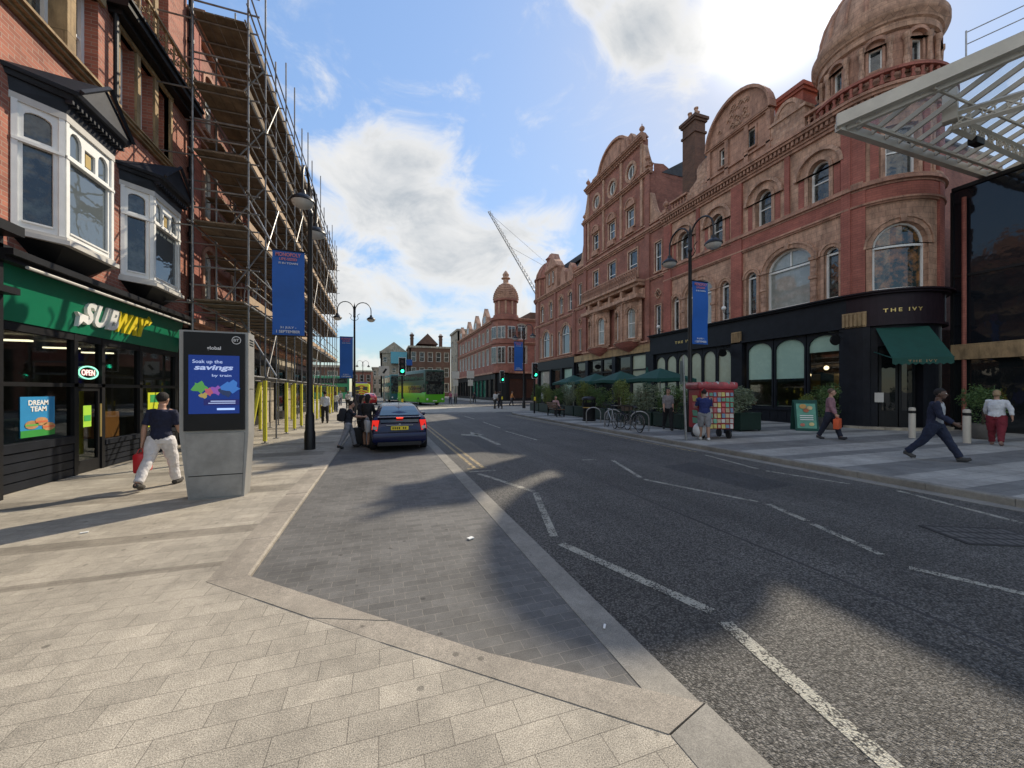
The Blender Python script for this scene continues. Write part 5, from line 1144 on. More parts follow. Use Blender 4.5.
# interior
rm = MB(); rm.box(LX-2.95, LX-2.85, 8.1, 14, .05, 2.9); rm.box(LX-2.9, LX-.15, 8.0, 8.1, .05, 2.9); rm.box(LX-2.9, LX-.15, 13.95, 14.05, .05, 2.9); rm.box(LX-2.9, LX-.15, 8.1, 14, 2.86, 3.0); rm.box(LX-2.9, LX-.15, 8.1, 14, .05, .07)
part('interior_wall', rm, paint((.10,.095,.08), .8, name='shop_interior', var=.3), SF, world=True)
for y, z in ((9.0,2.6),(10.5,2.62),(11.8,2.6),(13.0,2.6)): part('ceiling_light', MB().box(LX-1.6, LX-1.0, y-.06, y+.06, z+.1, z+.13), emit('shop_lamp', (1,.85,.6), 2.0), SF, world=True)
def boxthing(name, dims, mat, label, cat):
    m = MB(); x0,x1,y0,y1,z0,z1 = dims; m.rbox(((x0+x1)/2,(y0+y1)/2,(z0+z1)/2-0), (x1-x0,y1-y0,z1-z0), bev=.015)
    if z1-z0 > .6: m.box(x0-.02, x1+.02, y0-.02, y1+.02, z1, z1+.04)
    return solo(name, m, mat, label, cat)
boxthing('counter', (LX-2.3,LX-1.5,10.9,13.8,.07,1.05), paint((.10,.16,.08), .6, name='counter_front', var=.3), 'dark green service counter inside the sandwich shop', 'counter')
boxthing('display_stand', (LX-.45,LX-.10,10.95,11.5,.67,1.25), paint((.62,.24,.07), .6, name='orange_board'), 'orange display box standing behind the middle shop window', 'display stand')
tb = empty('cafe_table', (LX-1.0, 9.0, .07), 'small round table inside the left shop window', 'table'); part('tabletop', MB().lathe([(.001,.7),(.35,.7),(.35,.74),(.001,.74)], n=20), paint((.25,.14,.07), .5, name='table_wood'), tb); part('leg', MB().lathe([(.22,0),(.2,.03),(.04,.06),(.04,.7)], n=12), 'iron', tb)
# dark pilaster and next shop at the frame edge
ns = empty('dark_shop_front', (LX, 5, 0), 'black shop front cut by the left edge of the picture', 'shop front')
m = MB(); m.abox(7.75, 8.1, .05, 4.1, -.1, .22); m.abox(7.7, 8.12, 3.2, 3.3, -.1, .4); m.abox(7.7, 8.12, 4.1, 4.25, -.1, .45); part('pilaster', m, 'black_paint', ns, xl, world=True)
m = MB(); m.abox(2, 7.75, 3.2, 4.0, -.2, .1); part('fascia', m, 'black_paint', ns, xl, world=True); m = MB(); m.abox(2, 7.75, .05, 3.2, -.2, -.1); part('window_pane', m, 'glass_shop', ns, xl, world=True)
# small projecting sign
ps = empty('projecting_sign', (-5.3, 14.0, 3.05), 'small dark projecting sign with white and yellow lettering behind the kiosk top', 'sign')
part('sign_board', MB().box(-5.62, -4.55, 13.97, 14.03, 3.02, 3.26), paint((.01,.05,.03), .4, name='sign_green'), ps, world=True)
t = text_mb('SUB', .4, .13, bold=.03, shear=.2); part('lettering', place(t, lambda x, y, z: (-5.3+x, 13.96-z, 3.075+y)), 'white_ink', ps, world=True, split=False)
t = text_mb('WAY', .42, .13, bold=.03, shear=.2); part('lettering', place(t, lambda x, y, z: (-4.86+x, 13.96-z, 3.075+y)), 'yellow_ink', ps, world=True, split=False)

# ---------------- building behind the scaffold
RB_ = empty('scaffolded_building', (LX, 25, 0), 'red brick and stone building wrapped in scaffolding', 'building')
wr = []
for i in range(8):
    a = 16.2+i*2.55
    for b0 in (4.6, 7.6, 10.6): wr.append(dict(ac=a, w=.95, b0=b0, bs=b0+1.7, rise=.3, bars='sash', pane='glass' if i % 2 else 'glass_blind', surround='pink_stone', sw=.14, rec=.18))
facade(RB_, xl, [(14.6,3.8),(36,3.8),(36,13.6),(14.6,13.6)], wr, 'red_brick', depth=.45)
c = MB(); cornice(c, 14.6, 36, 6.9, [(.12,.12),(.1,.22)]); cornice(c, 14.6, 36, 9.95, [(.12,.12),(.1,.22)]); cornice(c, 14.6, 36, 13.3, [(.15,.15),(.15,.3),(.12,.45)]); cornice(c, 14.6, 36, 3.7, [(.15,.15),(.15,.3)])
part('cornice', c, 'pink_stone', RB_, xl, world=True)
for a in (14.95, 20.0, 25.1, 30.2, 35.6): part('brick_pier', MB().abox(a-.25, a+.25, 4, 13.3, -.05, .13), 'red_terracotta', RB_, xl, world=True)
for a in (17.5, 22.6, 27.7, 32.8):
    m = MB().prism([(a-1.2,13.7),(a+1.2,13.7),(a+1.0,14.6),(a+.6,15.2),(a,15.5),(a-.6,15.2),(a-1.0,14.6)], (), -.4, .0, back=True); part('gable', m, 'pink_stone', RB_, xl, world=True)
m = MB(); m.box(LX-10, LX-.46, 14.6, 36, 0, 13.6); part('rear_wall', m, 'brown_brick', RB_, world=True)
cols = [('blue_board',14.7,17.2),('glass_shop',17.3,19.8),('glass_shop',20.2,22.3),('pale_stone',22.4,24.9),('glass_shop',25.3,27.6),('pale_stone',27.7,30.0),('glass_shop',30.4,32.8),('glass_shop',33,35.4)]
for mt, a0, a1 in cols:
    if mt == 'glass_shop':
        wo = part('shop_window', MB().ring([(a0,.05),(a1,.05),(a1,3.0),(a0,3.0)], [(a0+.08,.5),(a1-.08,.5),(a1-.08,2.9),(a0+.08,2.9)], -.15, -.02), 'black_paint', RB_, xl, world=True); part('pane', MB().abox(a0+.08, a1-.08, .5, 2.9, -.1, -.09), mt, wo, xl, world=True)
    else: part('shop_panel', MB().abox(a0, a1, .05, 3.0, -.2, -.03), mt, RB_, xl, world=True)
for i, (a0, a1) in enumerate(((14.7,20.0),(20.1,25.1),(25.2,30.2),(30.3,35.9))): part('fascia', MB().abox(a0, a1, 3.02, 3.68, -.2, .08), ['navy_paint','black_paint','pale_stone','aubergine'][i], RB_, xl, world=True)
part('round_sign', MB().cyl((LX+.09,18.6,3.35), (LX+.12,18.6,3.35), .2, n=20), 'white_ink', RB_, world=True)
# ---------------- scaffolding
SC = empty('scaffolding', (-4.6, 24, .05), 'tall steel tube scaffolding with timber decks over the left pavement', 'scaffolding')
XO, XI = -3.5, -4.78; lifts = [2.15, 4.1, 6.2, 8.1, 9.9, 11.8]; Y0, Y1 = 12.6, 35.2; NB = 15; ysd = [Y0+(Y1-Y0)*i/NB for i in range(NB+1)]
random.seed(4)
for i, y in enumerate(ysd):
    for x in (XO, XI):
        top = random.uniform(13.0, 14.9)
        if x == XI and y < 14.6: top = 13
        yj = y+random.uniform(-.08, .08)
        s_ = part('standard', MB().cyl((x,yj,.06), (x+random.uniform(-.03,.03),yj,top), .027, n=6), 'tube', SC, world=True)
        part('base_plate', MB().box(x-.09, x+.09, yj-.09, yj+.09, .05, .068), 'steel', s_, world=True)
        if i > 0 and ((x == XO and i % 2) or i % 4 == 0): part('foam_sleeve', MB().cyl((x,yj,.12), (x,yj,2.05), .062, n=8), 'yellow_foam' if not (i == 1 and x == XO) else 'yellow_foam', s_, world=True)
for z in lifts:
    for x in (XO, XI): part('ledger', MB().cyl((x,Y0-.35,z), (x,Y1+.3,z-.02), .025, n=6), 'tube', SC, world=True)
    if z > 3:
        for dz in (.5, 1.0): part('guard_rail', MB().cyl((XO+.03,Y0-.3,z+dz), (XO+.03,Y1+.4,z+dz+random.uniform(-.04,.04)), .024, n=6), 'tube', SC, world=True)
        for dz in (.5, 1.0): part('end_rail', MB().cyl((XI-.1,Y0+.03,z+dz), (XO+.25,Y0+.03,z+dz), .024, n=6), 'tube', SC, world=True)
        part('toe_board', MB().box(XO-.04, XO, Y0, Y1, z+.09, z+.30), 'board_pale' if z < 9 else 'board', SC, world=True)
        dk = MB(); nb = 5
        for k in range(nb):
            x0 = XI+.05+(XO-XI-.1)*k/nb; yy = Y0-.2
            while yy < Y1: L_ = 3.4; dk.box(x0+.006, x0+(XO-XI-.1)/nb-.006, yy, min(yy+L_-.02, Y1+.2), z+.035+random.uniform(0,.008), z+.078+random.uniform(0,.01)); yy += L_
        part('deck', dk, 'board', SC, world=True)
        for dz in (.5, 1.0): part('guard_rail', MB().cyl((XI-.03,Y0+1.5,z+dz), (XI-.03,Y1+.2,z+dz+random.uniform(-.04,.04)), .022, n=6), 'tube', SC, world=True)
        ib = MB()
        for k in range(2):
            x0 = LX+.2+k*.235; yy = 15.2+random.random()
            while yy < Y1: ib.box(x0, x0+.225, yy, min(yy+3.38, Y1), z+.03+random.uniform(0,.012), z+.075); yy += 3.4
        part('inside_board', ib, 'board', SC, world=True)
        tr = MB()
        for y in ysd: tr.cyl((LX+.1,y+.06,z+.012), (XO+.22,y+.06,z+.012), .022, n=6)
        for y in ysd[:-1]: tr.cyl((XI-.1,y+.78,z+.012), (XO+.12,y+.78,z+.012), .022, n=6)
        part('transom', tr, 'tube', SC, world=True, split=False)
    else:
        tr = MB()
        for y in ysd: tr.cyl((XI,y,z), (XO+.1,y,z), .022, n=6)
        part('transom', tr, 'tube', SC, world=True, split=False)
for i in (1, 4, 7, 10, 13):
    for k, (z0, z1) in enumerate(zip(lifts[:-1], lifts[1:])):
        if (i+k) % 2: part('brace', MB().cyl((XO+.05, ysd[i], z0), (XO+.05, ysd[i+1], z1), .024, n=6), 'tube', SC, world=True)
for k in range(5):
    y = 14.0+k*4.1
    for z0, z1 in zip(lifts[1:-1], lifts[2:]): part('cross_brace', MB().cyl((XI, y, z0+.05), (XO, y, z1), .024, n=6), 'tube', SC, world=True)
for k, z in enumerate(lifts[1:-1]):
    ld = MB(); y = 15.5+k*2.6; ld.cyl((XI+.25,y,z+.1), (XI+.25,y+.8,z+2.6), .02, n=5); ld.cyl((XI+.6,y,z+.1), (XI+.6,y+.8,z+2.6), .02, n=5)
    for q in range(8): ld.cyl((XI+.25,y+.8*(q+.5)/8,z+.1+2.5*(q+.5)/8), (XI+.6,y+.8*(q+.5)/8,z+.1+2.5*(q+.5)/8), .014, n=4)
    part('ladder', ld, 'steel', SC, world=True)
for z0, z1, y in ((6.3,8.3,13.6),(4.3,6.2,16.0),(2.2,4.0,14.2),(8.3,9.9,15.5)): part('brace', MB().cyl((XO+.3, y, z0), (XO-.7, y+.1, z1), .03, n=6), 'steel', SC, world=True)
part('ladder_beam', MB().box(XI, XO+.1, 12.58, 12.62, 2.12, 2.17).box(XI, XO+.1, 12.58, 12.62, 2.42, 2.46), 'tube', SC, world=True)
for x0, y0 in ((XO-.5,14.4),(XO-.9,15.9)): part('foam_sleeve', MB().cyl((x0,y0,.1), (x0+.25,y0+.2,2.0), .06, n=8), 'yellow_foam', SC, world=True)
part('foam_sleeve', MB().cyl((XI+.55,12.9,1.9), (XI+.55,12.9,2.7), .062, n=8), 'blue_foam', SC, world=True); part('foam_sleeve', MB().cyl((XI+.55,12.9,.1), (XI+.55,12.9,1.88), .06, n=8), 'yellow_foam', SC, world=True)
bn = MB(); bn.rbox((-4.4,13.9,.55), (.9,.55,.8), .1, bev=.05); bn.rbox((-4.4,13.9,.98), (.96,.6,.07), .1, bev=.02)
solo('wheelie_bin', bn, 'rubber', 'black waste container under the first scaffold bay', 'bin')

# ============================================================ DISTANT BUILDINGS
DB = empty('domed_corner_building', (17.8, 59, 0), 'far red brick corner building with small dome across the side street', 'building')
def x7(a, b, c): return (17.8-c, a, b)
wd = []
for i in range(10):
    a = 62.5+i*3.05
    wd.append(dict(ac=a, w=1.5, b0=6.2, bs=8.9, rise=0, bars='mullion', pane='glass_sky', surround='pale_stone', sw=.2, rec=.1, sill=False)); wd.append(dict(ac=a, w=1.4, b0=10.2, bs=12.1, rise=.4 if i % 2 else 0, bars='mullion', pane='glass', surround='pale_stone', sw=.2, rec=.1, sill=False))
facade(DB, x7, [(61,4.8),(93,4.8),(93,13.6),(61,13.6)], wd, 'red_brick')
def x8(a, b, c): return (17.8+a, 59.3-c, b)
we = []
for a in (4, 7.4, 11, 14.6): we += [dict(ac=a, w=1.7, b0=6.2, bs=9, rise=0, bars='mullion', pane='glass', surround='pale_stone', sw=.2, rec=.1, sill=False), dict(ac=a, w=1.6, b0=10.2, bs=12.2, rise=.4, bars='mullion', pane='glass', surround='pale_stone', sw=.2, rec=.1, sill=False)]
facade(DB, x8, [(1.7,4.8),(26,4.8),(26,13.6),(1.7,13.6)], we, 'red_brick')
c = MB(); cornice(c, 61, 93, 9.4, [(.2,.15),(.15,.3)]); cornice(c, 61, 93, 13.2, [(.2,.2),(.2,.4)]); cornice(c, 61, 93, 4.6, [(.3,.3)]); part('cornice', c, 'pink_stone', DB, x7, world=True)
c = MB(); cornice(c, 1.7, 26, 9.4, [(.2,.15),(.15,.3)]); cornice(c, 1.7, 26, 13.2, [(.2,.2),(.2,.4)]); cornice(c, 1.7, 26, 4.6, [(.3,.3)]); part('cornice', c, 'pink_stone', DB, x8, world=True)
for a in (67.5, 74.5, 81.5, 89):
    q = MB().prism([(a-1.9,13.6),(a+1.9,13.6),(a+1.7,14.8),(a+.9,15.6),(a+.3,16.2),(a,16.6),(a-.3,16.2),(a-.9,15.6),(a-1.7,14.8)], (), -.6, .1, back=True); part('gable', q, 'buff', DB, x7, world=True)
    wo = part('window', MB().ring([(a-.9,13.9),(a+.9,13.9),(a+.9,15.1),(a-.9,15.1)], [(a-.75,14.0),(a+.75,14.0),(a+.75,15.0),(a-.75,15.0)], .1, .16), 'off_white', DB, x7, world=True); part('pane', MB().abox(a-.75, a+.75, 14, 15, .1, .12), 'glass', wo, x7, world=True)
q = MB().prism([(8,13.6),(12.4,13.6),(12.2,14.8),(11.2,16),(10.2,16.4),(9.2,16),(8.2,14.8)], (), -.6, .1, back=True); part('gable', q, 'buff', DB, x8, world=True)
cx, cy = 19.7, 61.1
q = MB().lathe([(2.3,4.7),(2.3,9.3),(2.5,9.4),(2.5,9.7),(2.3,9.75),(2.3,13.1),(2.6,13.3),(2.6,13.7),(2.1,13.8),(2.1,14.2),(1.75,14.3),(1.75,16.4),(2.1,16.5),(2.1,16.8)], (cx,cy,0), 28); tw = part('corner_turret', q, 'red_brick', DB, world=True, smooth=True)
for th in (pi+.3, pi+.95, 1.5*pi+.1):
    for z0, z1 in ((6.2,8.9),(10.2,12.2)): 
        c_ = Vector((cx+2.3*cos(th), cy+2.3*sin(th), (z0+z1)/2)); m = MB(); m.rbox(c_, (.14,1.3,z1-z0), th, bev=.02); wo = part('window', m, 'off_white', DB, world=True)
        n_ = Vector((cos(th), sin(th), 0)); 
        for s in (-.31, .31): m = MB(); m.rbox(c_+n_*.08+Vector((-sin(th), cos(th), 0))*s, (.02,.5,z1-z0-.25), th); part('pane', m, 'glass', wo, world=True)
q = MB().lathe([(2.1,16.8),(2.05,17.3),(1.85,18),(1.4,18.9),(.8,19.5),(.45,19.7),(.45,20.3),(.75,20.4),(.75,20.5),(.45,20.7),(.55,21.1),(.3,21.5),(.02,21.8)], (cx,cy,0), 28)
dd = part('dome', q, 'buff', DB, world=True, smooth=True); rr = MB()
for i in range(8):
    z = 16.9+i*.32; r_ = 2.13-.035*i*i*.55; rr.lathe([(r_-.05,z),(r_+.04,z+.02),(r_+.04,z+.1),(r_-.05,z+.12)], (cx,cy,0), 28)
part('dome_rib', rr, 'pink_stone', dd, world=True)
q = MB()
for i in range(10): th = 2*pi*i/10; q.cyl((cx+1.8*cos(th), cy+1.8*sin(th), 14.3), (cx+1.8*cos(th), cy+1.8*sin(th), 16.4), .16, n=6)
part('drum_column', q, 'buff', DB, world=True, split=False)
q = MB(); q.box(18.4, 45, 60, 93, 4.8, 13.5); q.box(26, 44, 66, 92, 13.5, 16.2); part('rear_wall', q, 'brown_brick', DB, world=True)
for i in range(11):
    a0 = 61+i*2.9; wo = part('shop_window', MB().ring([(a0,.1),(a0+2.8,.1),(a0+2.8,4.6),(a0,4.6)], [(a0+.2,.6),(a0+2.6,.6),(a0+2.6,3.7),(a0+.2,3.7)], -.3, 0), 'black_paint', DB, x7, world=True); part('pane', MB().abox(a0+.2, a0+2.6, .6, 3.7, -.25, -.2), 'glass_green' if i in (2,3,4,5) else 'glass_shop', wo, x7, world=True)
for i in range(8):
    a0 = 1.8+i*2.9; wo = part('shop_window', MB().ring([(a0,.1),(a0+2.8,.1),(a0+2.8,4.6),(a0,4.6)], [(a0+.2,.6),(a0+2.6,.6),(a0+2.6,3.7),(a0+.2,3.7)], -.3, 0), 'black_paint', DB, x8, world=True); part('pane', MB().abox(a0+.2, a0+2.6, .6, 3.7, -.25, -.2), 'glass_shop', wo, x8, world=True)
q = MB().lathe([(1.6,.1),(1.6,4.7)], (cx,cy,0), 20); part('corner_entrance', q, 'black_paint', DB, world=True)
def box_building(name, x0, x1, y0, y1, h, mat, label, rows, cols, roof='flat', wmat='glass', sides=('s','w'), extra=None, wsize=(.55,.6)):
    """walls with real window openings on the south and west faces"""
    o = empty(name, ((x0+x1)/2, y0, 0), label, 'building')
    def fs(a, b, c): return (a, y0-c, b)
    def fw(a, b, c): return (x0-c, a, b)
    for sd_, f_, a0, a1 in (('s', fs, x0, x1), ('w', fw, y0, y1)):
        if sd_ not in sides: continue
        nc = cols if sd_ == 's' else max(2, int(cols*(y1-y0)/(x1-x0))); nc = min(nc, 6); ws = []
        for r in range(rows):
            hh = h/(rows+.3); b0 = hh*(r+.3)
            for k in range(nc):
                cw = (a1-a0)/nc; ws.append(dict(ac=a0+cw*(k+.5), w=cw*wsize[0], b0=b0, bs=b0+hh*wsize[1], rise=0, bars='sash' if r else 'none', pane=wmat, rec=.15, surround='pale_stone', sw=.12, sill=False))
        facade(o, f_, [(a0,0),(a1,0),(a1,h),(a0,h)], ws, mat)
        part('cornice', place(MB().box(a0-.1, a1+.1, h-.5, h+.02, 0, .3), lambda a, b, c: (a, b, c)), 'pale_stone' if mat != 'pale_stone' else mat, o, f_, world=True)
    part('rear_wall', MB().box(x0+.41, x1, y0+.41, y1, 0, h-.05), mat, o, world=True)
    if roof == 'gable': part('roof', MB().add([(x0,y0-.2,h),(x1,y0-.2,h),((x0+x1)/2,y0-.2,h+(x1-x0)*.38),(x0,y1,h),(x1,y1,h),((x0+x1)/2,y1,h+(x1-x0)*.38)], [(0,1,2),(3,5,4),(0,2,5,3),(1,4,5,2)]), roof_mats.get(mat, 'slate'), o, world=True)
    if extra: extra(o)
    return o
roof_mats = {'pale_stone': 'pale_stone'}
box_building('white_building', 17.9, 30, 94, 104, 17, 'pale_stone', 'plain pale stone block just left of the far domed corner building', 4, 3, wsize=(.35,.4))
def ex1(o):
    for x in (8.4, 16.6): chimney(o, x, 114, .9, .9, 14, 18.0, 2, 'brown_brick')
    part('gable', MB().add([(9.5,110.8,15),(15.5,110.8,15),(12.5,110.8,18),(9.5,118,15),(15.5,118,15),(12.5,118,18)], [(0,1,2),(3,5,4),(0,2,5,3),(1,4,5,2)]), 'brown_brick', o, world=True)
box_building('brick_building', 7.5, 19, 111, 122, 14.4, 'brown_brick', 'dark brown brick block with chimneys and a low gable beyond the green bus', 3, 5, extra=ex1)
def ex2(o):
    m = MB(); m.box(2.6, 7.0, 113.4, 117, 9.5, 12.8); part('glass_box', m, glass('turquoise_glass', (.04,.26,.36), .03, (.06,.34,.42), spec=.8), o, world=True)
box_building('pale_building', -.1, 7.1, 115, 135, 13.0, 'pale_stone', 'pale stone gabled block with a turquoise glazed box', 4, 3, roof='gable', extra=ex2, wsize=(.4,.45))
box_building('low_block', -32, -9, 100, 112, 7.8, 'brown_brick', 'low brown block in the distance beyond the scaffolding', 2, 6)
box_building('low_block', -8.6, -2.8, 130, 140, 8.2, 'red_brick', 'low distant red brick block left of the gap in the skyline', 2, 3)
box_building('low_block', -3, 0.4, 150, 160, 10.5, 'pale_stone', 'narrow pale block at the very end of the street', 3, 2)
box_building('low_block', -70, -33, 104, 120, 9, 'pale_stone', 'long pale block in the far left distance behind the scaffolding', 3, 6)
# luffing crane far away behind the roofs
CR = empty('tower_crane', (69, 150, 0), 'thin luffing crane jib rising behind the far rooftops', 'crane')
j0 = Vector((60,138,34)); j1 = Vector((39.5,145,71.5))
def lattice(p, q, w, nseg, r):
    m = MB(); d = (q-p).normalized(); s = d.cross(Vector((0,0,1))).normalized()*w; u = s.cross(d).normalized()*w
    cs = [s*-.5, s*.5, u*.9]
    for c_ in cs: m.cyl(p+c_, q+c_*.5, r, n=4)
    for i in range(nseg):
        a = p.lerp(q, i/nseg); b_ = p.lerp(q, (i+1)/nseg)
        for k in range(3): m.cyl(a+cs[k], b_+cs[(k+1) % 3], r*.7, n=4)
    return m

part('jib', lattice(j0, j1, 1.3, 26, .10), 'steel', CR, world=True)
part('mast', lattice(Vector((60,138,0)), Vector((60.5,138,36)), 1.8, 14, .14), 'steel', CR, world=True)
part('back_stay', MB().cyl(j1, (66,136,47), .06, n=4).cyl(j1.lerp(j0, .35), (66,136,47), .06, n=4).cyl((60,138,34), (66,136,47), .3, n=5), 'steel', CR, world=True)
# ============================================================ STREET FURNITURE
PAV = .05
# kiosk
K = empty('advertising_kiosk', (-2.42, 7.15, PAV), 'grey advertising kiosk with lit blue screen standing on the left pavement', 'kiosk')
grey = plain('kiosk_grey', (.30,.295,.28), .5, .2, var=.14, scale=2, bump=.05)
prof = [(-.36,0),(.36,0),(.42,1.0),(.42,2.60),(-.47,2.60),(-.47,1.0)]
b = MB(); b.prism([(x, z) for x, z in prof], (), 0, .34, back=True)
part('body', MB().add([(x, .34-c, z) for x, z, c in b.v], b.f), grey, K)
lp = MB().prism([(-.34,.03),(.33,.03),(.37,1.02),(-.40,1.02)], (), 0, .02); part('lower_panel', place(lp, lambda x, z, c: (x-.0, -c, z)), plain('kiosk_lower', (.27,.265,.25), .55, .2, var=.3, scale=2.5, bump=.08), K)
part('seam', MB().box(-.35,.35,-.024,-.018,.36,.372), 'black_paint', K)
sc_ = part('screen_surround', MB().box(-.405,.375,-.04,0,1.06,2.57), 'black_paint', K)
part('screen', MB().box(-.34,.31,-.048,-.04,1.32,2.22), emit('lit_screen_blue', (.004,.05,.36), .18), K)
eg = emit('screen_white', (.45,.55,.85), .38)
def ktext(s, x, z, w, h, bold=.01, mat=None, sh=0, lab=None): t = text_mb(s, w, h, bold=bold, shear=sh, extrude=.001); part('lettering', place(t, lambda a, b, c: (x+a, -.052-c, z+b)), mat or eg, K, split=False)
ktext('Soak up the', -.10, 2.08, .38, .07); ktext('savings', -.02, 1.97, .50, .10, .03, sh=.2); ktext('by train', .08, 1.88, .25, .05)
ktext('BT', .27, 2.445, .07, .04, mat=paint((.7,.7,.7), .5, name='logo_white')); ktext('global', -.02, 2.29, .18, .07, .02, mat=paint((.7,.7,.7), .5, name='logo_white'))
part('logo_ring', place(MB().ring([(.27+.062*cos(k*.314), 2.465+.062*sin(k*.314)) for k in range(20)], [(.27+.053*cos(k*.314), 2.465+.053*sin(k*.314)) for k in range(20)], 0, .004), lambda x, z, c: (x, -.043-c, z)), paint((.7,.7,.7), .5, name='logo_white'), K)
random.seed(31)
pic = [((.10,.35,.08),-.2,1.73,.10),((.5,.12,.16),-.08,1.66,.07),((.30,.10,.45),.02,1.68,.08),((.02,.04,.12),.14,1.66,.09),((.45,.35,.10),-.15,1.6,.05),((.05,.2,.6),.20,1.74,.11)]
for i, (c_, x, z, r) in enumerate(pic):
    pts = [(x+r*(1+.35*sin(5*k+i))*cos(k*.45), z+r*.8*(1+.3*cos(4*k))*sin(k*.45)) for k in range(14)]
    part('picture_shape', place(MB().prism(pts, (), 0, .002), lambda a, b, c: (a, -.0505-c-.0006*i, b)), emit('screen_colour', c_, .32), K)
part('banner_strip', MB().box(-.15,.31,-.0545,-.052,1.45,1.54), emit('screen_dark', (.01,.012,.10), .5), K); part('caption', MB().box(-.06,.26,-.056,-.0555,1.505,1.52).box(-.09,.26,-.056,-.0555,1.475,1.488), eg, K); part('button', MB().box(.02,.25,-.0545,-.052,1.375,1.405), emit('screen_pale', (.35,.5,.85), .6), K)
part('side_vents', MB().box(.42,.424,.06,.28,2.48,2.5).box(.42,.424,.06,.28,2.44,2.46).box(.42,.424,.06,.28,2.40,2.42).box(.421,.425,.05,.29,1.7,1.706), 'black_paint', K)
K.rotation_euler.z = R(2)
# ---- lamp posts
def lamp(loc, label, rz=0, scale=1.0, group='swan neck lamp posts', arms=2, banner=None):
    o = empty('lamp_post', loc, label, 'street lamp', group, rz)
    p = MB().lathe([(.15,0),(.15,.5),(.13,.55),(.12,1.0),(.085,1.1),(.075,3.0),(.06,6.8),(.09,6.85),(.09,6.95),(.05,7.0),(.045,7.5),(.07,7.55),(.02,7.75),(.001,7.9)], n=14)
    part('post', p, 'iron', o, smooth=True)
    for s in (1, -1):
        pts = [(0, s*.05, 6.9)]+[(0, s*(.57-.52*cos(t)), 7.35+.55*sin(t)) for t in [pi*k/10 for k in range(11)]]+[(0, s*1.09, 7.05)]
        a = part('arm', MB().tube(pts, .032, 7), 'iron', o, smooth=True)
        part('scroll', MB().tube([(0, s*(.05+.33*t+.1*sin(t*6)), 6.6+.5*t) for t in [k/8 for k in range(9)]], .018, 5), 'iron', a, smooth=True)
        h = part('lamp_head', MB().lathe([(.03,.28),(.07,.26),(.09,.16),(.2,.08),(.29,0),(.30,-.05),(.27,-.06)], (0, s*1.09, 6.78), 18), 'iron', o, smooth=True)
        part('lens', MB().lathe([(.27,-.06),(.23,-.15),(.12,-.21),(.001,-.23)], (0, s*1.09, 6.78), 18), 'off_white', h, smooth=True)
    o.scale = (scale,)*3
    return o
def banner(x, y, z0, z1, dirx, w, label, off=.22):
    """cloth banner held out across the street from its post; plain blue with its lettering"""
    o = empty('street_banner', (x+dirx*(off+w/2), y, z0), label, 'banner', 'blue banners hung from the lamp posts')
    bm_ = MB(); n = 14; h = z1-z0
    for i in range(n+1):
        t = i/n; by = .02*sin(t*pi*2.3)
        bm_.v += [(-w/2, by, h*t), (w/2, by+.01, h*t), (-w/2, by+.006, h*t), (w/2, by+.016, h*t)]
    for i in range(n): a = i*4; bm_.f += [(a,a+1,a+5,a+4), (a+2,a+6,a+7,a+3), (a,a+4,a+6,a+2), (a+1,a+3,a+7,a+5)]
    bm_.m = [0]*len(bm_.f); part('cloth', bm_, 'banner', o)
    for z in (0, h): part('bracket', MB().cyl((-dirx*(w/2+off-.05), .005, z), (dirx*w/2, .005, z), .018, n=6), 'iron', o)
    L_ = lambda a, z: (lambda x_, y_, z_: (a+x_, -.028-z_, z+y_))
    for s, ww, z, hh, mt in (('MONOPOLY', w*.78, h*.925, h*.045, 'pink_ink'), ('LIFE-SIZED', w*.55, h*.88, h*.03, 'pink_ink'), ('IS IN TOWN', w*.6, h*.835, h*.022, 'banner_edge'), ('31 JULY -', w*.5, h*.075, h*.032, 'banner_edge'), ('1 SEPTEMBER', w*.74, h*.03, h*.032, 'banner_edge')):
        part('lettering', place(text_mb(s, ww, hh, bold=.02), L_(0, z)), mt, o, split=False)
    return o
L1 = lamp((-1.93,12.31,PAV), 'black twin lamp post rising past the scaffolding on the left pavement', 0, .98)
banner(-1.93, 12.31, 3.28, 5.68, -1, .80, 'blue banner beside the scaffolding on the nearest left lamp post', off=.14)
dup(L1, (-1.76,29.1,PAV), pi/2, 'black twin lamp post beyond the loading bay, its arms set across the street', scale=1.0)
part_ = part('cross_bar', MB().cyl((-.62,0,6.15), (.62,0,6.15), .025, n=6), 'iron', [o for o in C.objects if o.get('label', '').startswith('black twin lamp post beyond')][0])
banner(-1.76, 29.1, 2.6, 5.5, -1, .85, 'blue banner on the second left lamp post beyond the scaffolding', off=.1)
dup(L1, (11.42,11.99,.12), 0, 'dark twin lamp post in front of the sage blinds on the right pavement', scale=1.03)
banner(11.42, 11.99, 3.55, 6.05, 1, .78, 'blue banner on the right pavement lamp post before the restaurant arches', off=.12)
dup(L1, (12.6,33.6,.12), .5, 'dark twin lamp post between the far traffic signals and the far domed building', scale=.98)
banner(12.6, 33.6, 3.6, 6.3, -1, .85, 'blue banner hanging before the far domed corner building', off=.1)
dup(L1, (-3.5,84,.0), pi/2, 'tiny twin lamp post in the gap of the far skyline', scale=1.0)
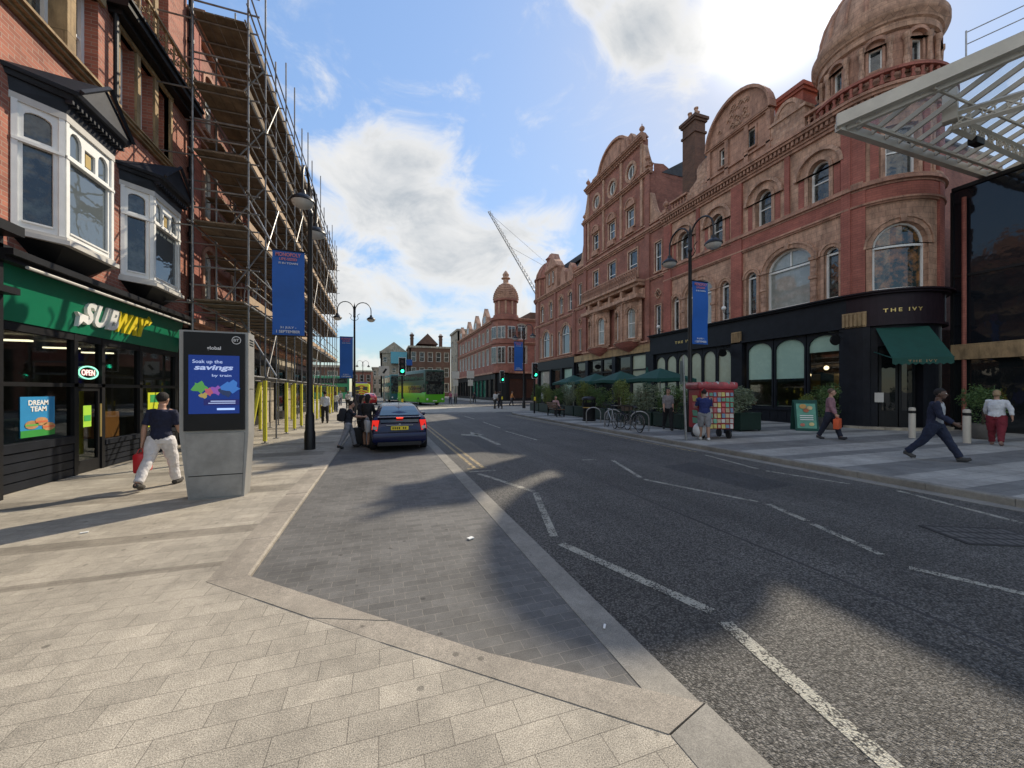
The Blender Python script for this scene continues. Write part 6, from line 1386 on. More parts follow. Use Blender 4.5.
# CCTV / signal pole furniture: traffic signals
def signal(loc, label, rz=0, h=3.55, blue=False):
    o = empty('traffic_signal', loc, label, 'traffic light', 'traffic signals showing green at the junction', rz)
    part('pole', MB().cyl((0,0,0), (0,0,h), .057, n=10), 'iron', o)
    hd = part('signal_head', MB().rbox((0,-.16,h-.5), (.30,.22,.98), bev=.03), 'black_paint', o)
    part('backing_board', MB().rbox((0,-.09,h-.5), (.44,.02,1.12), bev=.005), 'white_ink', o); part('backing_panel', MB().rbox((0,-.104,h-.5), (.38,.012,1.06), bev=.003), 'black_paint', o)
    for k, (mt, dz) in enumerate(((paint((.05,.004,.004), .3, name='dark_red_lens'), .3), (paint((.06,.03,.004), .3, name='dark_amber_lens'), 0), (emit('green_signal', (.03,.9,.45), 2.2), -.3))):
        part('lens', MB().cyl((0,-.27,h-.5+dz), (0,-.285,h-.5+dz), .095, n=16), mt, hd); part('hood', MB().lathe([(.115,0),(.12,.14),(.11,.14)], n=14, a0=0, a1=pi) and place(MB().lathe([(.11,0),(.115,.16),(.105,.16),(.10,0)], n=14, a0=-.3, a1=pi+.3), lambda x, y, z: (x, -.27-z, h-.5+dz+y)), 'black_paint', hd)
    part('push_box', MB().rbox((0,-.1,1.05), (.12,.1,.26), bev=.01), 'yellow_ink', o)
    if blue: part('sign_plate', MB().rbox((.42,-.1,h-.25), (.36,.02,.36), bev=.004), 'banner', o)
    return o
signal((1.25,24.9,.05), 'traffic signal showing green above the parked car, with a small blue sign beside it', blue=True, h=3.7)
signal((10.4,25.6,.12), 'nearest traffic signal on the right kerb showing green', h=3.55)
signal((10.95,35.2,.005), 'farther traffic signal before the far domed building, showing green', h=3.6)
# kerbside sign post seen edge on
sp = empty('sign_post', (9.43,10.07,.12), 'grey sign post with its plate seen edge on, left of the red kiosk', 'sign')
part('post', MB().cyl((0,0,0), (-.13,0,2.75), .038, n=10), 'steel', sp); part('sign_plate', MB().rbox((-.18,.02,2.2), (.02,.42,.75), -.62, bev=.004), paint((.10,.13,.13), .5, .3, name='sign_back'), sp)
sp = empty('direction_sign', (.18,26,.05), 'pale square junction sign on a grey post left of the green signal', 'sign')
part('post', MB().cyl((0,0,0), (0,0,3.3), .04, n=8), 'steel', sp); part('sign_plate', MB().rbox((0,-.05,2.95), (.62,.02,.62), bev=.004), 'off_white', sp); part('arrow', MB().rbox((.05,-.065,2.95), (.12,.01,.34), 0, 0, .6, bev=.002), 'black_paint', sp)
for i, (x, y, lab) in enumerate(((9.6,52,'cream bus stop flag with square plates near the green bus'),(11.2,50,'second bus stop flag beside the shop with green lights'))):
    sp = empty('bus_stop', (x,y,0), lab, 'bus stop'); part('post', MB().cyl((0,0,0), (0,0,4.2), .06, n=8), 'steel', sp); part('flag', MB().rbox((0,-.06,3.9), (1.0,.04,1.0), bev=.01), 'off_white', sp); part('timetable', MB().rbox((0,-.06,2.8), (.7,.04,.8), bev=.01), 'off_white', sp)
# bollards
def bollard(loc, label):
    o = empty('bollard', loc, label, 'bollard', 'cream bollards outside the restaurant corner')
    part('post', MB().lathe([(.09,0),(.09,.98),(.085,1.02),(.05,1.04),(.001,1.045)], n=18), 'cream_metal', o, smooth=True); part('band', MB().lathe([(.092,.84),(.095,.84),(.095,.93),(.092,.93)], n=18), 'black_paint', o)
bollard((17.18,8.05,.12), 'cream bollard with a black band, behind the striding man'); bollard((17.1,6.72,.12), 'cream bollard with a black band, between the striding man and the woman in white')
# litter bin
lb = empty('litter_bin', (10.55,18.2,.12), 'black litter bin standing between the bench and the bicycle stands', 'bin')
part('body', MB().lathe([(.36,0),(.36,.08),(.33,.1),(.33,.85),(.37,.9),(.37,.98)], n=20), 'black_paint', lb, smooth=True); part('lid', MB().lathe([(.37,1.12),(.39,1.14),(.37,1.22),(.25,1.3),(.001,1.32)], n=20), 'black_paint', lb, smooth=True)
for k in range(4): part('lid_support', MB().box(-.03,.03,-.03,.03,.95,1.15), 'black_paint', lb).location = (.33*cos(k*pi/2), .33*sin(k*pi/2), 0)
part('gold_band', MB().lathe([(.335,.7),(.338,.7),(.338,.74),(.335,.74)], n=20), 'gold', lb)
# bench
bn = empty('bench', (10.6,22.4,.12), 'timber bench with curved ends on the right pavement near the signals', 'bench', rz=R(88))
wd_ = plain('bench_timber', (.16,.085,.045), .6, var=.3)
for k in range(4): part('seat_slat', MB().rbox((0,-.2+k*.13,.45), (1.6,.11,.04), bev=.008), wd_, bn)
for k in range(3): part('back_slat', MB().rbox((0,.27+k*.03,.58+k*.13), (1.6,.03,.1), bev=.006), wd_, bn)
for s in (-.72,.72): part('end_frame', MB().box(s-.03,s+.03,-.25,.3,.38,.43).box(s-.03,s+.03,-.25,-.19,0,.62).box(s-.03,s+.03,.24,.3,0,.9).box(s-.03,s+.03,-.25,.3,.6,.64), 'iron', bn)
# cycle stands and bicycles
def stand(x, y, label):
    pts = [(0,-.35,0),(0,-.35,.5)]+[(0,-.35*cos(t)+0,.5+.28*sin(t)) for t in [pi*k/8 for k in range(1,8)]]+[(0,.35,.5),(0,.35,0)]
    return solo('cycle_stand', MB().tube(pts, .026, 8), 'steel', label, 'cycle stand', 'steel hoop cycle stands', loc=(x,y,.12), rz=R(62), smooth=True)
stand(10.05,16.9,'empty steel hoop cycle stand right of the litter bin'); stand(9.75,14.75,'steel hoop cycle stand behind the silver bicycle'); stand(9.85,13.0,'steel hoop cycle stand behind the dark basket bicycle')
def bicycle(loc, rz, label, col, basket=False, flip=1):
    o = empty('bicycle', loc, label, 'bicycle', 'bicycles locked to the cycle stands', rz)
    fm = paint(col, .35, .3, name='bicycle_paint')
    for x in (-.52,.52):
        rim = MB(); pts = [(x+.335*cos(2*pi*k/28), 0, .34+.335*sin(2*pi*k/28)) for k in range(29)]; w = part('wheel', MB().tube(pts, .019, 6, cap=False), 'rubber', o, smooth=True)
        s = MB(); [s.cyl((x,0,.34), (x+.325*cos(2*pi*k/16), 0, .34+.325*sin(2*pi*k/16)), .0025, n=3) for k in range(16)]; s.cyl((x,-.05,.34), (x,.05,.34), .025, n=8); s.tube([(x+.31*cos(2*pi*k/24), 0, .34+.31*sin(2*pi*k/24)) for k in range(25)], .011, 5, cap=False); part('rim', s, 'steel', w)
    f = MB(); bb = (-.08,0,.3); st_ = (-.2,0,.78); hd = (.36,0,.82); hb = (.38,0,.7)
    for p, q, r in ((bb,st_,.018),(st_,hd,.017),(bb,hb,.02),(hb,hd,.02),((-.52,.04,.34),bb,.012),((-.52,.04,.34),st_,.01),(hb,(.52,.035,.34),.014),(hb,(.52,-.035,.34),.014)): f.cyl(p, q, r, n=8)
    part('frame', f, fm, o)
    part('saddle', MB().ball((-.23,0,.95), .12, 10, sc=(1.1,.55,.3)).cyl(st_, (-.22,0,.94), .014, n=6), 'rubber', o, smooth=True)
    part('handlebar', MB().cyl(hd, (.35,0,.98), .015, n=6).tube([(.30,-.3,1.0),(.36,-.2,1.0),(.37,0,.99),(.36,.2,1.0),(.30,.3,1.0)], .014, 6), 'iron', o)
    part('crank', MB().cyl((-.08,-.05,.3), (-.08,.05,.3), .09, n=14).cyl((-.08,.06,.3), (.06,.06,.2), .012, n=6).cyl((-.08,-.06,.3), (-.22,-.06,.4), .012, n=6).rbox((.06,.1,.2), (.09,.08,.02)).rbox((-.22,-.1,.4), (.09,.08,.02)), 'steel', o)
    if basket: part('basket', MB().add(*(lambda q: (q.v, q.f))(MB().box(.42,.72,-.18,.18,.78,.80))).box(.42,.44,-.18,.18,.8,1.0).box(.70,.72,-.18,.18,.8,1.0).box(.42,.72,-.18,-.165,.8,1.0).box(.42,.72,.165,.18,.8,1.0), 'bark', o)
    return o
bicycle((9.55,14.6,.12), R(75), 'silver bicycle leaning on a hoop stand beside the kerb', (.42,.43,.44))
bicycle((9.5,12.95,.12), R(80), 'dark bicycle with a basket nearest the walking woman', (.03,.03,.03), True)
bicycle((9.85,13.7,.12), R(100), 'dark bicycle parked between the silver one and the basket bicycle', (.02,.022,.05))

# ---- planting
def leaves(mb, pts, size, rnd, ):
    for p in pts:
        n = Vector((rnd.gauss(0,1), rnd.gauss(0,1), rnd.gauss(0,1)+.5)).normalized(); t = n.cross(Vector((rnd.random(), rnd.random(), rnd.random()))).normalized(); b_ = n.cross(t); L_ = size*rnd.uniform(.6,1.3); w = L_*.42
        P = Vector(p); mb.add([P-t*L_*.5, P+b_*w*.5+n*.01, P+t*L_*.5, P-b_*w*.5+n*.01], [(0,1,2,3)])
def bush_points(rnd, n, r, h, lumps=7, c=(0,0,0)):
    L_ = [(rnd.uniform(-.55,.55)*r[0], rnd.uniform(-.55,.55)*r[1], rnd.uniform(.25,.85)*h, rnd.uniform(.32,.55)) for _ in range(lumps)]
    out = []
    while len(out) < n:
        x, y, z, k = rnd.choice(L_); d = Vector((rnd.gauss(0,1), rnd.gauss(0,1), rnd.gauss(0,1))).normalized()*rnd.uniform(.55,1.08)
        p = (c[0]+x+d.x*k*r[0], c[1]+y+d.y*k*r[1], c[2]+max(.0, z+d.z*k*h*.55))
        out.append(p)
    return out
def planter_bush(loc, size, bh, label, mat, seed, group='leafy planters along the terrace', n=2600, leaf=.10, rz=0):
    rnd = random.Random(seed); o = empty('planter', loc, label, 'planter', group, rz)
    w, d, h = size
    p = MB(); p.rbox((0,0,h/2+.03), (w,d,h-.03), bev=.01); p.box(-w/2-.02,w/2+.02,-d/2-.02,d/2+.02,h-.05,h+.0)
    for s in (-1,1):
        for t in (-1,1): p.box(s*(w/2-.05)-.03, s*(w/2-.05)+.03, t*(d/2-.05)-.03, t*(d/2-.05)+.03, 0, .05)
    part('trough', p, 'planter', o)
    f = MB(); leaves(f, bush_points(rnd, n, (w*.85,d*.72), bh, 10, (0,0,h-.1)), leaf, rnd); part('foliage', f, mat, o)
    st = MB(); [st.tube([(rnd.uniform(-.3,.3)*w*.5,rnd.uniform(-.2,.2)*d,h-.05),(rnd.uniform(-.4,.4)*w,rnd.uniform(-.3,.3)*d,h+bh*.6)], .012, 5) for _ in range(8)]; part('stem', st, 'bark', o, split=False)
    return o
descr = ['planter with dark leaves nearest the red kiosk end of the terrace','planter with pale grey leaves beside the walking woman','planter with a rounded olive bush behind the bicycles','planter with dark bushy leaves left of the bicycles','planter with yellow-green leaves behind the litter bin','planter with grey-green shrubs by the litter bin','planter with dense dark leaves between bin and bench','planter with spiky olive leaves behind the bench','planter with dark leaves at the signal end of the terrace']
lm = ['leaf_a','leaf_c','leaf_b','leaf_a','leaf_b','leaf_c','leaf_a','leaf_b','leaf_a']
for i in range(9):
    y = 13.6+i*1.85; planter_bush((11.95-.02*i,y,.12), (.55,1.75,.62), 1.4+.3*((i*7) % 3)/2, descr[i], lm[i], 40+i)
planter_bush((13.95,11.9,.12), (1.1,.9,.72), 1.25, 'square planter with a grey-green bush right of the red kiosk', 'leaf_c', 61, 'large bushes by the restaurant windows', 2200)
def pot_bush(loc, r, bh, label, mat, seed):
    rnd = random.Random(seed); o = empty('potted_bush', loc, label, 'plant', 'large bushes by the restaurant windows')
    part('pot', MB().lathe([(.22,0),(.3,.1),(.36,.4),(.38,.5),(.34,.5),(.32,.42),(.001,.42)], n=20), paint((.12,.11,.10), .7, name='stone_pot', var=.3), o, smooth=True)
    f = MB(); leaves(f, bush_points(rnd, 1900, (r,r), bh, 8, (0,0,.4)), .08, rnd); part('foliage', f, mat, o); part('stem', MB().tube([(0,0,.4),(.03,0,.8),(0,.02,.4+bh*.6)], [.04,.03,.015], 6), 'bark', o)
pot_bush((17.6,10.9,.12), .75, 1.55, 'big dark leafy bush in a stone pot behind the man with the orange bag', 'leaf_a', 71)
pot_bush((19.0,7.1,.12), .7, 1.35, 'dark bush in a pot behind the striding man', 'leaf_a', 72)
pot_bush((18.6,12.4,.12), .6, 1.2, 'leafy bush in a pot below the half open blind', 'leaf_b', 73)
# parasols
def parasol(loc, label, w=2.6, closed=False):
    o = empty('parasol', loc, label, 'parasol', 'dark green parasols over the terrace')
    part('pole', MB().cyl((0,0,0), (0,0,2.65), .03, n=8), 'off_white', o); part('base', MB().rbox((0,0,.05), (.5,.5,.1), bev=.02), 'rubber', o)
    if closed: part('canopy', MB().lathe([(.14,1.2),(.20,1.5),(.22,1.9),(.14,2.5),(.04,2.95),(.01,3.0)], n=12), 'parasol', o, smooth=True); return o
    n = 8; m = MB(); ap = (0,0,2.78); vs = [ap]
    for k in range(n): a = pi/4+2*pi*k/n; r = w/2*(1.3 if k % 2 == 0 else .97); vs.append((r*cos(a), r*sin(a), 2.25-(.05 if k % 2 == 0 else 0)))
    for k in range(n): x, y, z = vs[1+k]; vs.append((x*1.0, y*1.0, z-.16))
    m.add(vs, [(0,1+k,1+(k+1) % n) for k in range(n)]+[(1+k,n+1+k,n+1+(k+1) % n,1+(k+1) % n) for k in range(n)]); part('canopy', m, 'parasol', o)
    r_ = MB(); [r_.cyl((0,0,2.35), (w/2*.9*cos(pi/4+pi/2*k), w/2*.9*sin(pi/4+pi/2*k), 2.3), .012, n=4) for k in range(4)]; part('rib', r_, 'off_white', o, split=False)
    return o
for i, (x, y) in enumerate(((13.6,16.3),(13.5,19.6),(13.6,22.6),(13.6,25.7))): parasol((x,y,.12), ['open dark green parasol nearest the lamp post','open dark green parasol second from the lamp post','open dark green parasol second from the signals','open dark green parasol nearest the signals'][i])
parasol((14.6,18.6,.12), 'closed dark green parasol standing up behind the open ones', closed=True)
# terrace chairs and tables
def table(loc, label):
    o = empty('terrace_table', loc, label, 'table', 'terrace tables behind the planters'); part('tabletop', MB().lathe([(.001,.72),(.38,.72),(.38,.75),(.001,.75)], n=20), 'off_white', o); part('leg', MB().lathe([(.24,0),(.22,.03),(.03,.06),(.03,.72)], n=12), 'iron', o)
for i, y in enumerate((13.4,16.2,19.5,22.5)): table((13.4,y,.12), ['terrace table by the red kiosk','terrace table under the nearest parasol','terrace table under the second parasol','terrace table under the third parasol'][i])
# A-board
ab = empty('menu_board', (16.3,11.0,.12), 'green framed menu board showing food, standing beside the man with the orange bag', 'sign', rz=R(-40))
for s in (1,-1):
    b_ = MB(); b_.rbox((0,s*.22,.62), (.78,.03,1.25), 0, R(12*s), bev=.01); f = part('board', b_, 'parasol', ab)
ff = MB(); ff.rbox((0,-.245,.60), (.64,.01,1.0), 0, R(-12)); part('poster', ff, paint((.10,.30,.22), .6, name='menu_green', var=.2), ab)
for i, (x, z, r, c_) in enumerate(((-.1,.98,.12,(.55,.30,.08)),(.12,.92,.1,(.55,.42,.2)),(0,.82,.1,(.4,.12,.05)),(-.15,.25,.08,(.5,.15,.1)),(.15,.28,.09,(.55,.45,.2)))):
    m = MB().prism([(x+r*cos(k*.6), z+r*.8*sin(k*.6)) for k in range(10)], (), 0, .006); part('food_picture', place(m, lambda a, b, c: (a, -.272-c+(b-.6)*.2125, b)), paint(c_, .6, name='menu_colour', var=.35), ab)
for z in (.6,.52,.44): m = MB().box(-.22,.22,0,.004,z,z+.03); part('text_line', place(m, lambda a, b, c: (a, -.268-b+(c-.6)*.2125, c)), 'white_ink', ab)
# souvenir / magazine kiosk
mk = empty('magazine_stall', (10.75,10.35,.12), 'red wheeled stall covered with cards and magazines beside the pavement lamp post', 'stall', rz=R(-18))
red = paint((.30,.015,.02), .45, name='stall_red')
part('body', MB().rbox((0,0,1.0), (1.15,.8,1.35), bev=.04), red, mk)
part('roof', MB().rbox((0,0,1.78), (1.35,1.0,.24), bev=.09), paint((.32,.05,.06), .3, name='stall_roof', var=.5), mk)
for k in range(7): part('wrapped_item', MB().ball((-.55+k*.18, -.42, 1.82+.02*(k % 2)), .1, 8, sc=(1,.8,.8)), paint([(.4,.38,.38),(.45,.05,.05),(.12,.2,.16)][k % 3], .25, name='wrapper', var=.3), mk, smooth=True)
random.seed(9)
cc_ = [(.5,.48,.44),(.42,.32,.2),(.15,.25,.35),(.45,.1,.1),(.12,.3,.2),(.5,.42,.12)]
for r_ in range(7):
    for k in range(8):
        part('card', MB().rbox((-.49+k*.139+random.uniform(-.008,.008), -.42, .42+r_*.178), (random.uniform(.085,.125),.014,random.uniform(.11,.155)), 0, R(-8), bev=.002), paint(random.choice(cc_), .5, name='card', var=.35), mk)
for r_ in range(4):
    for s in (-1,1): part('card', MB().rbox((s*.6, -.12+0, .6+r_*.25), (.012,.34,.2), 0, 0, R(8*s), bev=.002), paint(random.choice(cc_), .5, name='card', var=.35), mk)
for x in (-.45,.45):
    for y in (-.3,.3): part('wheel', place(MB().cyl((-.03,0,0), (.03,0,0), .14, n=16), lambda a, b, c: (x+a, y+b, .14+c)), 'rubber', mk)
part('hanging_bag', MB().ball((-.62,-.45,.3), .22, 10, sc=(1,.8,1.1)), paint((.5,.5,.5), .3, name='white_bag'), mk, smooth=True)

# ============================================================ VEHICLES
def wheel(par, x, y, r, w, mat='steel'):
    t = part('wheel', place(MB().lathe([(r*.62,-w/2),(r*.95,-w/2),(r,-w*.36),(r,w*.36),(r*.95,w/2),(r*.62,w/2)], n=28), lambda a, b, c: (x+c, y+a, r+b)), 'rubber', par, smooth=True)
    s = 1 if x > 0 else -1; m = MB().lathe([(.001,w*.3),(r*.2,w*.34),(r*.25,w*.2),(r*.55,w*.22),(r*.63,w*.4),(r*.66,w*.4)], n=20)
    for k in range(5): m.rbox((r*.42*cos(k*1.257), r*.42*sin(k*1.257), w*.27), (r*.42,r*.12,w*.2), k*1.257, bev=.004)
    part('rim', place(m, lambda a, b, c: (x+c*s, y+a, r+b)), mat, t)
CAR = empty('parked_car', (.56,11.45,.006), 'dark blue hatchback with lit brake lights stopped in the loading bay', 'car')
navy = paint((.004,.008,.05), .25, .2, name='navy_car_paint', coat=.15, var=.04)
# body lofted from cross sections (y from rear 0 to front 4.4): (y, half width, z low, z belt, half roof, z roof)
def car_body(secs, n=8):
    m = MB(); rows = []
    for y, hw, zl, zb, hr, zr in secs:
        prof = [(hw*.86,zl),(hw*.97,zl+.1),(hw,zl+.28),(hw*.995,zb-.14),(hw*.95,zb),((hw*.95+hr)/2+.02,(zb+zr)/2),(hr+.02,zr-.07),(hr*.82,zr),(0,zr+.02)]
        full = [(-x, z) for x, z in prof]+[(x, z) for x, z in prof[-2::-1]]
        rows.append([(x, y, z) for x, z in full])
    k = len(rows[0])
    for r_ in rows: m.v += r_
    for i in range(len(rows)-1):
        for j in range(k-1): m.f.append((i*k+j, i*k+j+1, (i+1)*k+j+1, (i+1)*k+j))
    m.f.append(tuple(range(k-1, -1, -1))); m.f.append(tuple((len(rows)-1)*k+j for j in range(k)))
    for i in range(len(rows)-1): m.f.append((i*k, (i+1)*k, (i+1)*k+k-1, i*k+k-1))
    m.m = [0]*len(m.f); return m
secs = [(0,.76,.28,.74,.60,.76),(.04,.80,.24,.86,.62,.90),(.14,.84,.22,.98,.66,1.06),(.35,.86,.20,1.0,.64,1.19),(.8,.865,.20,.98,.60,1.36),(1.5,.87,.19,.95,.58,1.45),(2.2,.87,.19,.93,.57,1.46),(2.8,.87,.19,.92,.56,1.38),(3.3,.865,.19,.93,.62,1.12),(3.6,.86,.20,.90,.66,.96),(4.1,.82,.22,.76,.66,.80),(4.38,.70,.26,.62,.56,.64)]
bm_ = car_body(secs); me = bm_
co = part('body', bm_, navy, CAR, smooth=True)
# rear glass in two panes split by the spoiler, bumper, lights, plate
dkg = glass('car_rear_glass', (.012,.016,.02), .0, spec=1.0)
def patch(name, pts, mat, par, th=.006):
    P = [Vector(p) for p in pts]; n = (P[1]-P[0]).cross(P[2]-P[0]).normalized()*th
    if n.y > 0: n = -n
    m = MB(); k = len(P); m.v = [tuple(p+n) for p in P]+[tuple(p) for p in P]; m.f = [tuple(range(k)), tuple(range(2*k-1, k-1, -1))]+[(i, (i+1) % k, k+(i+1) % k, k+i) for i in range(k)]; m.m = [0]*len(m.f)
    return part(name, m, mat, par)
rg = MB()
rg.add([(-.60,.33,1.11),(.60,.33,1.11),(.64,.22,1.075),(-.64,.22,1.075)],[(0,1,2,3)])
part('rear_window', MB().add([(-.60,.20,1.13),(.60,.20,1.13),(.55,.50,1.27),(.50,.83,1.385),(-.50,.83,1.385),(-.55,.50,1.27),(-.60,.24,1.10),(.60,.24,1.10)], [(0,1,2,5),(5,2,3,4),(0,6,7,1)]), glass('car_back_window', (.10,.16,.19), .0, spec=1.0), CAR)
part('spoiler', MB().rbox((0,.10,1.075), (1.30,.22,.035), 0, R(6), bev=.012), navy, CAR, smooth=True)
patch('lower_rear_window', [(-.56,-.0,.90),(.56,.0,.90),(.59,.09,1.05),(-.59,.09,1.05)], dkg, CAR, .03)
part('brake_light', MB().rbox((0,-.02,1.055), (.20,.03,.03), bev=.005), emit('brake_lamp', (1,.06,.03), 1.2), CAR)
for s in (-1,1):
    tl = part('tail_light', MB().add([(s*.60,-.03,.98),(s*.80,.08,.98),(s*.82,.06,.70),(s*.66,-.04,.66),(s*.60,.1,.98),(s*.80,.16,.98),(s*.82,.16,.70),(s*.66,.1,.66)], [(0,1,2,3),(0,4,5,1),(1,5,6,2),(2,6,7,3),(3,7,4,0)]), emit('tail_lamp', (.9,.03,.02), .38), CAR)
    part('clear_lens', MB().add([(s*.655,-.052,.80),(s*.79,.045,.80),(s*.80,.035,.72),(s*.67,-.055,.69)], [(0,1,2,3)]), 'off_white', tl)
part('bumper', MB().rbox((0,.02,.46), (1.62,.22,.30), bev=.08), navy, CAR, smooth=True); part('diffuser', MB().rbox((0,.0,.26), (1.30,.18,.12), bev=.02), 'rubber', CAR)
np_ = part('number_plate', MB().rbox((0,-.055,.74), (.52,.012,.115), 0, R(-4), bev=.003), 'yellow_ink', CAR)
for k in range(7): part('plate_mark', MB().box(-.215+k*.062,-.18+k*.062,-.066,-.062,.708,.772), 'black_paint', np_) if k != 4 else None
part('badge', MB().cyl((0,-.02,.85), (0,-.035,.85), .035, n=16), 'steel', CAR); part('tailgate_trim', MB().rbox((0,-.03,.825), (.8,.02,.025), bev=.004), 'steel', CAR)
part('panel_gap', MB().tube([(-.70,-.018,.60),(-.735,.012,.80),(-.70,.10,1.0)], .005, 4), 'black_paint', CAR); part('panel_gap', MB().tube([(.70,-.018,.60),(.735,.012,.80),(.70,.10,1.0)], .005, 4), 'black_paint', CAR); part('panel_gap', MB().rbox((0,-.035,.605), (1.4,.012,.010)), 'black_paint', CAR)
part('antenna', MB().cyl((0,.95,1.42), (0,.8,1.62), .006, n=5), 'rubber', CAR)
for s in (-1,1):
    part('wing_mirror', MB().rbox((s*.98,2.95,1.0), (.2,.1,.13), bev=.035), navy, CAR, smooth=True)
    part('side_window', MB().add([(s*.835,.9,.99),(s*.84,2.85,.96),(s*.60,2.6,1.36),(s*.61,1.4,1.40),(s*.63,1.0,1.32)], [(0,1,2,3,4)]), dkg, CAR)
    part('sill', MB().box(s*.80-.03,s*.80+.03,.9,3.4,.16,.22), 'rubber', CAR)
    for y in (.80,3.48): wheel(CAR, s*.79, y, .31, .20)
CAR.scale = (.91, .91, .91); CAR.location = (.50, 11.3, .006)
# double-decker bus
def bus(loc, rz, label, low, up, side='glass'):
    o = empty('double_decker_bus', loc, label, 'bus', rz=rz)
    W2, L_, H = 1.27, 11.0, 4.3
    def sec(y, hw, z0, z1): return y, hw, z0, z1
    b_ = MB(); b_.rbox((0,L_/2,.95), (2*W2,L_,1.25), bev=.12); part('lower_body', b_, low, o, smooth=True)
    b_ = MB(); b_.rbox((0,L_/2,2.9), (2*W2-.02,L_-.06,2.78), bev=.2); part('upper_body', b_, up, o, smooth=True)
    part('front_window', MB().rbox((0,.0,1.95), (2.2,.08,1.25), bev=.03), 'glass', o); part('upper_front_window', MB().rbox((0,.02,3.45), (2.25,.08,1.15), bev=.03), 'glass', o)
    part('destination_display', MB().rbox((0,-.02,2.72), (1.7,.08,.3), bev=.01), 'black_paint', o)
    for s in (-1,1):
        part('side_window', MB().rbox((s*(W2-.005),L_/2,3.45), (.04,L_-.8,.85), bev=.01), 'glass', o); part('side_window', MB().rbox((s*(W2+.0),L_/2+.3,1.95), (.04,L_-1.6,.95), bev=.01), 'glass', o)
        part('headlight', MB().cyl((s*.95,.02,.75), (s*.95,-.02,.75), .12, n=14), 'white_ink', o); part('wing_mirror', MB().rbox((s*1.42,-.1,2.3), (.12,.12,.4), bev=.03), 'black_paint', o)
        for y in (2.3,8.3): wheel(o, s*(W2-.12), y, .48, .26)
    part('windscreen_wiper', MB().box(-.6,.6,-.06,-.04,1.35,1.38), 'black_paint', o); part('front_number_plate', MB().box(-.26,.26,-.03,-.01,.5,.6), 'white_ink', o)
    return o
bgreen = paint((.10,.42,.02), .3, name='lime_bus'); bdark = paint((.01,.05,.035), .3, name='dark_green_bus'); bteal = paint((.01,.09,.10), .35, name='teal_bus'); bmid = paint((.06,.28,.14), .3, name='mid_green_bus')
bus((6.1,46.5,0), R(14), 'green double-decker bus with lime lower body facing down the street', bgreen, bdark)
bus((2.6,62,0), R(6), 'dark teal double-decker bus behind the green signal', bteal, bteal)
bus((-16,70.5,0), R(-72), 'pale green double-decker bus turning beyond the second left lamp post', bmid, bmid)
# emergency vehicle with chevrons
AV = empty('service_van', (-2.7,60,.0), 'high roofed service van with yellow and red chevrons on its rear doors', 'van')
yl = paint((.55,.58,.03), .4, name='van_yellow'); part('body', MB().rbox((0,2.8,1.55), (2.1,5.4,2.5), bev=.15), yl, AV, smooth=True)
for k in range(6):
    for s in (-1,1): part('chevron', MB().add([(s*.02,.09,.6+k*.36),(s*.95,.09,.25+k*.36),(s*.95,.09,.42+k*.36),(s*.02,.09,.77+k*.36)], [(0,1,2,3)]), paint((.5,.03,.02), .5, name='chevron_red'), AV)
part('light_bar', MB().rbox((0,1,2.88), (1.5,.3,.16), bev=.04), 'blue_foam', AV)
for s in (-1,1):
    part('rear_window', MB().rbox((s*.5,.09,2.1), (.6,.03,.5), bev=.01), 'glass', AV); part('tail_light', MB().rbox((s*.93,.08,1.1), (.12,.04,.5), bev=.01), paint((.4,.02,.02), .3, name='red_lens'), AV)
    for y in (1.2,4.5): wheel(AV, s*.93, y, .36, .22)
RC = empty('red_car', (-1.35,50.5,.0), 'small red car seen from behind beyond the passengers', 'car')
bb = car_body(secs); part('body', bb, paint((.40,.015,.015), .25, name='red_car_paint', coat=1.0), RC, smooth=True); part('rear_window', MB().add([(-.60,.20,1.12),(.60,.20,1.12),(.54,.80,1.385),(-.54,.80,1.385)], [(0,1,2,3)]), dkg, RC); part('number_plate', MB().box(-.26,.26,-.03,-.01,.7,.8), 'yellow_ink', RC)
for s in (-1,1):
    part('tail_light', MB().rbox((s*.68,.0,.86), (.2,.1,.2), bev=.02), paint((.4,.02,.02), .3, name='red_lens'), RC)
    for y in (.8,3.48): wheel(RC, s*.79, y, .31, .2)
GC = None
# ============================================================ PEOPLE
def remeshed(name, mb, voxel, mat, parent, smooth_it=4, label=None):
    """joined limbs fused into one continuous skin"""
    me = mb.mesh(name+'_tmp', mat); o = bpy.data.objects.new(name+'_tmp', me); C.objects.link(o)
    r = o.modifiers.new('r', 'REMESH'); r.mode = 'VOXEL'; r.voxel_size = voxel; r.use_smooth_shade = True
    if name in ('shirt','trousers','jacket','skirt'):
        tx = bpy.data.textures.get('folds') or bpy.data.textures.new('folds', 'CLOUDS'); tx.noise_scale = .11; tx.noise_depth = 2
        d = o.modifiers.new('d', 'DISPLACE'); d.texture = tx; d.strength = .035; d.mid_level = .5; d.texture_coords = 'LOCAL'
    s = o.modifiers.new('s', 'SMOOTH'); s.factor = .5; s.iterations = smooth_it
    bpy.context.view_layer.update()
    m2 = bpy.data.meshes.new_from_object(o.evaluated_get(bpy.context.evaluated_depsgraph_get())); bpy.data.objects.remove(o); bpy.data.meshes.remove(me)
    m2.name = name; m2.materials.clear(); m2.materials.append(M[mat] if isinstance(mat, str) else mat)
    for p in m2.polygons: p.use_smooth = True; p.material_index = 0
    q = bpy.data.objects.new(name, m2); C.objects.link(q); q.parent = parent
    if label: q['label'] = label
    return q
